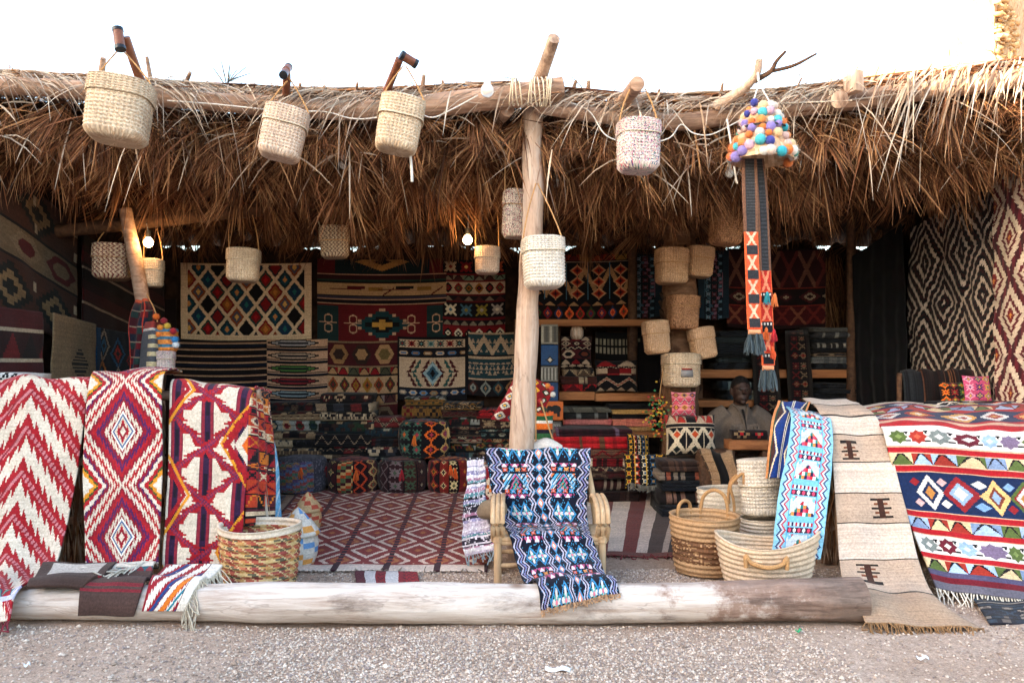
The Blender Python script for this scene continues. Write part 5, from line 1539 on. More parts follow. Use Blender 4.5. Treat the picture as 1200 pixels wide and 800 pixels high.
def lid_basket(px, py, w, h, Y, label, style='pale', tilt=0.0, hang=None, seed=0, lidf=0.34, yaw=0.16, pitch=-0.06, square=3.9, group=None, strings='rope', taper=0.98, tab=False):
    W, H = 0.87 * w * Y / F / 2, 0.92 * h * Y / F
    c = P(px, py, Y)
    t = thing('lidded_basket', label, 'basket', c - [0, 0, H / 2], group)
    Rm = rotm(tilt, pitch, yaw)
    r = np.random.default_rng(seed)
    wob = r.uniform(0.97, 1.03, 3)
    tr = lambda V: (np.asarray(V) - [0, 0, H / 2]) @ Rm.T + c
    def prof(z0, z1, n, k, bottom=False, top=False):
        out = []
        if bottom:
            out += [(z0 + 0.004, W * 0.02, W * 0.02, 2.2), (z0, W * 0.45, W * 0.43, 2.4), (z0 + H * 0.008, W * 0.70, W * 0.67, square), (z0 + H * 0.03, W * 0.84, W * 0.80, square), (z0 + H * 0.07, W * 0.93, W * 0.88, square)]
        for q in np.linspace(0, 1, n):
            z = z0 + (z1 - z0) * q
            if bottom: z = z0 + H * 0.12 + (z1 - z0 - H * 0.12) * q
            f = taper + (1.0 - taper) * (z / H) + 0.035 * math.sin(min(1, z / H) * 3.1)
            out.append((z, W * f * k * wob[0], W * f * k * wob[1] * 0.94, square - 0.5 * z / H))
        if top:
            zt, f = z1, 1.0 * k
            out += [(zt + H * 0.03, W * f * 0.95, W * f * 0.89, 2.4), (zt + H * 0.045, W * f * 0.8, W * f * 0.75, 2.4), (zt + H * 0.05, W * f * 0.4, W * f * 0.38, 2.2), (zt + H * 0.05, W * 0.02, W * 0.02, 2.0)]
        return out
    zl = H * (1 - lidf)
    V, Fq, cc = woven_shell(prof(0, H * 0.93, 54, 0.97, bottom=True), style, seed)
    mk('body', tr(V), Fq, 'straw', t, cc)
    V, Fq, cc = woven_shell([(zl + 0.004, W * 0.93, W * 0.88, square - 0.4)] + prof(zl, H * 0.95, 26, 1.035, top=True), style, seed + 1)
    mk('lid', tr(V), Fq, 'straw', t, cc)
    # rim cord of the lid
    q = superring(40, square - 0.3); q = np.vstack([q, q[:1]])
    f = taper + (1.0 - taper) * (zl / H) + 0.035 * math.sin(zl / H * 3.1)
    V, Fq = tube(tr(np.stack([q[:, 0] * W * f * 1.035, q[:, 1] * W * f * 0.975, np.full(41, zl)], -1)), [0.0032, 0.0032], 5, 82, 0.15, seed, cap=False)
    mk('lid_cord', V, Fq, 'rope_pale' if style in ('white', 'specks', 'rose', 'pale') else 'rope', t)
    if tab:                                               # small window in the front of a basket
        V, Fq = box((0, 0, 0), (W * 0.7, 0.01, H * 0.2)); V = V + [0, -W * 0.93, H * 0.40]
        mk('patch', tr(V), Fq, 'print', t, C('#8f8a88'))
        V, Fq = box((0, 0, 0), (W * 0.6, 0.012, H * 0.05)); V = V + [0, -W * 0.935, H * 0.52]
        mk('patch', tr(V), Fq, 'print', t, C('#8a2a20'))
    if hang is not None:
        for s, hp in ((-1, hang[0]), (1, hang[1])):
            a = tr(np.array([[s * W * 0.98 * math.cos(yaw), -s * W * 0.9 * math.sin(yaw), H * 0.80]]))[0]
            a2 = tr(np.array([[s * W * 0.99 * math.cos(yaw), -s * W * 0.9 * math.sin(yaw), H * 0.98]]))[0]
            V, Fq = tube([a, a2, (a2 + hp) / 2 + np.array([0.008 * s, 0, 0]), hp], [0.005, 0.005, 0.0045, 0.0045], 5, 14, 0.1, seed)
            mk('string', V, Fq, strings, t)
    return t

YH = 4.52
lid_basket(140, 131, 76, 80, YH, 'straw lidded basket hanging from the far left roof peg', 'pale', 0.10, (P(141, 56, YH), P(141, 56, YH)), 1, 0.30, 0.2, strings='rope')
lid_basket(332, 157, 56, 66, YH, 'plain straw basket hanging tilted from the second peg from left', 'rose', 0.20, (P(337, 95, YH), P(338, 90, YH)), 2, 0.36, 0.2, strings='rope')
lid_basket(468, 147, 58, 70, YH, 'golden straw basket hanging tilted just left of the middle post', 'pale', 0.16, (P(472, 78, YH), P(476, 78, YH)), 3, 0.40, 0.18, strings='rope')
lid_basket(748, 172, 52, 66, YH, 'white basket speckled pink and green, hanging from the beam right of the post', 'specks', 0.02, (P(738, 105, YH), P(756, 104, YH)), 4, 0.30, 0.15, strings='rope')
lid_basket(604, 251, 32, 62, 5.12, 'narrow speckled basket half hidden behind the left side of the middle post', 'redspecks', 0.05, (P(596, 150, 5.0), P(612, 150, 5.0)), 5, 0.34, 0.2)
lid_basket(637, 308, 53, 66, 4.76, 'white straw basket hanging on the front of the middle post', 'white', -0.04, (P(628, 215, 4.86), P(630, 215, 4.86)), 6, 0.30, 0.2)
YI = 6.0
lid_basket(132, 307, 45, 46, YI, 'red and white chequered basket left of the leaning post', 'redgrid', 0.02, (P(122, 272, 6.02), P(142, 270, 6.02)), 7, 0.42)
lid_basket(179, 320, 26, 36, YI, 'small straw basket just right of the leaning post, under the lit bulb', 'pale', 0.0, (P(172, 270, 6.05), P(184, 268, 6.05)), 8, 0.4)
lid_basket(285, 311, 40, 43, YI, 'straw basket hanging before the diamond lattice rug', 'pale', 0.03, (P(270, 255, 6.05), P(296, 252, 6.05)), 9, 0.36)
lid_basket(392, 284, 36, 41, YI, 'dark plaited basket hanging above the medallion rug', 'darkgrid', -0.05, (P(372, 250, 6.05), P(420, 240, 6.05)), 10, 0.5, strings='rope_pale')
lid_basket(571, 305, 32, 35, YI, 'grey straw basket hanging beside the lit bulb left of the middle post', 'rose', 0.0, (P(560, 225, 6.05), P(580, 224, 6.05)), 11, 0.42)
YT = 6.70
def trunk_basket(px, py, w, h, Y, label, style, tilt, hang, **k):
    return lid_basket(px, py, w * 1.1, h * 1.08, Y + 0.02, label, style, tilt, None, group='straw baskets hung on the palm trunk', **k)
trunk_basket(787, 312, 37, 43, YT, 'wide brown basket at the top left of the palm trunk', 'brown', 0.02, (P(780, 270, YT), P(795, 270, YT)), seed=12, lidf=0.45)
trunk_basket(820, 307, 29, 37, YT, 'small brown basket at the top right of the palm trunk', 'brown', 0.08, (P(815, 270, YT), P(822, 270, YT)), seed=13, lidf=0.4)
trunk_basket(800, 366, 35, 41, YT - 0.02, 'speckled brown basket in the middle of the palm trunk', 'brownspeck', 0.04, (P(795, 335, YT + 0.1), P(805, 335, YT + 0.1)), seed=14, lidf=0.35)
trunk_basket(769, 395, 29, 40, YT - 0.02, 'plain brown basket low on the left of the palm trunk', 'brown', -0.08, (P(768, 360, YT + 0.1), P(776, 360, YT + 0.1)), seed=15, lidf=0.4)
trunk_basket(823, 402, 29, 38, YT - 0.02, 'plain brown basket low on the right of the palm trunk', 'brown', -0.16, (P(818, 370, YT + 0.1), P(824, 370, YT + 0.1)), seed=16, lidf=0.36)
trunk_basket(798, 434, 42, 41, YT - 0.08, 'tan basket with a small window, lowest on the palm trunk', 'pale', 0.0, (P(790, 405, YT + 0.05), P(806, 405, YT + 0.05)), seed=17, lidf=0.32, tab=True, square=3.6)
lid_basket(851, 265, 40, 49, 6.0, 'dark speckled basket hanging left of the tasselled straps', 'brownspeck', 0.10, (P(848, 205, 6.1), P(862, 205, 6.1)), 18, 0.36)

# ---- open baskets on the floor
def open_basket(c, r0, r1, h, label, bandfn, seed, na=110, nr=44, lean=(0, 0), e=2.2, squash=1.0, rim=None, lip=0.0, name='open_basket', square_rim=False):
    t = thing(name, label, 'basket', c)
    r = np.random.default_rng(seed)
    a = np.arange(na) / na * 2 * math.pi
    prof = [(0.004, 0.05), (0.0, 0.6), (0.004, 0.93)] + [(q, None) for q in np.linspace(0.03, 1, nr)] 
    outer = []
    for k, (q, f) in enumerate(prof):
        z = q * h if f is None else q
        rr = (r0 + (r1 - r0) * (q ** 0.8)) if f is None else r0 * f
        outer.append((z, rr))
    inner = [(z * 0.995 + 0.002, rr - 0.014) for z, rr in outer[::-1][:-2]]
    rows = outer + inner
    V = []
    n = len(rows)
    for k, (z, rr) in enumerate(rows):
        rel = 0.0035 * (1 if (k // 2) % 2 else -1) if 3 < k < n - 4 else 0
        wz = 1 + 0.02 * np.sin(a * 2 + seed) + 0.015 * np.sin(a * 3 + z * 6 + seed)
        zz = z + (lip * np.cos(a * 2 + 0.6) + 0.4 * lip * np.cos(a + 1)) * (z / h) ** 3
        tw_ = 0.0016 * np.where((np.arange(na) + k // 2) % 2 == 0, 1, -1)
        x = c[0] + (rr + rel + tw_) * wz * np.cos(a) + lean[0] * z
        y = c[1] + (rr + rel + tw_) * wz * np.sin(a) * squash + lean[1] * z
        V.append(np.stack([x, y, c[2] + zz], -1))
    V = np.concatenate(V)
    col = np.zeros((n - 1, na, 3))
    for k in range(n - 1):
        q = rows[k][0] / h
        col[k] = bandfn(q, np.arange(na), k, r, k >= len(outer))
    mk('body', V, gridfaces(na, n, True), 'straw', t, np.clip(col.reshape(-1, 3), 0.01, 0.85))
    return t
def bf_stripe(q, i, k, r, inner):                        # red, green and yellow coiled stripes between pale rims
    na = len(i)
    if q > 0.90 or q < 0.10: return C('#d2bfa9') * r.uniform(0.9, 1.05, (na, 1))
    pal = np.array([C(c) for c in ('#a4503c', '#c0a06c', '#5a5440', '#b0684a', '#8c4038', '#b98a52')])
    idx = (np.floor((i + k * 3) / 6) * 7 + (k // 2) * 3).astype(int) % 6
    c = pal[idx] * r.uniform(0.85, 1.1, (na, 1))
    c[((i + k) % 5) == 0] = C('#c7a97c')
    return c
def bf_straw(tone, dark=None, dz=(0, 0)):
    def f(q, i, k, r, inner):
        na = len(i)
        c = C(tone) * r.uniform(0.84, 1.08, (na, 1)) * (1.06 if (k // 2) % 2 else 0.86)
        if dark and dz[0] < q < dz[1]:
            m = r.random(na) < 0.75
            c[m] = C(dark) * r.uniform(0.8, 1.2, (m.sum(), 1))
        if q > 0.95: c = C(tone) * r.uniform(0.95, 1.15, (na, 1))
        return c
    return f
cb = G(309, 690); cb[2] = 0.0
open_basket(np.array([cb[0], 4.22, 0.0]), 0.175, 0.215, 0.36, 'open coiled basket striped red, green and yellow, behind the log at left', bf_stripe, 3, lip=0.006)
def handle(t, p0, p1, hgt, mat='rope', rad=0.011, out=(0, 0, 0)):
    p0, p1 = np.array(p0), np.array(p1); m = (p0 + p1) / 2 + np.array([0, 0, hgt]) + np.array(out)
    q = [p0 - [0, 0, 0.06], p0, p0 * 0.75 + m * 0.25 + [0, 0, hgt * 0.45], m, p1 * 0.75 + m * 0.25 + [0, 0, hgt * 0.45], p1, p1 - [0, 0, 0.06]]
    V, Fq = tube(q, [rad, rad], 7, 30, 0.12, 3)
    return mk('handle', V, Fq, mat, t)
b1 = np.array([(826 - 600) * 4.62 / F, 4.62, 0.0])
t = open_basket(b1, 0.165, 0.20, 0.33, 'round brown straw basket with loop handles, right of the armchair', bf_straw('#b08a64', '#6d4a32', (0.22, 0.62)), 4)
handle(t, b1 + [-0.13, 0.12, 0.32], b1 + [-0.04, 0.19, 0.32], 0.06); handle(t, b1 + [0.02, 0.19, 0.32], b1 + [0.16, 0.10, 0.33], 0.12)
b2 = np.array([(899 - 600) * 4.18 / F, 4.18, 0.0])
t = open_basket(b2, 0.195, 0.275, 0.30, 'wide pale straw basket holding the end of the turquoise runner', bf_straw('#cbb094'), 5, lip=0.03, squash=0.72)
handle(t, b2 + [-0.16, -0.17, 0.245], b2 + [0.03, -0.215, 0.245], -0.05, out=(0, -0.02, 0))
# stacked pale baskets behind: an upturned one carrying a lidded one
b3 = np.array([(891 - 600) * 4.95 / F, 4.95, 0.0])
t = open_basket(b3, 0.125, 0.135, 0.245, 'low pale straw basket under the white lidded one, behind the wide basket', bf_straw('#c9b8a4'), 6, na=80)
lid_basket(891, 570, 58, 72, 4.95, 'white lidded straw basket stacked behind the wide basket', 'white', -0.05, None, 44, 0.46, 0.2, square=2.2, taper=0.9)
handle(t, b3 + [-0.12, -0.06, 0.52], b3 + [-0.17, -0.03, 0.32], 0.03, out=(-0.05, 0, 0), rad=0.009)
b4 = np.array([(858 - 600) * 5.35 / F, 5.35, 0.0])
t = open_basket(b4, 0.19, 0.235, 0.36, 'low white straw basket with brown looped handles, behind the round brown basket', lambda q, i, k, r, inner: (C('#a98a6a') if (0.5 < q < 0.58) else C('#cbbca8')) * r.uniform(0.88, 1.06, (len(i), 1)), 7, squash=0.6)
handle(t, b4 + [-0.06, -0.13, 0.34], b4 + [0.10, -0.13, 0.34], 0.13); handle(t, b4 + [0.14, -0.10, 0.34], b4 + [0.22, -0.02, 0.34], 0.10)

# ---- little cone-lidded baskets by the striped basket
def cone_basket(px, pyb, w, h, label, pal, seed):
    Yc = GY(pyb); c = np.array([(px - CX) * Yc / F, Yc, 0.0])
    t = thing('cone_lid_basket', label, 'basket', c)
    R0, H = w * Yc / F / 2, h * Yc / F
    r = np.random.default_rng(seed); na = 48
    p = np.array([C(q) for q in pal])
    def sh(name, rows):
        V = []; col = []
        for z, rr in rows:
            a = np.arange(na) / na * 2 * math.pi
            V.append(np.stack([c[0] + rr * np.cos(a), c[1] + rr * np.sin(a), np.full(na, z)], -1))
        for k in range(len(rows) - 1):
            cc = np.tile(p[0], (na, 1)) * r.uniform(0.85, 1.1, (na, 1))
            blk = np.floor(np.arange(na) / 5).astype(int)
            m = (blk + k // 3) % 3 == 0
            cc[m] = p[(blk[m] + k // 3) % (len(p) - 1) + 1]
            col.append(cc)
        mk(name, np.concatenate(V), gridfaces(na, len(rows), True), 'straw', t, np.concatenate(col))
    sh('body', [(0.0, R0 * 0.02), (0, R0 * 0.7)] + [(H * 0.55 * q, R0 * (0.72 + 0.2 * math.sin(q * 2.6))) for q in np.linspace(0.02, 1, 18)])
    sh('lid', [(H * 0.52, R0 * 0.95), (H * 0.55, R0 * 1.0)] + [(H * (0.55 + 0.45 * q), R0 * (1 - q) ** 0.8 + 0.003) for q in np.linspace(0.05, 1, 14)])
cone_basket(349, 660, 52, 66, 'white cone lidded basket with blue and orange patches, beside the striped basket', ['#c6bcb0', '#5f86b0', '#cf8f4a', '#9fb3c9', '#b8503c'], 1)
cone_basket(361, 622, 34, 46, 'tan cone lidded basket standing on the maroon diamond rug', ['#c9a67a', '#b8503c', '#8f7a5a', '#6a6f8a'], 2)

# ================================================================== POUFS
def tassel(t, p, ln, col, seed=0, n=16, rad=0.014, name='tassel'):
    r = np.random.default_rng(seed); mb = MB(); col = C(col)
    V, Fq = tube([p + np.array([0, 0, 0.012]), p, p - np.array([0, 0, ln * 0.25])], [rad * 0.35, rad * 0.95, rad * 0.8], 8, 6); mb.add(V, Fq, col * 0.9)
    for k in range(n):
        a = r.uniform(0, 6.28); q = rad * math.sqrt(r.random())
        b = p + np.array([q * math.cos(a), q * math.sin(a), -ln * 0.2])
        e = p + np.array([q * 1.9 * math.cos(a), q * 1.9 * math.sin(a), -ln * r.uniform(0.85, 1.1)])
        V, Fq = tube([b, (b + e) / 2 + r.normal(size=3) * 0.003, e], [rad * 0.22, rad * 0.22, rad * 0.16], 4, 4, cap=False); mb.add(V, Fq, col * r.uniform(0.75, 1.2))
    o = build(name, mb, 'yarn', t); return o

def pouf(px, pyb, w, h, Y, z0, cvside, cvtop, label, tas, seed, pipe='#8a6a6a'):
    c = np.array([(px - CX) * Y / F, Y, z0])
    R0, H = w * Y / F / 2, h * Y / F
    t = thing('pouf', label, 'pouf', c)
    na, nr = cvside.W * 2, cvside.H
    rows = []
    for q in np.linspace(0, 1, nr + 1):
        s = 2 * q - 1
        rows.append((H * (0.5 + 0.5 * math.sin(s * math.pi / 2)), R0 * (0.62 + 0.38 * max(0.0, math.cos(s * math.pi / 2)) ** 0.42)))
    a = math.pi + np.arange(na) / na * 2 * math.pi
    V = []; 
    for z, rr in rows:
        x = c[0] + rr * np.cos(a); y = c[1] + rr * np.sin(a)
        V.append(np.stack([x, y, np.full(na, z0 + z)], -1))
    V = np.concatenate(V)
    V += (0.007 * snoise(V, seed, 6.0))[:, None] * np.array([1, 1, 0.3])
    side = np.concatenate([cvside.a[::-1], cvside.a[::-1]], 1)
    mk('body', V, gridfaces(na, nr + 1, True), 'cloth', t, side.reshape(-1, 3))
    V = []
    trow = [(0.995, 0.63), (1.02, 0.55), (1.035, 0.42), (1.04, 0.28), (1.04, 0.1), (1.035, 0.01)]
    for z, f in trow: V.append(np.stack([c[0] + R0 * f * np.cos(a), c[1] + R0 * f * np.sin(a), np.full(na, z0 + H * z)], -1))
    r = np.random.default_rng(seed)
    cc = cvtop[r.integers(0, len(cvtop), (5, na // 6 + 1)).repeat(6, 1)[:, :na].ravel()]
    mk('top', np.concatenate(V), gridfaces(na, 6, True), 'cloth', t, cc)
    for zz, f in ((0.93, 0.83), (0.05, 0.80)):
        q = np.linspace(0, 2 * math.pi, 50)
        V, Fq = tube(np.stack([c[0] + R0 * f * np.cos(q), c[1] + R0 * f * np.sin(q), np.full(50, z0 + H * zz + 0.004)], -1), [0.007, 0.007], 6, 50, cap=False)
        mk('piping', V, Fq, 'yarn', t, C(pipe))
    for ang, zf, col in tas:
        rr = R0 * 1.03
        tassel(t, c + np.array([rr * math.cos(ang), rr * math.sin(ang), H * zf]), 0.085, col, seed)
    return t

def pl(*cs): return np.array([C(c) for c in cs])
def pcv(seed, pal, W=60, H=34, kinds=None, cell=None):
    r = random.Random(seed); cv = Cv(W, H, pal[0]); x = 0
    while x < W:                                             # vertical panels, as sewn
        w = r.choice([9, 11, 13]); kd = r.choice(kinds or ['star', 'dia', 'check', 'x'])
        bg = r.choice(pal[:2]); cols = [c for c in pal if c != bg]; r.shuffle(cols)
        for y in range(0, H, 9): cv.band(y, 9, kd, bg, cols[:4], w if kd != 'check' else 4, x0=x, x1=min(W, x + w))
        cv.rect(x, 0, x + 1, H, '#1a1418'); x += w
    return cv.fade(seed, 0.15)
def chk():
    cv = Cv(60, 34, '#4a4852'); cv.band(6, 24, 'check', '#4a4852', ['#5a6a8a', '#8a4a4a', '#4a6a5a', '#8a6a4a', '#5a4a6a'], 5, x0=14, x1=44)
    r = np.random.default_rng(2); cv.m(r.random((34, 60)) < 0.25, '#6a6670'); return cv.fade(3, 0.2)
FR = -math.pi / 2
pouf(353, 577, 62, 40, 7.35, 0.0, chk(), pl('#55525c', '#6a6672', '#4a4650'), 'grey pouf with a chequered front, leftmost of the floor row', [(FR + 0.25, 0.75, '#cf5a22')], 1)
pouf(414, 576, 60, 38, 7.35, 0.0, pcv(2, ['#4a1a20', '#2a141a', '#b04a2a', '#b99a6a', '#5a6a4a', '#8a2a2a']), pl('#6a2a28', '#8a3a2a', '#4a1a1c'), 'maroon pouf with an orange tassel, second from left in the floor row', [(FR + 0.3, 0.72, '#d8621f'), (FR - 1.3, 0.75, '#7b1c22')], 2)
pouf(472, 576, 58, 38, 7.35, 0.0, pcv(13, ['#3a1f22', '#4a2a24', '#a09078', '#8a3a34', '#4a5a44', '#7a6a6a'], kinds=['x', 'dia', 'star']), pl('#5a2a28', '#7a4a3a', '#3a1a1c'), 'dark red pouf with a red tassel, third from left in the floor row', [(FR + 0.1, 0.72, '#a5202a')], 3)
pouf(526, 576, 52, 38, 7.35, 0.0, pcv(9, ['#2a1418', '#7a2a1c', '#c9802f', '#cfb98a', '#8a2a2a', '#3a4a2a'], kinds=['star', 'dia']), pl('#8a3a1f', '#c9702f', '#3a1a1c'), 'orange and black pouf, rightmost of the floor row', [(FR + 0.35, 0.75, '#dd5a1c'), (FR + 0.15, 0.85, '#dd5a1c')], 4)
pouf(497, 541, 60, 42, 7.45, 0.285 + 0.02, pcv(21, ['#1a141a', '#2a1a20', '#cf6a2c', '#c9a56a', '#8a4a6a', '#4a6a5a', '#a5404a'], kinds=['star', 'dia', 'star']), pl('#3a2a30', '#8a4a3a', '#4a5a6a'), 'black and orange mosaic pouf resting on top of the floor row', [(FR - 0.25, 0.62, '#e0701f'), (FR + 1.2, 0.8, '#c9a86a')], 5)

# ================================================================== FOLDED TEXTILES AND STACKS
def folded(name, c, w, d, h, cv, label, cat='folded textile', group=None, layers=3, seed=0, skew=0.0):
    """folded piece: rounded folds towards the viewer; c = middle of its underside"""
    r = np.random.default_rng(seed)
    nx = cv.W
    prof = []
    m = 5
    for k in range(layers):
        zz0, zz1 = h * k / layers, h * (k + 1) / layers
        dep = r.uniform(0, 0.02)
        for q in range(m):
            a = -math.pi / 2 + math.pi * (q + 0.5) / m
            prof.append((-d / 2 + dep + (zz1 - zz0) * 0.5 * (1 - math.cos(a)), (zz0 + zz1) / 2 + (zz1 - zz0) / 2 * math.sin(a)))
    nf = len(prof)
    prof += [(-d * 0.2, h), (d * 0.2, h), (d / 2, h * 0.95), (d / 2, h * 0.05), (d * 0.2, 0), (-d * 0.2, 0)]
    prof = np.array(prof); npf = len(prof)
    xs = np.linspace(-w / 2, w / 2, nx + 1)
    xs = np.concatenate([[xs[0] - 0.004], xs, [xs[-1] + 0.004]])
    sc = np.ones(len(xs)); sc[0] = sc[-1] = 0.04; 
    cen = np.array([0, h / 2])
    V = np.zeros((len(xs), npf, 3))
    for k, (x, s) in enumerate(zip(xs, sc)):
        q = cen + (prof - cen) * s
        V[k, :, 0] = x + skew * (q[:, 1] / h - 0.5); V[k, :, 1] = q[:, 0]; V[k, :, 2] = q[:, 1]
    V = V.reshape(-1, 3)
    V[:, 2] += 0.006 * snoise(np.stack([V[:, 0], V[:, 1] * 0.3, V[:, 2] * 0], -1), seed, 9.0) * (V[:, 2] / h)
    V[:, 1] += 0.007 * snoise(V, seed + 1, 8.0)
    Fq = gridfaces(npf, len(xs), True)
    col = np.zeros((len(xs) - 1, npf, 3))
    for k in range(len(xs) - 1):
        i = min(max(k - 1, 0), nx - 1)
        col[k, :nf] = cv.a[np.linspace(cv.H - 1, 0, nf).astype(int), i]
        col[k, nf:] = cv.a[0, i]
    ya = r.normal() * 0.03; R2 = rotm(0, 0, ya)
    o = mk(name, V @ R2.T + np.asarray(c), Fq, 'cloth', None, col.reshape(-1, 3))
    tag(o, label, cat, group)
    return o

PAL_DARK = ['#241c1c', '#3a2420', '#8a745c', '#17141a', '#4a1c1e', '#5a4a3c', '#2a2c30', '#a08a70']
PAL_MONO = ['#1c1a1c', '#a8967e', '#2a2624', '#8a7662', '#3a3a40', '#17141a', '#6a2a2a']
PAL_RED = ['#5a161c', '#8a1f22', '#3a1014', '#a5242c', '#241014', '#6a4a3a']
PAL_TEAL = ['#22303a', '#2a3f40', '#8f8a7a', '#17141a', '#3a2a28', '#5a6a66']
PAL_BLK = ['#15151a', '#1c1f26', '#23262c', '#2c2f33', '#121214']
PAL_MIX = ['#3a2a24', '#a0876a', '#20343a', '#6a1c22', '#17141a', '#8a8a84', '#7a5a2f', '#2a3a2a']
TINT = {'d': (PAL_DARK, 'dark brown'), 'm': (PAL_MONO, 'black and cream'), 'r': (PAL_RED, 'red'), 't': (PAL_TEAL, 'teal grey'), 'k': (PAL_BLK, 'black'), 'x': (PAL_MIX, 'many coloured')}

def stack(x0, x1, ytop, Y, zbase, n, seq, where, d=0.42, seed=0, cells=None, solid=None, z1=None):
    ztop = z1 if z1 is not None else CH - (ytop - HY) * Y / F
    r = np.random.default_rng(seed); rr = random.Random(seed)
    hs = r.uniform(0.7, 1.3, n); hs = hs / hs.sum() * (ztop - zbase)
    z = zbase
    w0 = (x1 - x0) * Y / F; cx = ((x0 + x1) / 2 - CX) * Y / F
    for k in range(n):
        key = seq[k % len(seq)]
        w = w0 * r.uniform(0.88, 1.06)
        W = int(max(24, w / 0.011))
        if isinstance(key, tuple):                                  # (colour list, words)
            pal, words = key
            cv = Cv(W, 10, pal[0])
            if len(pal) > 1:
                for x in range(0, W, 5): cv.rect(x, 0, x + rr.choice([2, 3, 4]), 10, rr.choice(pal))
            cv.fade(seed + k, 0.15)
        else:
            pal, words = TINT[key]; pal = pal[:]; rr.shuffle(pal)
            cv = Cv(W, 12, pal[0])
            kd = rr.choice(['star', 'dia', 'tri', 'x', 'bars', 'zig', 'hex', 'rand'])
            if rr.random() < 0.6: cv.band(0, 3, 'tri', pal[1], pal[2:5], 7); cv.band(3, 7, kd, pal[0], pal[1:5], rr.choice([6, 8, 11, 14])); cv.band(10, 2, 'solid', pal[2])
            else: cv.band(0, 12, kd, pal[0], pal[1:5], rr.choice([8, 11, 15]))
            cv.fade(seed + k, 0.2)
        pos = n - 1 - k
        word = ORD[pos] if pos == 0 else ORD[pos] + ' from top'
        if k == 0: word = 'lowest'
        folded('folded_textile', (cx + r.normal() * 0.012, Y + r.normal() * 0.015, z), w, d, hs[k] * 0.985, cv,
               f'{words} folded cloth, {word}, stack {where}', 'folded textile', 'folded textiles in stacks', layers=int(r.integers(1, 4)), seed=seed * 20 + k, skew=r.normal() * 0.015)
        z += hs[k]
    return z

stack(306, 384, 470, 7.72, 0, 9, 'ddxdmdxd', 'behind the grey chequered pouf', seed=1)
stack(378, 441, 460, 7.70, 0, 9, 'dmdmmxmm', 'behind the maroon pouf', seed=2)
stack(432, 478, 487, 7.70, 0, 7, 'tmtmdtm', 'left behind the mosaic pouf', seed=3)
stack(474, 524, 464, 7.78, 0, 8, 'xmxmdmx', 'behind the mosaic pouf', seed=4)
stack(522, 566, 470, 7.74, 0, 9, 'dxtxmdx', 'right of the mosaic pouf', seed=5)
stack(560, 602, 478, 7.72, 0, 8, 'rdxdxtd', 'left behind the middle post', seed=6)
PK, TN = (['#c07a72', '#b86a66'], 'plain pink'), (['#a8865a', '#b08f66'], 'plain tan')
stack(648, 742, 500, 7.0, 0, 7, [(['#2a1a1a', '#3a2420', '#4a3a34'], 'dark brown'), (['#3a1a1a', '#4a2420', '#8a7a6a'], 'brown and white'), 'd', (['#7a1a20', '#5a141a', '#c9b9a0', '#3a1014'], 'red and cream'), 'r', (['#a51f26', '#8a1a20', '#6a4a34', '#b3282c'], 'bright red'), (['#3a1a24', '#2a141c', '#6a5a6a'], 'dark wine')], 'on floor right of the armchair', seed=7, d=0.5)

# ================================================================== SHELVES
def plank(t, x0, x1, yt, Y, d=0.36, h=0.06, name='plank', seed=0):
    a, b = P(x0, yt, Y), P(x1, yt, Y)
    V, Fq = box(((a[0] + b[0]) / 2, Y + d / 2, a[2] - h / 2), (b[0] - a[0], d, h))
    return bevel(mk(name, V, Fq, 'plank_wood', t), 0.004)
sh = thing('wooden_shelf', 'rough plank shelf against the back wall between middle post and palm trunk', 'shelf', ((700 - 600) * 7.3 / F, 7.5, 0))
YS = 7.3
plank(sh, 604, 776, 374, YS); plank(sh, 655, 697, 459, YS - 0.02, h=0.075); plank(sh, 697.6, 776, 461, YS, h=0.07); plank(sh, 655, 776, 506, YS + 0.02, h=0.05)
for x in (606, 653, 777):
    a = P(x, 374, YS + 0.3)
    V, Fq = box((a[0], YS + 0.30, a[2] / 2), (0.06, 0.06, a[2])); bevel(mk('upright', V, Fq, 'dark_wood', sh), 0.004)
sh2 = thing('wooden_shelf', 'rough plank shelf against the back wall right of the palm trunk', 'shelf', ((910 - 600) * 7.3 / F, 7.5, 0))
plank(sh2, 818, 1001, 433, YS, h=0.075); plank(sh2, 818, 1003, 469, YS, h=0.06); plank(sh2, 820, 1001, 510, YS, h=0.06)
for x in (819, 1002):
    a = P(x, 384, YS + 0.3)
    V, Fq = box((a[0], YS + 0.30, a[2] / 2), (0.06, 0.06, a[2])); bevel(mk('upright', V, Fq, 'dark_wood', sh2), 0.004)
zsh = lambda py, Y=YS: CH - (py - HY) * Y / F
stack(658, 712, 476, YS + 0.22, zsh(506), 4, [(['#2a2624', '#8f8a84'], 'black and white'), PK, (['#2c2c2c', '#7a7a76'], 'grey striped'), (['#6a665c', '#4a463e'], 'grey green')], 'left on bottom plank, left shelf', seed=11, d=0.36)
stack(712, 764, 472, YS + 0.22, zsh(506), 5, [TN, (['#c07a68', '#b56e60'], 'plain salmon'), (['#17151a'], 'black'), (['#b08f5c'], 'plain sand'), (['#1a181c'], 'black')], 'right on bottom plank, left shelf', seed=12, d=0.36)
stack(656, 696, 432, YS + 0.2, zsh(459), 3, ['r', (['#4a2a24', '#9a8a74'], 'brown'), 'd'], 'on middle plank, left shelf', seed=13, d=0.34)
stack(834, 886, 388, YS + 0.2, zsh(433), 6, ['k', (['#2a2f30', '#3a4040'], 'dark grey'), 'k', 'k', (['#303638'], 'slate grey'), 'k'], 'left on top plank, right shelf', seed=14)
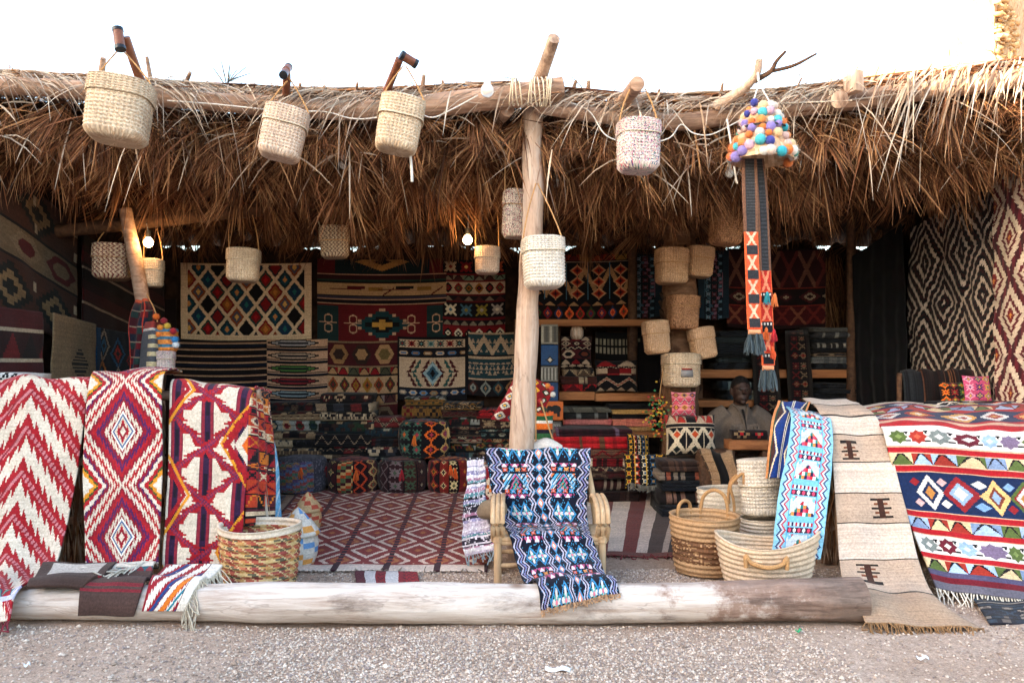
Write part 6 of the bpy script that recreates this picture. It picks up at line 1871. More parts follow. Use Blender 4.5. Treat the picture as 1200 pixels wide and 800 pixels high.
stack(944, 995, 384, YS + 0.2, zsh(433), 8, ['k', (['#6a6a68', '#57585a'], 'plain grey'), 'm', (['#1c1c20'], 'black'), (['#8a867e', '#2a2828'], 'grey striped'), 'k', (['#3c3c3e', '#77746e'], 'grey and black'), (['#55534f'], 'plain taupe')], 'right on top plank, right shelf', seed=15)
stack(842, 892, 446, YS + 0.2, zsh(469), 2, [(['#3a4a50', '#1c2024', '#8a8a80'], 'grey striped'), (['#2a343a', '#6f7a78', '#15181c'], 'blue grey striped')], 'left on middle plank, right shelf', seed=16)
stack(950, 998, 448, YS + 0.2, zsh(469), 3, 'kkk', 'right on middle plank, right shelf', seed=17)
stack(930, 1000, 478, YS + 0.2, zsh(510), 4, ['k', (['#5a5c58', '#7a7a72'], 'grey'), 'k', 'k'], 'on bottom plank, right shelf', seed=18)

# runners hung over the right shelf
def pat_rn(seed, a='#1c1416', b='#5a1c1c', c='#6a5a48'):
    cv = Cv(30, 80, a)
    for k in range(10): cv.band(k * 8, 7, ['x', 'dia', 'star'][k % 3], a, [b, c, '#7a3024'], 10, x0=6, x1=24)
    cv.rect(0, 0, 4, 80, '#2c2622'); cv.rect(26, 0, 30, 80, '#2c2622'); return cv.fade(seed)
for k, (x0, x1, y0, y1, lb) in enumerate(((920, 950, 386, 478, 'dark narrow runner with red motifs hung over the right shelf'), (880, 912, 400, 482, 'dark narrow runner half hidden behind the strap tassels'))):
    rug('shelf_runner', pat_rn(80 + k), [P(x0, y0 + 2, YS + 0.12), P(x0, y0 + 10, YS - 0.05), P(x0 + 2, (y0 + y1) / 2, YS - 0.06), P(x0 + 4, y1, YS - 0.06)], [P(x1 - 4, y0, YS + 0.12), P(x1 - 2, y0 + 10, YS - 0.05), P(x1 + 1, (y0 + y1) / 2, YS - 0.06), P(x1 + 4, y1, YS - 0.06)], lb, 'runner', fold=0.012, seed=80 + k, thick=0.008)

# ================================================================== CUSHIONS
def cushion(name, c, w, h, th, cv, label, yaw=0.0, lean=0.25, cat='cushion', seed=0, corner=0.0):
    nx, ny = cv.W, cv.H
    u = np.linspace(-1, 1, nx + 1); v = np.linspace(-1, 1, ny + 1)
    U, Vv = np.meshgrid(u, v)
    puff = np.sqrt(np.clip((1 - np.abs(U) ** 2.6) * (1 - np.abs(Vv) ** 2.6), 0, 1)) * th / 2
    shr = 1 - 0.07 * (1 - np.abs(Vv) ** 2) * np.abs(U) ** 4
    shv = 1 - 0.07 * (1 - np.abs(U) ** 2) * np.abs(Vv) ** 4
    Rm = rotm(0, -lean, yaw)
    out = []
    for s in (-1, 1):
        V = np.stack([U * shr * w / 2, s * puff, -Vv * shv * h / 2], -1).reshape(-1, 3)
        V += (0.004 * snoise(V, seed, 12.0))[:, None] * np.array([0, 1, 0]) * (puff > 0.004).reshape(-1, 1)
        out.append(V)
    V = np.vstack(out) @ Rm.T + np.asarray(c) + np.array([0, 0, h / 2 * math.cos(lean)])
    g = gridfaces(nx + 1, ny + 1)
    o = mk(name, V, np.vstack([g, g[:, ::-1] + len(out[0])]), 'cloth', None, np.vstack([cv.a.reshape(-1, 3), cv.a.reshape(-1, 3)]))
    tag(o, label, cat); return o
def on(px, py, Y): return P(px, py, Y)
cv = Cv(50, 44, '#17141a').bands([(10, 'tri', '#17141a', ['#8a2226', '#b09a84'], 25), (3, 'zig', '#17141a', ['#b09a84'], 12), (9, 'check', '#8a2226', ['#b09a84', '#4a1418', '#8a2226'], 14), (3, 'solid', '#17141a'), (13, 'zig', '#17141a', ['#b09a84', '#8a2226'], 26), (6, 'tri', '#17141a', ['#b09a84'], 12)]).fade(91)
cushion('cushion', on(722, 459, YS - 0.02 + 0.16), 0.40, 0.30, 0.14, cv, 'black, red and cream chevron cushion on the middle plank of the left shelf', lean=0.15, seed=1)
cv = Cv(44, 50, '#2a1a1c').bands([(8, 'tri', '#2a1a1c', ['#b09a84', '#7b1c22'], 14), (10, 'dia', '#4a1c20', ['#b09a84', '#17141a'], 15), (4, 'zig', '#17141a', ['#b09a84'], 10), (14, 'hex', '#4a1c20', ['#b09a84', '#17141a', '#6a3a2a'], 22), (8, 'tri', '#17141a', ['#b09a84', '#7b1c22'], 14), (6, 'dia', '#2a1a1c', ['#b09a84'], 11)]).fade(92)
cushion('cushion', on(675, 432, YS + 0.18), 0.30, 0.31, 0.13, cv, 'cream and maroon kilim cushion propped on the stack of the left shelf', lean=0.15, seed=2)
# small woven head-shaped ornament above the cushion
V, Fq, cc = woven_shell([(0.0, 0.012, 0.012, 2), (0.005, 0.04, 0.04, 2), (0.04, 0.058, 0.052, 2), (0.085, 0.062, 0.056, 2), (0.125, 0.045, 0.042, 2), (0.145, 0.012, 0.012, 2)], 'rose', 5, 40, 0.002)
dl = mk('woven_ornament', V + P(676, 398, YS + 0.16), Fq, 'straw', None, cc); tag(dl, 'small round straw ornament above the maroon kilim cushion', 'ornament')
cv = Cv(60, 26, '#141317'); cv.band(6, 6, 'bars', '#141317', ['#8f8676', '#77705f'], 5); cv.band(14, 6, 'bars', '#141317', ['#8f8676'], 5); cv.fade(93)
wall_rug(cv, 698, 389, 752, 420, 'black cloth with two rows of pale dashes, hung under the top plank', Y=YS + 0.3, seed=93)
cv = kilim(40, 50, ['#121116', '#17151a', '#1c1518'], 94, 6, 14); 
wall_rug(cv, 745, 400, 777, 458, 'plain black cloth hung on the left shelf beside the palm trunk', Y=YS + 0.28, seed=94)
# the box cushion and the pink one on it, by the palm trunk
cv = Cv(64, 52, '#17141a')
cv.band(0, 12, 'tri', '#4a1418', ['#b09a84', '#a5352a', '#17141a'], 12); cv.rect(0, 12, 64, 13, '#c9b9a0'); cv.rect(0, 17, 64, 18, '#c9b9a0')
cv.band(18, 32, 'x', '#17141a', ['#c9b9a0'], 22); 
for k in range(3): cv.dia(11 + k * 22, 26, 6, 7, ['#c9b9a0', '#b8522c', '#b8522c']); cv.rect(k * 22, 18, k * 22 + 1, 50, '#c9b9a0'); cv.dia(11 + k * 22, 44, 6, 6, ['#c9b9a0', '#2a3a34', '#17141a'])
cv.fade(95)
Yq = 6.35
cushion('box_cushion', P(809, 534, Yq), 0.40, 0.33, 0.26, cv, 'black box cushion with white and orange triangles, at the foot of the palm trunk', lean=0.2, seed=3)
cv = Cv(36, 36, '#c95a6a').bands([(9, 'dia', '#d98a90', ['#8a2a44', '#c99a4a', '#5a5a6a'], 12), (9, 'zig', '#c95a6a', ['#33264a', '#e0c0b0'], 12), (9, 'dia', '#d98a90', ['#8a2a44', '#c99a4a'], 12), (9, 'zig', '#c95a6a', ['#55525e', '#e0c0b0'], 12)]).fade(96)
cushion('cushion', P(801, 488, Yq + 0.12), 0.20, 0.20, 0.09, cv, 'pink and grey diamond cushion standing on the black box cushion', lean=0.05, seed=4)
# support for the box cushion: dark rolled stack on the floor
stack(768, 842, 536, 6.4, 0, 5, ['k', (['#2a2422', '#8a6a5a', '#17141a'], 'brown patterned'), 'k', (['#1c1a1c', '#9a5a44', '#8a7a6a'], 'black and rust'), (['#3a2a24', '#5a4234'], 'dark brown')], 'under the black box cushion', seed=19, d=0.5)
# yellow embroidered bags
def pat_yel(seed):
    cv = Cv(44, 34, '#17141c')
    for y in range(0, 34, 8): cv.band(y, 8, 'star', '#17141c', ['#c9a23a', '#b8472c', '#cfc3a8', '#3f6a8a', '#c99a3a'], 8)
    for x in (10, 21, 32): cv.m(np.abs(cv.X - x) < 1, '#c9a23a')
    return cv.fade(seed, 0.15)
b_ = cushion('embroidered_bag', P(757, 571, 6.45), 0.36, 0.28, 0.12, pat_yel(1), 'larger yellow and black embroidered bag with grey fringe, before the red stack', lean=0.25, cat='bag', seed=5)
fringe('fringe', [P(738, 565, 6.37), P(757, 569, 6.35), P(778, 567, 6.37)], 50, 0.04, b_, '#7f786c', seed=41)
cushion('embroidered_bag', P(748, 536, 6.62), 0.20, 0.20, 0.09, pat_yel(2), 'smaller yellow and black embroidered bag above the larger one', lean=0.3, cat='bag', seed=6, yaw=0.3)
# bead bundle
def bead_bundle():
    c = P(770, 485, 6.5); t = thing('bead_bundle', 'bundle of green, yellow and red bead strings hanging by the palm trunk', 'beads', c - [0, 0, 0.15])
    r = np.random.default_rng(6)
    for col in ('#2f6a34', '#c9a22f', '#a5282a', '#2f7a4a', '#d0702a'):
        mb = MB()
        for q in range(26):
            p = c + r.normal(size=3) * np.array([0.045, 0.03, 0.085])
            V, Fq = tube([p - [0.009, 0, 0], p, p + [0.009, 0, 0]], [0.004, 0.011, 0.004], 6, 4); mb.add(V, Fq, C(col) * r.uniform(0.7, 1.2))
        build('bead_string', mb, 'paint', t)['kind'] = 'stuff'
    V, Fq = tube([c + [0.02, 0.05, 0.06], P(776, 440, 6.6), P(782, 400, 6.75)], [0.004, 0.004], 5, 8); mk('cord', V, Fq, 'rope', t)
bead_bundle()

# postcards and picture cards beside the post
def card(x0, y0, x1, y1, Y, cv, label):
    L = [P(x0, y0, Y), P(x0, y1, Y)]; Rt = [P(x1, y0, Y), P(x1, y1, Y)]
    o, _ = cloth('picture_card', cv, L, Rt, None, fold=0.001, thick=0.006, mat='print'); tag(o, label, 'picture')
YCd = 7.2
card(634, 380, 654, 403, YCd, Cv(20, 22, '#8a8478').band(2, 18, 'bars', '#6a6458', ['#a59c8c', '#55504a'], 5).fade(1), 'grey picture card, topmost of the column beside the middle post')
card(634, 404, 654, 428, YCd, Cv(20, 24, '#1f4a72').dia(10, 17, 5, 4, ['#17141a', '#c9bda8']).fade(2), 'blue picture card with a dark round figure, second in the column beside the post')
card(634, 429, 654, 447, YCd, Cv(20, 18, '#77726a').band(2, 14, 'bars', '#5a564e', ['#9a948a'], 4).fade(3), 'grey striped picture card, third in the column beside the post')
card(634, 448, 654, 470, YCd, Cv(20, 22, '#1d4468').fade(4), 'plain blue picture card, lowest in the column beside the post')
cv = Cv(32, 34, '#b8662a')
el = ((np.hypot((cv.X - 18) / 9.5, (cv.Y - 14) / 7.5) < 1) | (np.hypot((cv.X - 7) / 4.5, (cv.Y - 12) / 5) < 1) | ((np.abs(cv.X - 12) < 2) & (cv.Y > 14) & (cv.Y < 28)) | ((np.abs(cv.X - 23) < 2.2) & (cv.Y > 14) & (cv.Y < 28)) | ((np.abs(cv.X - 4) < 1.2) & (cv.Y > 12) & (cv.Y < 25)))
cv.m(el, '#15120f'); cv.fade(5)
card(639, 470, 660, 492, 7.1, cv, 'orange picture card with a black elephant silhouette beside the middle post')
card(641, 494, 658, 512, 7.1, Cv(18, 18, '#4f4c48').rect(2, 2, 16, 16, '#77736c').band(4, 10, 'bars', '#5f5b55', ['#8f8a82'], 3).fade(6), 'small grey picture card below the elephant card')

# things piled behind the chair: red pouf, pointed bag, strap bag
cv = Cv(60, 34, '#8a2230')
f = tw(cv.X, 30)
cv.m(np.abs((cv.Y / 34) - 0.5) * 2 < f * 1.0 - 0.05, '#cfc0ac')
B_ = (np.abs((cv.Y / 34) - 0.5) * 2 < f - 0.18)
cv.cyc(B_ & ((cv.X // 2 + cv.Y // 2) % 2 == 0), np.floor(cv.X / 4) + np.floor(cv.Y / 4), ['#7b2a30', '#c9763a', '#2a2a34', '#9a9a8a']); cv.rect(0, 0, 60, 3, '#a79a92'); cv.rect(0, 31, 60, 34, '#a79a92'); cv.fade(97)
pouf(589, 540, 76, 44, 5.75, 0.20, cv, pl('#b0583a', '#2a2228', '#c98a4a'), 'crimson pouf with white diamond panels behind the middle post', [(FR - 1.45, 0.9, '#2f9a6a'), (FR + 0.15, 0.7, '#d8541f')], 7, pipe='#9a8f88')
V, Fq = box((P(589, 540, 5.75)[0], 5.75, 0.095), (0.36, 0.34, 0.19)); bx_ = bevel(mk('wooden_crate', V, Fq, 'plank_wood'), 0.01); tag(bx_, 'low wooden crate under the crimson pouf behind the post', 'crate')
cv = Cv(40, 50, '#8a1f28')
for y in range(0, 50, 10): cv.band(y, 10, 'dia', '#8a1f28', ['#c9bfae', '#2f6a78', '#c99a35', '#33402a', '#cfc7bb'], 10)
cv.fade(98)
o, pn = rug('hooded_wrap', cv, [P(604, 438, 5.45), P(598, 452, 5.42), P(590, 470, 5.40), P(576, 492, 5.38)], [P(640, 448, 5.40), P(646, 460, 5.36), P(640, 475, 5.34), P(632, 495, 5.32)], 'red and teal patterned scarf wrapped behind the middle post', 'scarf', fold=0.02, seed=98, wave=(2, 0.03), thick=0.01)
cv = Cv(30, 40, '#c9622c').bands([(4, 'solid', '#c9622c'), (5, 'solid', '#2f5a3a'), (3, 'solid', '#cfc7bb'), (6, 'solid', '#d0702f'), (4, 'solid', '#2a2430'), (6, 'solid', '#3f6a44'), (5, 'solid', '#c9bfae'), (7, 'solid', '#c9622c')]).fade(99)
cushion('striped_bag', P(631, 528, 5.3), 0.20, 0.26, 0.10, cv, 'orange and green striped strap bag right of the middle post', lean=0.05, cat='bag', seed=8)
def pompom_mesh(name, p, rad, col, par, seed=0, n=190):
    r = np.random.default_rng(seed)                          # fuzzy ball of cut yarn
    d = r.normal(size=(n, 3)); d /= np.linalg.norm(d, axis=1)[:, None]
    cc = np.tile(C(col), (n, 1)) * r.uniform(0.7, 1.2, (n, 1))
    V, Fq, c = blades(p + d * rad * 0.25, d, rad * r.uniform(0.62, 0.86, n), np.full(n, rad * 0.30), np.full(n, 0.05), cc, seed=seed)
    q, f = ell_(p, rad * 0.72)
    V2 = np.vstack([V, q]); F2 = np.vstack([Fq, f + len(V)]); c2 = np.vstack([c, np.tile(C(col) * 0.85, (len(f), 1))])
    return mk(name, V2, F2, 'yarn', par, c2)
def ell_(c, rad, n=10, m=8):
    a = np.arange(n) / n * 2 * math.pi; rows = []
    for th in np.linspace(0.06, math.pi - 0.06, m):
        rows.append(np.stack([np.sin(th) * np.cos(a), np.sin(th) * np.sin(a), np.full(n, np.cos(th))], -1) * rad)
    return np.concatenate(rows) + np.asarray(c), gridfaces(n, m, True)[:, ::-1]
wr = o
for k, (x, y, c) in enumerate(((642, 452, '#c9762f'), (648, 462, '#cfc7bb'), (633, 470, '#a5282a'), (638, 480, '#33402a'), (630, 487, '#c9622c'), (634, 494, '#d8c9a0'), (646, 455, '#b53a2c'))):
    pompom_mesh('pompom', P(x, y, 5.30), 0.025, c, wr, k)
V, Fq = tube([P(628, 455, 5.3), P(628, 495, 5.26), P(628, 525, 5.24)], [0.005, 0.005], 5, 10); mk('cord', V, Fq, 'rope', wr)
V, Fq = tube([P(634, 470, 5.28), P(643, 500, 5.2), P(652, 528, 5.1)], [0.006, 0.006], 5, 10); mk('cord', V, Fq, 'rope', wr)
# ================================================================== PEGS, LAMPS AND CABLES ON THE EAVE
def peg(label, stem, cross, capends=True, rs=0.026, rc=0.028):
    t = thing('roof_peg', label, 'peg', stem[0], 'pipe pegs on the eave')
    V, Fq = tube(stem, [rs, rs * 0.95], 12, 10, 0.03, 1); mk('stem', V, Fq, 'pipe_brown', t)
    V, Fq = tube(cross, [rc, rc], 12, 6, 0.02, 2); mk('crossbar', V, Fq, 'pipe_brown', t)
    d = np.array(cross[-1]) - np.array(cross[0]); d /= np.linalg.norm(d)
    for p, s in ((np.array(cross[0]), -1), (np.array(cross[-1]), 1)):
        V, Fq = tube([p - d * s * 0.012, p + d * s * 0.008], [rc * 1.08, rc * 1.08], 12, 3); mk('end_cap', V, Fq, 'black_rubber', t)
peg('brown pipe peg with black caps above the far left basket', [P(168, 104, 4.75), P(158, 76, 4.62), P(147, 44, 4.52)], [P(138, 35, 4.5), P(141, 57, 4.48)])
peg('brown pipe peg seen end on, above the second hanging basket', [P(335, 118, 4.8), P(336, 92, 4.6), P(335, 82, 4.5)], [P(332, 88, 4.42), P(338, 79, 4.62)], rs=0.024, rc=0.022)
peg('brown pipe peg with crossbar above the golden basket', [P(449, 116, 4.8), P(460, 90, 4.62), P(468, 70, 4.5)], [P(471, 65, 4.46), P(487, 75, 4.5)], rs=0.024, rc=0.025)

def bulb(px, py, Y, label, lit=False, s=1.0, cord=None):
    c = P(px, py, Y)
    t = thing('light_bulb', label, 'bulb', c - [0, 0, 0.035 * s], 'bulbs strung under the roof')
    a = np.arange(16) / 16 * 2 * math.pi; rows = []
    for z, rr in ((-0.036, 0.001), (-0.034, 0.012), (-0.026, 0.024), (-0.012, 0.033), (0.004, 0.034), (0.02, 0.026), (0.032, 0.017), (0.04, 0.015)):
        rows.append(np.stack([rr * np.cos(a), rr * np.sin(a), np.full(16, z)], -1))
    mk('glass', np.concatenate(rows) * s + c, gridfaces(16, 8, True), 'bulb_lit' if lit else 'bulb_glass', t)
    V, Fq = tube([c + [0, 0, 0.036 * s], c + [0, 0, 0.085 * s]], [0.018 * s, 0.02 * s], 10, 4); mk('socket', V, Fq, 'cable_white' if not lit else 'cable_black', t)
    top = cord if cord is not None else c + [0, 0.02, 0.16]
    V, Fq = tube([c + [0, 0, 0.08 * s], (c + top) / 2 + [0.006, 0, 0], top], [0.004, 0.004], 5, 6); mk('cord', V, Fq, 'cable_white', t)
    if lit:
        ld = bpy.data.lights.new('bulb_light', 'POINT'); ld.energy = 0.4; ld.color = (1.0, 0.55, 0.22); ld.shadow_soft_size = 0.035
        lo = bpy.data.objects.new('bulb_light', ld); COL.objects.link(lo); lo.parent = t
        lo.location = (0, -0.055, 0.035)
bulb(571, 106, 4.62, 'clear unlit bulb on the front beam just left of the middle post', s=1.15, cord=P(573, 92, 4.75))
bulb(652, 214, 5.3, 'unlit bulb hanging under the thatch just right of the middle post', cord=P(650, 165, 5.35))
bulb(402, 193, 5.2, 'unlit bulb hanging under the thatch below the golden basket', s=0.8, cord=P(400, 160, 5.25))
bulb(109, 188, 5.3, 'unlit bulb hanging under the thatch below the far left basket', s=0.8, cord=P(108, 155, 5.35))
bulb(855, 203, 5.0, 'unlit bulb hanging just left of the pompom cone', s=0.8, cord=P(853, 160, 5.05))
bulb(174, 284, 5.9, 'lit warm bulb beside the leaning post', True, cord=P(172, 262, 6.05))
bulb(548, 281, 5.9, 'lit warm bulb left of the grey hanging basket', True, cord=P(548, 236, 6.08))

def cable(label, pts, rad=0.004, mat='cable_white', seg=60, end=None):
    V, Fq = tube(pts, [rad, rad], 6, seg)
    o = mk('light_cable', V, Fq, mat); tag(o, label, 'cable'); return o
cable('white cable looped along the left front beam', [P(196, 118, 4.74), P(250, 122, 4.72), P(330, 130, 4.72), P(380, 131, 4.72), P(412, 139, 4.70), P(440, 138, 4.70), P(480, 128, 4.7), P(505, 138, 4.69), P(530, 128, 4.7), P(560, 112, 4.68)])
cable('white cable sagging below the right front beam', [P(660, 118, 4.78), P(690, 130, 4.78), P(712, 160, 4.74), P(752, 168, 4.72), P(784, 162, 4.74), P(798, 146, 4.76), P(812, 156, 4.74), P(832, 158, 4.74), P(858, 146, 4.74), P(880, 134, 4.76)])
cable('thin white cord dangling below the golden basket', [P(480, 176, 4.56), P(482, 195, 4.56), P(483, 213, 4.56)], 0.008, seg=10)
cable('thin white cord hanging left of the pompom cone', [P(852, 140, 4.7), P(858, 178, 4.66), P(862, 206, 4.64), P(864, 215, 4.64)], 0.006, seg=14)

# ================================================================== POMPOM SHADE AND STRAPS
def pompom_shade():
    Yh = 4.48; c = P(893, 160, Yh)
    t = thing('pompom_ornament', 'straw cone covered in coloured pompoms, hanging from a forked branch', 'ornament', P(893, 190, Yh))
    k = Yh / F
    V, Fq, cc = woven_shell([(0, 36 * k, 36 * k, 2), (0.02, 34.5 * k, 34.5 * k, 2)] + [(z * k, r_ * k, r_ * k, 2) for z, r_ in ((8, 33), (16, 30), (24, 27), (32, 24), (40, 21.5), (48, 20), (56, 18.5), (60, 14), (61, 4), (61, 0.5))], 'brown', 3, 60)
    mk('straw_cone', V + P(893, 189, Yh), Fq, 'straw', t, cc)
    r = np.random.default_rng(12)
    cols = ['#2f9aa8', '#c9a8a0', '#d98a4a', '#cfc3b8', '#3a3f8a', '#d9b58a', '#2f8a78', '#c9a0b0', '#e0d8cc', '#8a7ab8', '#d8763a', '#4ab0b8', '#d8c0b0']
    i = 0
    for row, (yy, rr, n) in enumerate(((127, 15, 10), (136, 19, 12), (145, 22, 13), (154, 25, 15), (163, 28, 16), (173, 32, 18), (184, 36, 20))):
        for q in range(n):
            a = (q + 0.5 * (row % 2) + r.normal() * 0.1) / n * 2 * math.pi
            if math.sin(a) > 0.55: continue
            if row in (5, 6) and abs(math.cos(a)) < 0.55 and r.random() < 0.6: continue
            p = P(893, yy + r.normal() * 2, Yh) + np.array([rr * k * math.cos(a), rr * k * math.sin(a), 0])
            pompom_mesh('pompom', p, 0.038 * r.uniform(0.7, 1.15), cols[int(r.integers(len(cols)))], t, i); i += 1
    q = np.linspace(0, 2 * math.pi, 40)
    cb = P(893, 152, Yh)
    V, Fq = tube(np.stack([cb[0] + 27 * k * np.cos(q), cb[1] + 27 * k * np.sin(q), cb[2] + 0 * q], -1), [0.006, 0.006], 6, 40, cap=False); mk('band', V, Fq, 'cable_black', t)
    for x in (880, 908):
        V, Fq = tube([P(x, 130, Yh), P(889, 96, 4.58), P(888, 80, 4.6)], [0.004, 0.004], 5, 10); mk('string', V, Fq, 'cable_white', t)
pompom_shade()

def strap(label, x0, x1, x2, ytop, yor, yend, w0, w1, Y, seed):
    H = 170
    cv = Cv(16, H, '#3a3a3c')
    r = np.random.default_rng(seed)
    split = int(H * (yor - ytop) / (yend - ytop))
    cv.rect(0, 0, 3, split, '#7a5a48'); cv.rect(13, 0, 16, split, '#7a5a48'); cv.m((cv.Y < split) & (cv.Y % 3 == 0) & (cv.X > 3) & (cv.X < 13), '#4a4a4c')
    cv.rect(0, split, 16, H, '#cf5a34')
    L_ = H - split; nb = 4 if seed == 1 else 3
    for k in range(nb):
        y = split + int(L_ * k / nb); h = int(L_ / nb)
        dd = np.abs(np.abs(cv.X - 7.5) - np.abs(cv.Y - y - h * 0.28) * 16 / h)
        B = (cv.Y >= y) & (cv.Y < y + h * 0.56)
        cv.m(B, '#c9603f' if seed == 1 else '#b8382c'); cv.m(B & (dd < 1.6), '#dcb9a0' if seed == 1 else '#d98a6a')
        cv.m((cv.Y >= y + h * 0.58) & (cv.Y < y + h * 0.95) & (cv.X > 1) & (cv.X < 15), '#3b3b3f' if seed == 1 else '#26242a')
        if seed == 2: cv.m((cv.Y >= y + h * 0.62) & (cv.Y < y + h * 0.72) & (cv.X % 4 < 2), '#cfc7bb')
    cv.rect(0, split, 1, H, '#d86a3c'); cv.rect(15, split, 16, H, '#d86a3c'); cv.fade(seed, 0.15)
    t = thing('tasselled_strap', label, 'strap', P(x2, yend + 26, Y))
    ys = [ytop, ytop + 40, yor, (yor + yend) / 2, yend]; xs = [x0, (x0 + x1) / 2, x1, (x1 + x2) / 2, x2]
    ws = [w0, w0 * 1.05, (w0 + w1) / 2, w1, w1]
    cloth('band', cv, [P(x - w / 2, y, Y) for x, y, w in zip(xs, ys, ws)], [P(x + w / 2, y, Y + 0.015) for x, y, w in zip(xs, ys, ws)], t, fold=0.004, seed=seed, thick=0.008)
    p = P(x2, yend, Y)
    V, Fq = tube([P(x2 - w1 * 0.42, yend + 3, Y - 0.01), P(x2 + w1 * 0.42, yend + 3, Y - 0.01)], [0.014, 0.014], 8, 6, 0.1, 2); mk('knot_row', V, Fq, 'yarn', t, C('#c98a62'))
    mb = MB(); r = np.random.default_rng(seed + 5)
    for k in range(46):
        x = x2 + r.uniform(-w1 * 0.45, w1 * 0.45); spread = (x - x2) * 0.55
        a = P(x, yend + 5, Y) + [0, r.normal() * 0.012, 0]; b = P(x + spread + r.normal() * 1.2, yend + 28 * r.uniform(0.85, 1.1), Y) + [0, r.normal() * 0.02, 0]
        V, Fq = tube([a, (a * 0.5 + b * 0.5) + r.normal(size=3) * 0.004, b], [0.005, 0.005, 0.004], 4, 5, cap=False); mb.add(V, Fq, C('#39454a') * r.uniform(0.6, 1.4))
    build('tassel', mb, 'yarn', t)['kind'] = 'stuff'
    if seed == 2:
        for k, (y, c, dx) in enumerate(((348, '#2f8f98', -2), (350, '#d8763a', 7), (390, '#d8662a', -3), (392, '#b5202a', 6), (412, '#d8562a', 4))):
            tassel(t, P(x1 + dx + 4, y - 4, Y - 0.03), 0.06, c, k, rad=0.011, name='small_tassel')
strap('long dark strap with orange and charcoal panels, left of the pair', 878, 880, 884, 186, 272, 386, 17, 16, 4.46, 1)
strap('long dark strap with red panels and small tassels, right of the pair', 889, 897, 900, 186, 318, 428, 12, 15, 4.54, 2)

# ================================================================== SEATED PERSON behind the bench
def ell(c, r, n=16, m=12):
    a = np.arange(n) / n * 2 * math.pi; rows = []
    for th in np.linspace(0.06, math.pi - 0.06, m):
        rows.append(np.stack([np.sin(th) * np.cos(a) * r[0], np.sin(th) * np.sin(a) * r[1], np.full(n, np.cos(th) * r[2])], -1))
    return np.concatenate(rows) + np.asarray(c), gridfaces(n, m, True)[:, ::-1]

def remeshed(name, pieces, mat, parent, vox, smooth=4):
    mb = MB()
    for V, Fq in pieces: mb.add(V, Fq)
    o = build(name, mb, mat, parent)
    rm = o.modifiers.new('remesh', 'REMESH'); rm.mode = 'VOXEL'; rm.voxel_size = vox; rm.use_smooth_shade = True
    if smooth:
        sm = o.modifiers.new('smooth', 'SMOOTH'); sm.iterations = smooth; sm.factor = 0.5
    return o

def limb(pts, rad, n=12, seg=12): return tube(pts, rad, n, seg)

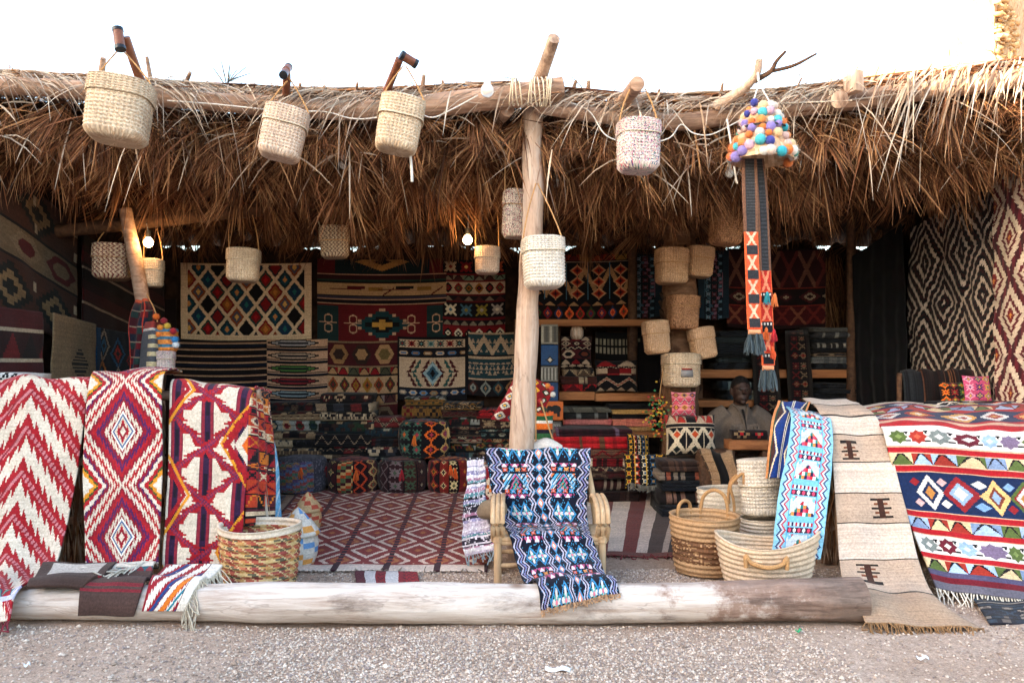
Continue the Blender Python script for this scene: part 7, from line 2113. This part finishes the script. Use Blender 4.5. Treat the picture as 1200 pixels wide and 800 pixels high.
plain('dark_skin', '#33211a', 0.55, 0.4, nscale=40, amt=0.12)
plain('robe_cloth', '#5c5148', 0.95, 0.1, nscale=90, amt=0.18)
plain('black_hair', '#120f0e', 0.7, 0.2, nscale=80, amt=0.3)
def person():
    Y0 = 6.62; x0 = (866 - 600) * Y0 / F
    o = np.array([x0, Y0, 0.0])
    t = thing('person', 'person in a loose grey brown robe seated in the shade behind the low bench', 'person', o)
    S = lambda *p: o + np.array(p)
    sh, el_l, el_r = 0.74, S(-0.255, -0.02, 0.50), S(0.275, -0.04, 0.53)
    hl, hr = S(-0.10, -0.27, 0.46), S(0.11, -0.27, 0.47)
    hc = S(0.0, -0.05, 0.955)
    pcs = [limb([S(0, 0.02, 0.12), S(0, 0.02, 0.45), S(0, 0, 0.70), S(0, 0, 0.78)], [0.15, 0.13, 0.15, 0.08], 16, 14),
           limb([S(0, 0, 0.74), S(0, -0.02, 0.86), S(0, -0.04, 0.93)], [0.062, 0.052, 0.055]),
           ell(hc, (0.074, 0.092, 0.108)), ell(hc + [0, -0.025, -0.055], (0.056, 0.066, 0.055)),
           # nose, brow, lips, chin, ears
           limb([hc + [0, -0.088, 0.012], hc + [0, -0.112, -0.022]], [0.010, 0.017], 8, 5), ell(hc + [0, -0.084, 0.02], (0.05, 0.014, 0.012)),
           ell(hc + [0, -0.088, -0.056], (0.026, 0.013, 0.008)), ell(hc + [0, -0.088, -0.068], (0.023, 0.013, 0.008)), ell(hc + [0, -0.076, -0.092], (0.026, 0.02, 0.018)),
           ell(hc + [-0.077, 0.005, -0.008], (0.012, 0.022, 0.032)), ell(hc + [0.077, 0.005, -0.008], (0.012, 0.022, 0.032)),
           # arms
           limb([S(-0.15, 0, sh), S(-0.2, 0, 0.68), el_l], [0.058, 0.05, 0.042]), limb([el_l, (el_l + hl) / 2, hl], [0.042, 0.036, 0.026]),
           limb([S(0.15, 0, sh), S(0.21, 0, 0.68), el_r], [0.058, 0.05, 0.042]), limb([el_r, (el_r + hr) / 2, hr], [0.042, 0.036, 0.026]),
           # crossed legs
           limb([S(-0.09, 0, 0.13), S(-0.34, -0.22, 0.14)], [0.09, 0.065]), limb([S(-0.34, -0.22, 0.13), S(0.06, -0.34, 0.06)], [0.062, 0.04]),
           limb([S(0.09, 0, 0.13), S(0.34, -0.22, 0.14)], [0.09, 0.065]), limb([S(0.34, -0.22, 0.13), S(-0.06, -0.37, 0.06)], [0.062, 0.04])]
    for h, s in ((hl, 1), (hr, -1)):                          # palms and five fingers, resting one beside the other
        pcs.append(ell(h + [s * 0.03, -0.03, -0.004], (0.042, 0.036, 0.015)))
        for k, ln in enumerate((0.055, 0.066, 0.07, 0.062)):
            b = h + np.array([s * (0.045 + 0.004 * k), -0.052 + 0.019 * k, 0])
            pcs.append(limb([b, b + [s * ln * 0.55, -0.008, 0.004], b + [s * ln, -0.012, -0.014]], [0.0095, 0.0088, 0.007], 7, 6))
        b = h + np.array([s * 0.0, -0.05, 0.002]); pcs.append(limb([b, b + [s * 0.022, -0.026, 0.006], b + [s * 0.042, -0.032, 0.0]], [0.011, 0.010, 0.008], 7, 6))
    body = remeshed('body', pcs, 'dark_skin', t, 0.0065, 3)
    for s in (-1, 1):
        V, Fq = ell(hc + [s * 0.03, -0.083, 0.006], (0.013, 0.009, 0.007), 10, 8); mk('eye', V, Fq, 'paint', body, C('#4f4842'))
        V, Fq = ell(hc + [s * 0.03, -0.0905, 0.006], (0.0055, 0.004, 0.0055), 8, 6); mk('pupil', V, Fq, 'black_hair', body)
    V, Fq = ell(hc + [0, 0.012, 0.022], (0.079, 0.092, 0.098), 20, 14)
    V[:, 2] = np.maximum(V[:, 2], hc[2] + 0.02 + np.clip((hc[1] - 0.02 - V[:, 1]) * 0.9, -0.10, 0.06))
    mk('hair', V, Fq, 'black_hair', t)
    robe = [limb([S(0, 0.02, 0.10), S(0, 0.01, 0.40), S(0, 0, 0.66), S(0, 0, 0.76), S(0, -0.01, 0.835)], [0.20, 0.185, 0.20, 0.165, 0.072], 20, 20),
            limb([S(-0.10, 0, 0.765), S(-0.20, 0, 0.69), el_l + [-0.005, 0, 0.0]], [0.085, 0.085, 0.085]), limb([el_l, (el_l + hl) / 2, hl + [-0.01, 0.03, 0.0]], [0.085, 0.075, 0.058]),
            limb([S(0.10, 0, 0.765), S(0.21, 0, 0.69), el_r + [0.005, 0, 0.0]], [0.085, 0.085, 0.085]), limb([el_r, (el_r + hr) / 2, hr + [0.01, 0.03, 0.0]], [0.085, 0.075, 0.058]),
            limb([S(-0.08, 0.02, 0.16), S(-0.36, -0.22, 0.15)], [0.14, 0.10]), limb([S(0.08, 0.02, 0.16), S(0.36, -0.22, 0.15)], [0.14, 0.10]), limb([S(-0.32, -0.22, 0.13), S(0, -0.30, 0.10), S(0.32, -0.22, 0.13)], [0.09, 0.10, 0.09])]
    for k in range(9):                                        # hanging folds over the chest and sleeves
        x = -0.15 + 0.0375 * k
        robe.append(limb([S(x * 0.7, -0.165, 0.70), S(x, -0.205, 0.52), S(x * 1.3, -0.24, 0.36)], [0.008, 0.016, 0.022], 8, 8))
    rb = remeshed('robe', robe, 'robe_cloth', t, 0.009, 3)
    for s in (-1, 1):
        V, Fq = tube([S(s * 0.06, -0.03, 0.84), S(s * 0.035, -0.12, 0.80), S(s * 0.012, -0.165, 0.72), S(0, -0.198, 0.63)], [0.010, 0.009, 0.008, 0.006], 7, 12); mk('collar', V, Fq, 'robe_cloth', rb)
    V, Fq = tube([S(0, -0.10, 0.80), S(0.002, -0.165, 0.72), S(0.004, -0.196, 0.64)], [0.010, 0.008, 0.005], 6, 8); mk('placket', V, Fq, 'black_hair', rb)
person()
Yb = 6.18
bn = thing('low_bench', 'low plank bench in front of the seated person', 'bench', ((878 - 600) * Yb / F, Yb + 0.1, 0))
zb = CH - (516 - HY) * Yb / F
V, Fq = box(((878 - 600) * Yb / F, Yb + 0.07, zb - 0.036), (48 * Yb / F, 0.16, 0.072)); bevel(mk('seat', V, Fq, 'plank_wood', bn), 0.005)
for s in (-1, 1):
    V, Fq = box(((878 + s * 20 - 600) * Yb / F, Yb + 0.07, (zb - 0.072) / 2), (0.05, 0.12, zb - 0.072)); bevel(mk('leg', V, Fq, 'dark_wood', bn), 0.004)
cv = Cv(44, 12, '#17141a').band(0, 12, 'dia', '#2a1c1a', ['#8a7458', '#17141a', '#a5202a'], 22).fade(101)
folded('folded_textile', ((881 - 600) * Yb / F, Yb + 0.08, zb), 40 * Yb / F, 0.15, 0.075, cv, 'small folded kilim with a red diamond on the low bench', 'folded textile', layers=1, seed=5)
cv = Cv(40, 60, '#a08468'); cv.rect(13, 0, 26, 60, '#17120f'); cv.rect(0, 0, 2, 60, '#5a4636'); cv.m((cv.Y % 7 == 0) & (cv.X < 13), '#937659'); cv.fade(102)
rug('striped_blanket', cv, [P(816, 530, 6.35), P(819, 526, 6.18), P(822, 532, 6.08), P(832, 556, 6.02), P(834, 577, 5.98)], [P(858, 534, 6.3), P(858, 530, 6.14), P(859, 537, 6.04), P(866, 560, 5.98), P(866, 582, 5.94)], 'tan blanket with a wide black stripe hanging below the seated person', 'blanket', fold=0.012, seed=103, wave=(1.5, 0.02), thick=0.02)
V, Fq = box((P(838, 560, 6.2)[0], 6.22, 0.26), (0.26, 0.2, 0.5)); bx_ = bevel(mk('wooden_box', V, Fq, 'dark_wood'), 0.008); tag(bx_, 'dark wooden box under the tan and black striped blanket', 'box')

# ================================================================== RIGHT COUNTER GOODS
def table(label, x0, x1, y0, y1, z, seed):
    t = thing('display_table', label, 'table', ((x0 + x1) / 2, (y0 + y1) / 2, 0))
    n = 6
    for k in range(n):
        ya, yb2 = y0 + (y1 - y0) * k / n, y0 + (y1 - y0) * (k + 1) / n - 0.006
        V, Fq = box(((x0 + x1) / 2, (ya + yb2) / 2, z - 0.018), (x1 - x0, yb2 - ya, 0.036)); mk('board', V, Fq, 'plank_wood', t)
    for x in (x0 + 0.05, x1 - 0.05):
        for y in (y0 + 0.05, y1 - 0.05):
            V, Fq = box((x, y, (z - 0.036) / 2), (0.06, 0.06, z - 0.036)); mk('leg', V, Fq, 'dark_wood', t)
    return t
table('plank table under the navy, white and red banded rug', 2.25, 3.4, 4.82, 6.3, 0.80, 1)
table('plank table behind the rugs on the frond barrier', -3.3, -2.4, 4.85, 5.5, 1.02, 2)
rail = thing('textile_rail', 'rail of dark shawls hung behind the right counter', 'rail', (2.95, 6.1, 0))
V, Fq = tube([P(1052, 440, 6.1), P(1250, 440, 6.1)], [0.02, 0.02], 8, 8); mk('pole', V, Fq, 'dark_wood', rail)
for x in (1054, 1246):
    a = P(x, 440, 6.1); V, Fq = tube([[a[0], 6.1, 0], [a[0], 6.1, a[2]]], [0.022, 0.02], 8, 4); mk('stand', V, Fq, 'dark_wood', rail)
specs = [(1056, 1080, PAL_BLK, 'black'), (1078, 1100, ['#1c1416', '#2a1a1a', '#5a3a2a'], 'black and brown'), (1099, 1120, ['#241418', '#17141a', '#6a4a34'], 'dark brown'), (1118, 1142, ['#2a1216', '#4a1a20', '#17141a'], 'dark maroon'), (1140, 1162, ['#1a1618', '#6a5a44', '#2a1a1a'], 'brown striped'), (1160, 1182, ['#7a1420', '#8a1a26', '#5a1018'], 'crimson'), (1180, 1202, ['#5a1018', '#8a8478', '#3a1014', '#7a1420'], 'wine striped'), (1200, 1226, ['#8a1a26', '#7a1420'], 'bright crimson')]
for k, (xa, xb, pal, words) in enumerate(specs):
    r = random.Random(k); cv = Cv(24, 70, pal[0])
    for x in range(0, 24, 3): cv.rect(x, 0, x + r.choice([1, 2, 3]), 70, r.choice(pal))
    cv.fade(110 + k)
    zr = P(0, 438, 6.1)[2]
    A = lambda x: [np.array([(x - 600) * 6.1 / F, 6.1 + dy, zr + dz]) for dy, dz in ((0.05, -0.28), (0.035, -0.05), (0.0, 0.022), (-0.04, -0.05), (-0.06, -0.18), (-0.07, -0.33))]
    rug('hung_shawl', cv, A(xa), A(xb), f'{words} shawl hung over the rail behind the right counter', 'shawl', 'shawls on the rail', fold=0.008, seed=110 + k, wave=(1, 0.012), thick=0.02)
def pat_em(pal, seed):
    cv = Cv(34, 28, pal[0])
    for y in range(0, 28, 9): cv.band(y, 9, ['dia', 'star', 'dia'][y // 9 % 3], pal[0], pal[1:5], 11)
    return cv.fade(seed, 0.15)
cushion('embroidered_pouch', P(1117, 474, 5.85), 0.20, 0.17, 0.06, pat_em(['#241a1c', '#c9762f', '#8a2a2a', '#5a7a4a', '#c9a23a'], 1), 'orange and black embroidered pouch propped against the shawl rail', lean=0.25, cat='pouch', seed=21)
cushion('embroidered_pouch', P(1145, 470, 5.78), 0.21, 0.19, 0.06, pat_em(['#b8567a', '#d9a0b0', '#4a3a6a', '#c9a050', '#2f7a78'], 2), 'pink embroidered pouch propped against the shawl rail', lean=0.25, cat='pouch', seed=22, yaw=0.1)
for k, (x, w, c1, lb) in enumerate(((1112, 62, '#cfc7bb', 'black embroidered bag with white scrolls lying on the banded rug'), (1176, 70, '#c9521f', 'black embroidered bag with orange flowers lying on the banded rug'))):
    cv = Cv(60, 30, '#15131a'); cv.m(np.abs(np.hypot((cv.X - 30) / 26, (cv.Y - 22) / 17) - 0.9) < 0.06, c1); cv.dia(30, 16, 9, 8, [c1, '#15131a', '#a5202a']); cv.band(25, 5, 'star', '#15131a', [c1, '#a5202a'], 8); cv.fade(120 + k)
    cushion('embroidered_bag', P(x, 487, 5.55), w * 5.55 / F * 0.9, 0.13, 0.07, cv, lb, lean=0.7, cat='bag', seed=23 + k)
# black and grey folded things behind the right counter
stack(1040, 1100, 474, 6.35, 0.6, 3, [(['#17161a'], 'black'), (['#3a3d3c', '#5a5d58'], 'grey'), 'k'], 'low behind the shawl rail', seed=31, d=0.3)
V, Fq = box((P(1070, 500, 6.35)[0], 6.35, 0.298), (0.44, 0.32, 0.596)); bx_ = bevel(mk('wooden_crate', V, Fq, 'dark_wood'), 0.01); tag(bx_, 'dark crate in the shadow behind the shawl rail', 'crate')
# fibre fringe hanging near the right back corner
fr = thing('fibre_curtain', 'ragged curtain of dark palm fibre hanging in the right back corner', 'curtain', P(982, 440, 7.7))
r_ = np.random.default_rng(8); n = 900
bx = r_.uniform(964, 1001, n); base = np.stack([(bx - 600) * 7.7 / F, 7.7 + r_.normal(size=n) * 0.04, 1.25 + (415 - r_.uniform(296, 390, n)) * 7.7 / F], 1)
V, Fq, c = blades(base, np.stack([r_.normal(size=n) * 0.12, r_.normal(size=n) * 0.12 - 0.1, -np.ones(n)], 1), r_.uniform(0.15, 0.4, n), r_.uniform(0.004, 0.010, n), np.zeros(n), LEAFC[r_.integers(0, 8, n)] * r_.uniform(0.4, 0.9, (n, 1)), seed=9)
mk('fibres', V, Fq, 'leaf', fr, c)['kind'] = 'stuff'

# ================================================================== THINGS ON THE LEANING POST AND THE LEFT TABLE
cv = Cv(50, 60, '#2a2c3a'); cv.band(0, 60, 'check', '#2a2c3a', ['#6a2026', '#2a2c3a', '#2a3f3c', '#4a1c24'], 12); cv.m(cv.Y % 12 < 1, '#8a7a6a'); cv.m((cv.X % 16) < 1, '#a5402f'); cv.rect(0, 0, 50, 4, '#b0563a'); cv.fade(131)
Yp = 5.78
rug('plaid_scarf', cv, [P(162, 352, Yp + 0.1), P(158, 362, Yp + 0.03), P(152, 385, Yp), P(150, 410, Yp - 0.02), P(151, 436, Yp - 0.02)], [P(176, 350, Yp + 0.06), P(182, 362, Yp), P(182, 385, Yp - 0.03), P(180, 410, Yp - 0.04), P(176, 436, Yp - 0.04)],
    'red and navy plaid scarf hung on the leaning post', 'scarf', fold=0.01, seed=131, wave=(1.5, 0.03), thick=0.012, mids=[[P(168, 351, Yp - 0.05), P(169, 362, Yp - 0.10), P(168, 385, Yp - 0.12), P(166, 410, Yp - 0.12), P(164, 436, Yp - 0.12)]])
cv = Cv(30, 50, '#55565a'); cv.band(12, 34, 'stripes', '#55565a', ['#55565a', '#b9ab8a', '#55565a', '#b9ab8a', '#55565a', '#b9ab8a', '#55565a', '#b9ab8a'], 5, x0=10, x1=26); cv.rect(0, 0, 30, 8, '#8a3a34'); cv.rect(0, 8, 30, 11, '#b9b0a8'); cv.fade(132)
rug('rolled_textile', cv, [P(172, 378, 5.66), P(168, 400, 5.62), P(166, 434, 5.6)], [P(186, 378, 5.68), P(189, 400, 5.66), P(190, 434, 5.66)], 'grey rolled textile with cream bars leaning on the leaning post', 'textile', fold=0.006, seed=132, thick=0.03, mids=[[P(179, 377, 5.58), P(179, 400, 5.5), P(178, 434, 5.48)]])
pb = thing('pompom_bag', 'small orange woven bag with bright pompoms beside the leaning post', 'bag', P(194, 412, 5.6))
V, Fq, cc = woven_shell([(0, 0.01, 0.01, 2), (0.004, 0.07, 0.05, 2.4)] + [(z, 0.082, 0.06, 2.6) for z in np.linspace(0.02, 0.16, 14)], 'pale', 9, 40)
cc = cc * np.where(((np.arange(len(cc)) // 40) % 5 < 3)[:, None], C('#c9762f') / C('#c9ad8a'), C('#3f6a7a') / C('#c9ad8a'))
mk('body', V + P(194, 412, 5.6), Fq, 'straw', pb, np.clip(cc, 0, 0.8))
for k, (x, y, c) in enumerate(((183, 371, '#d8661f'), (188, 384, '#d9822f'), (196, 382, '#c9a23a'), (203, 388, '#a5202a'), (205, 398, '#2f7ab0'), (206, 404, '#cfd3d6'), (186, 392, '#d8762f'), (192, 376, '#8a1f28'))):
    pompom_mesh('pompom', P(x, y, 5.55), 0.032, c, pb, 40 + k)
V, Fq = tube([P(186, 388, 5.6), P(182, 365, 5.7), P(172, 345, 5.8)], [0.005, 0.005], 5, 8); mk('cord', V, Fq, 'rope', pb)
lid_basket(194, 423, 22, 26, 5.55, 'small pink speckled basket at the foot of the orange pompom bag', 'specks', 0, None, 41, 0.4)
cv = Cv(40, 12, '#c9c3bc').band(0, 12, 'zig', '#d0cac4', ['#17141a', '#17141a'], 7).fade(133)
folded('folded_textile', (P(14, 440, 5.0)[0], 5.02, 1.075), 0.30, 0.3, 0.06, cv, 'black and white zigzag folded textile on the table at far left', 'folded textile', seed=61, layers=1)
cv = Cv(40, 12, '#8a5a4a').band(0, 12, 'dia', '#7a4038', ['#c9a890', '#3a2a24'], 8).fade(134)
folded('folded_textile', (P(14, 440, 5.0)[0], 5.0, 1.02), 0.32, 0.32, 0.055, cv, 'rose brown folded textile under the black and white zigzag one', 'folded textile', seed=62, layers=1)
cv = Cv(50, 20, '#3a3f44').fade(135)
folded('folded_textile', (P(240, 450, 6.2)[0], 6.2, 0.80), 0.62, 0.3, 0.16, cv, 'plain grey bedding roll behind the dark red column rug', 'bedding', seed=63, layers=2)
V, Fq = box((P(240, 500, 6.2)[0], 6.2, 0.398), (0.62, 0.34, 0.796)); bx_ = bevel(mk('wooden_chest', V, Fq, 'dark_wood'), 0.01); tag(bx_, 'dark wooden chest behind the rugs on the frond barrier', 'chest')
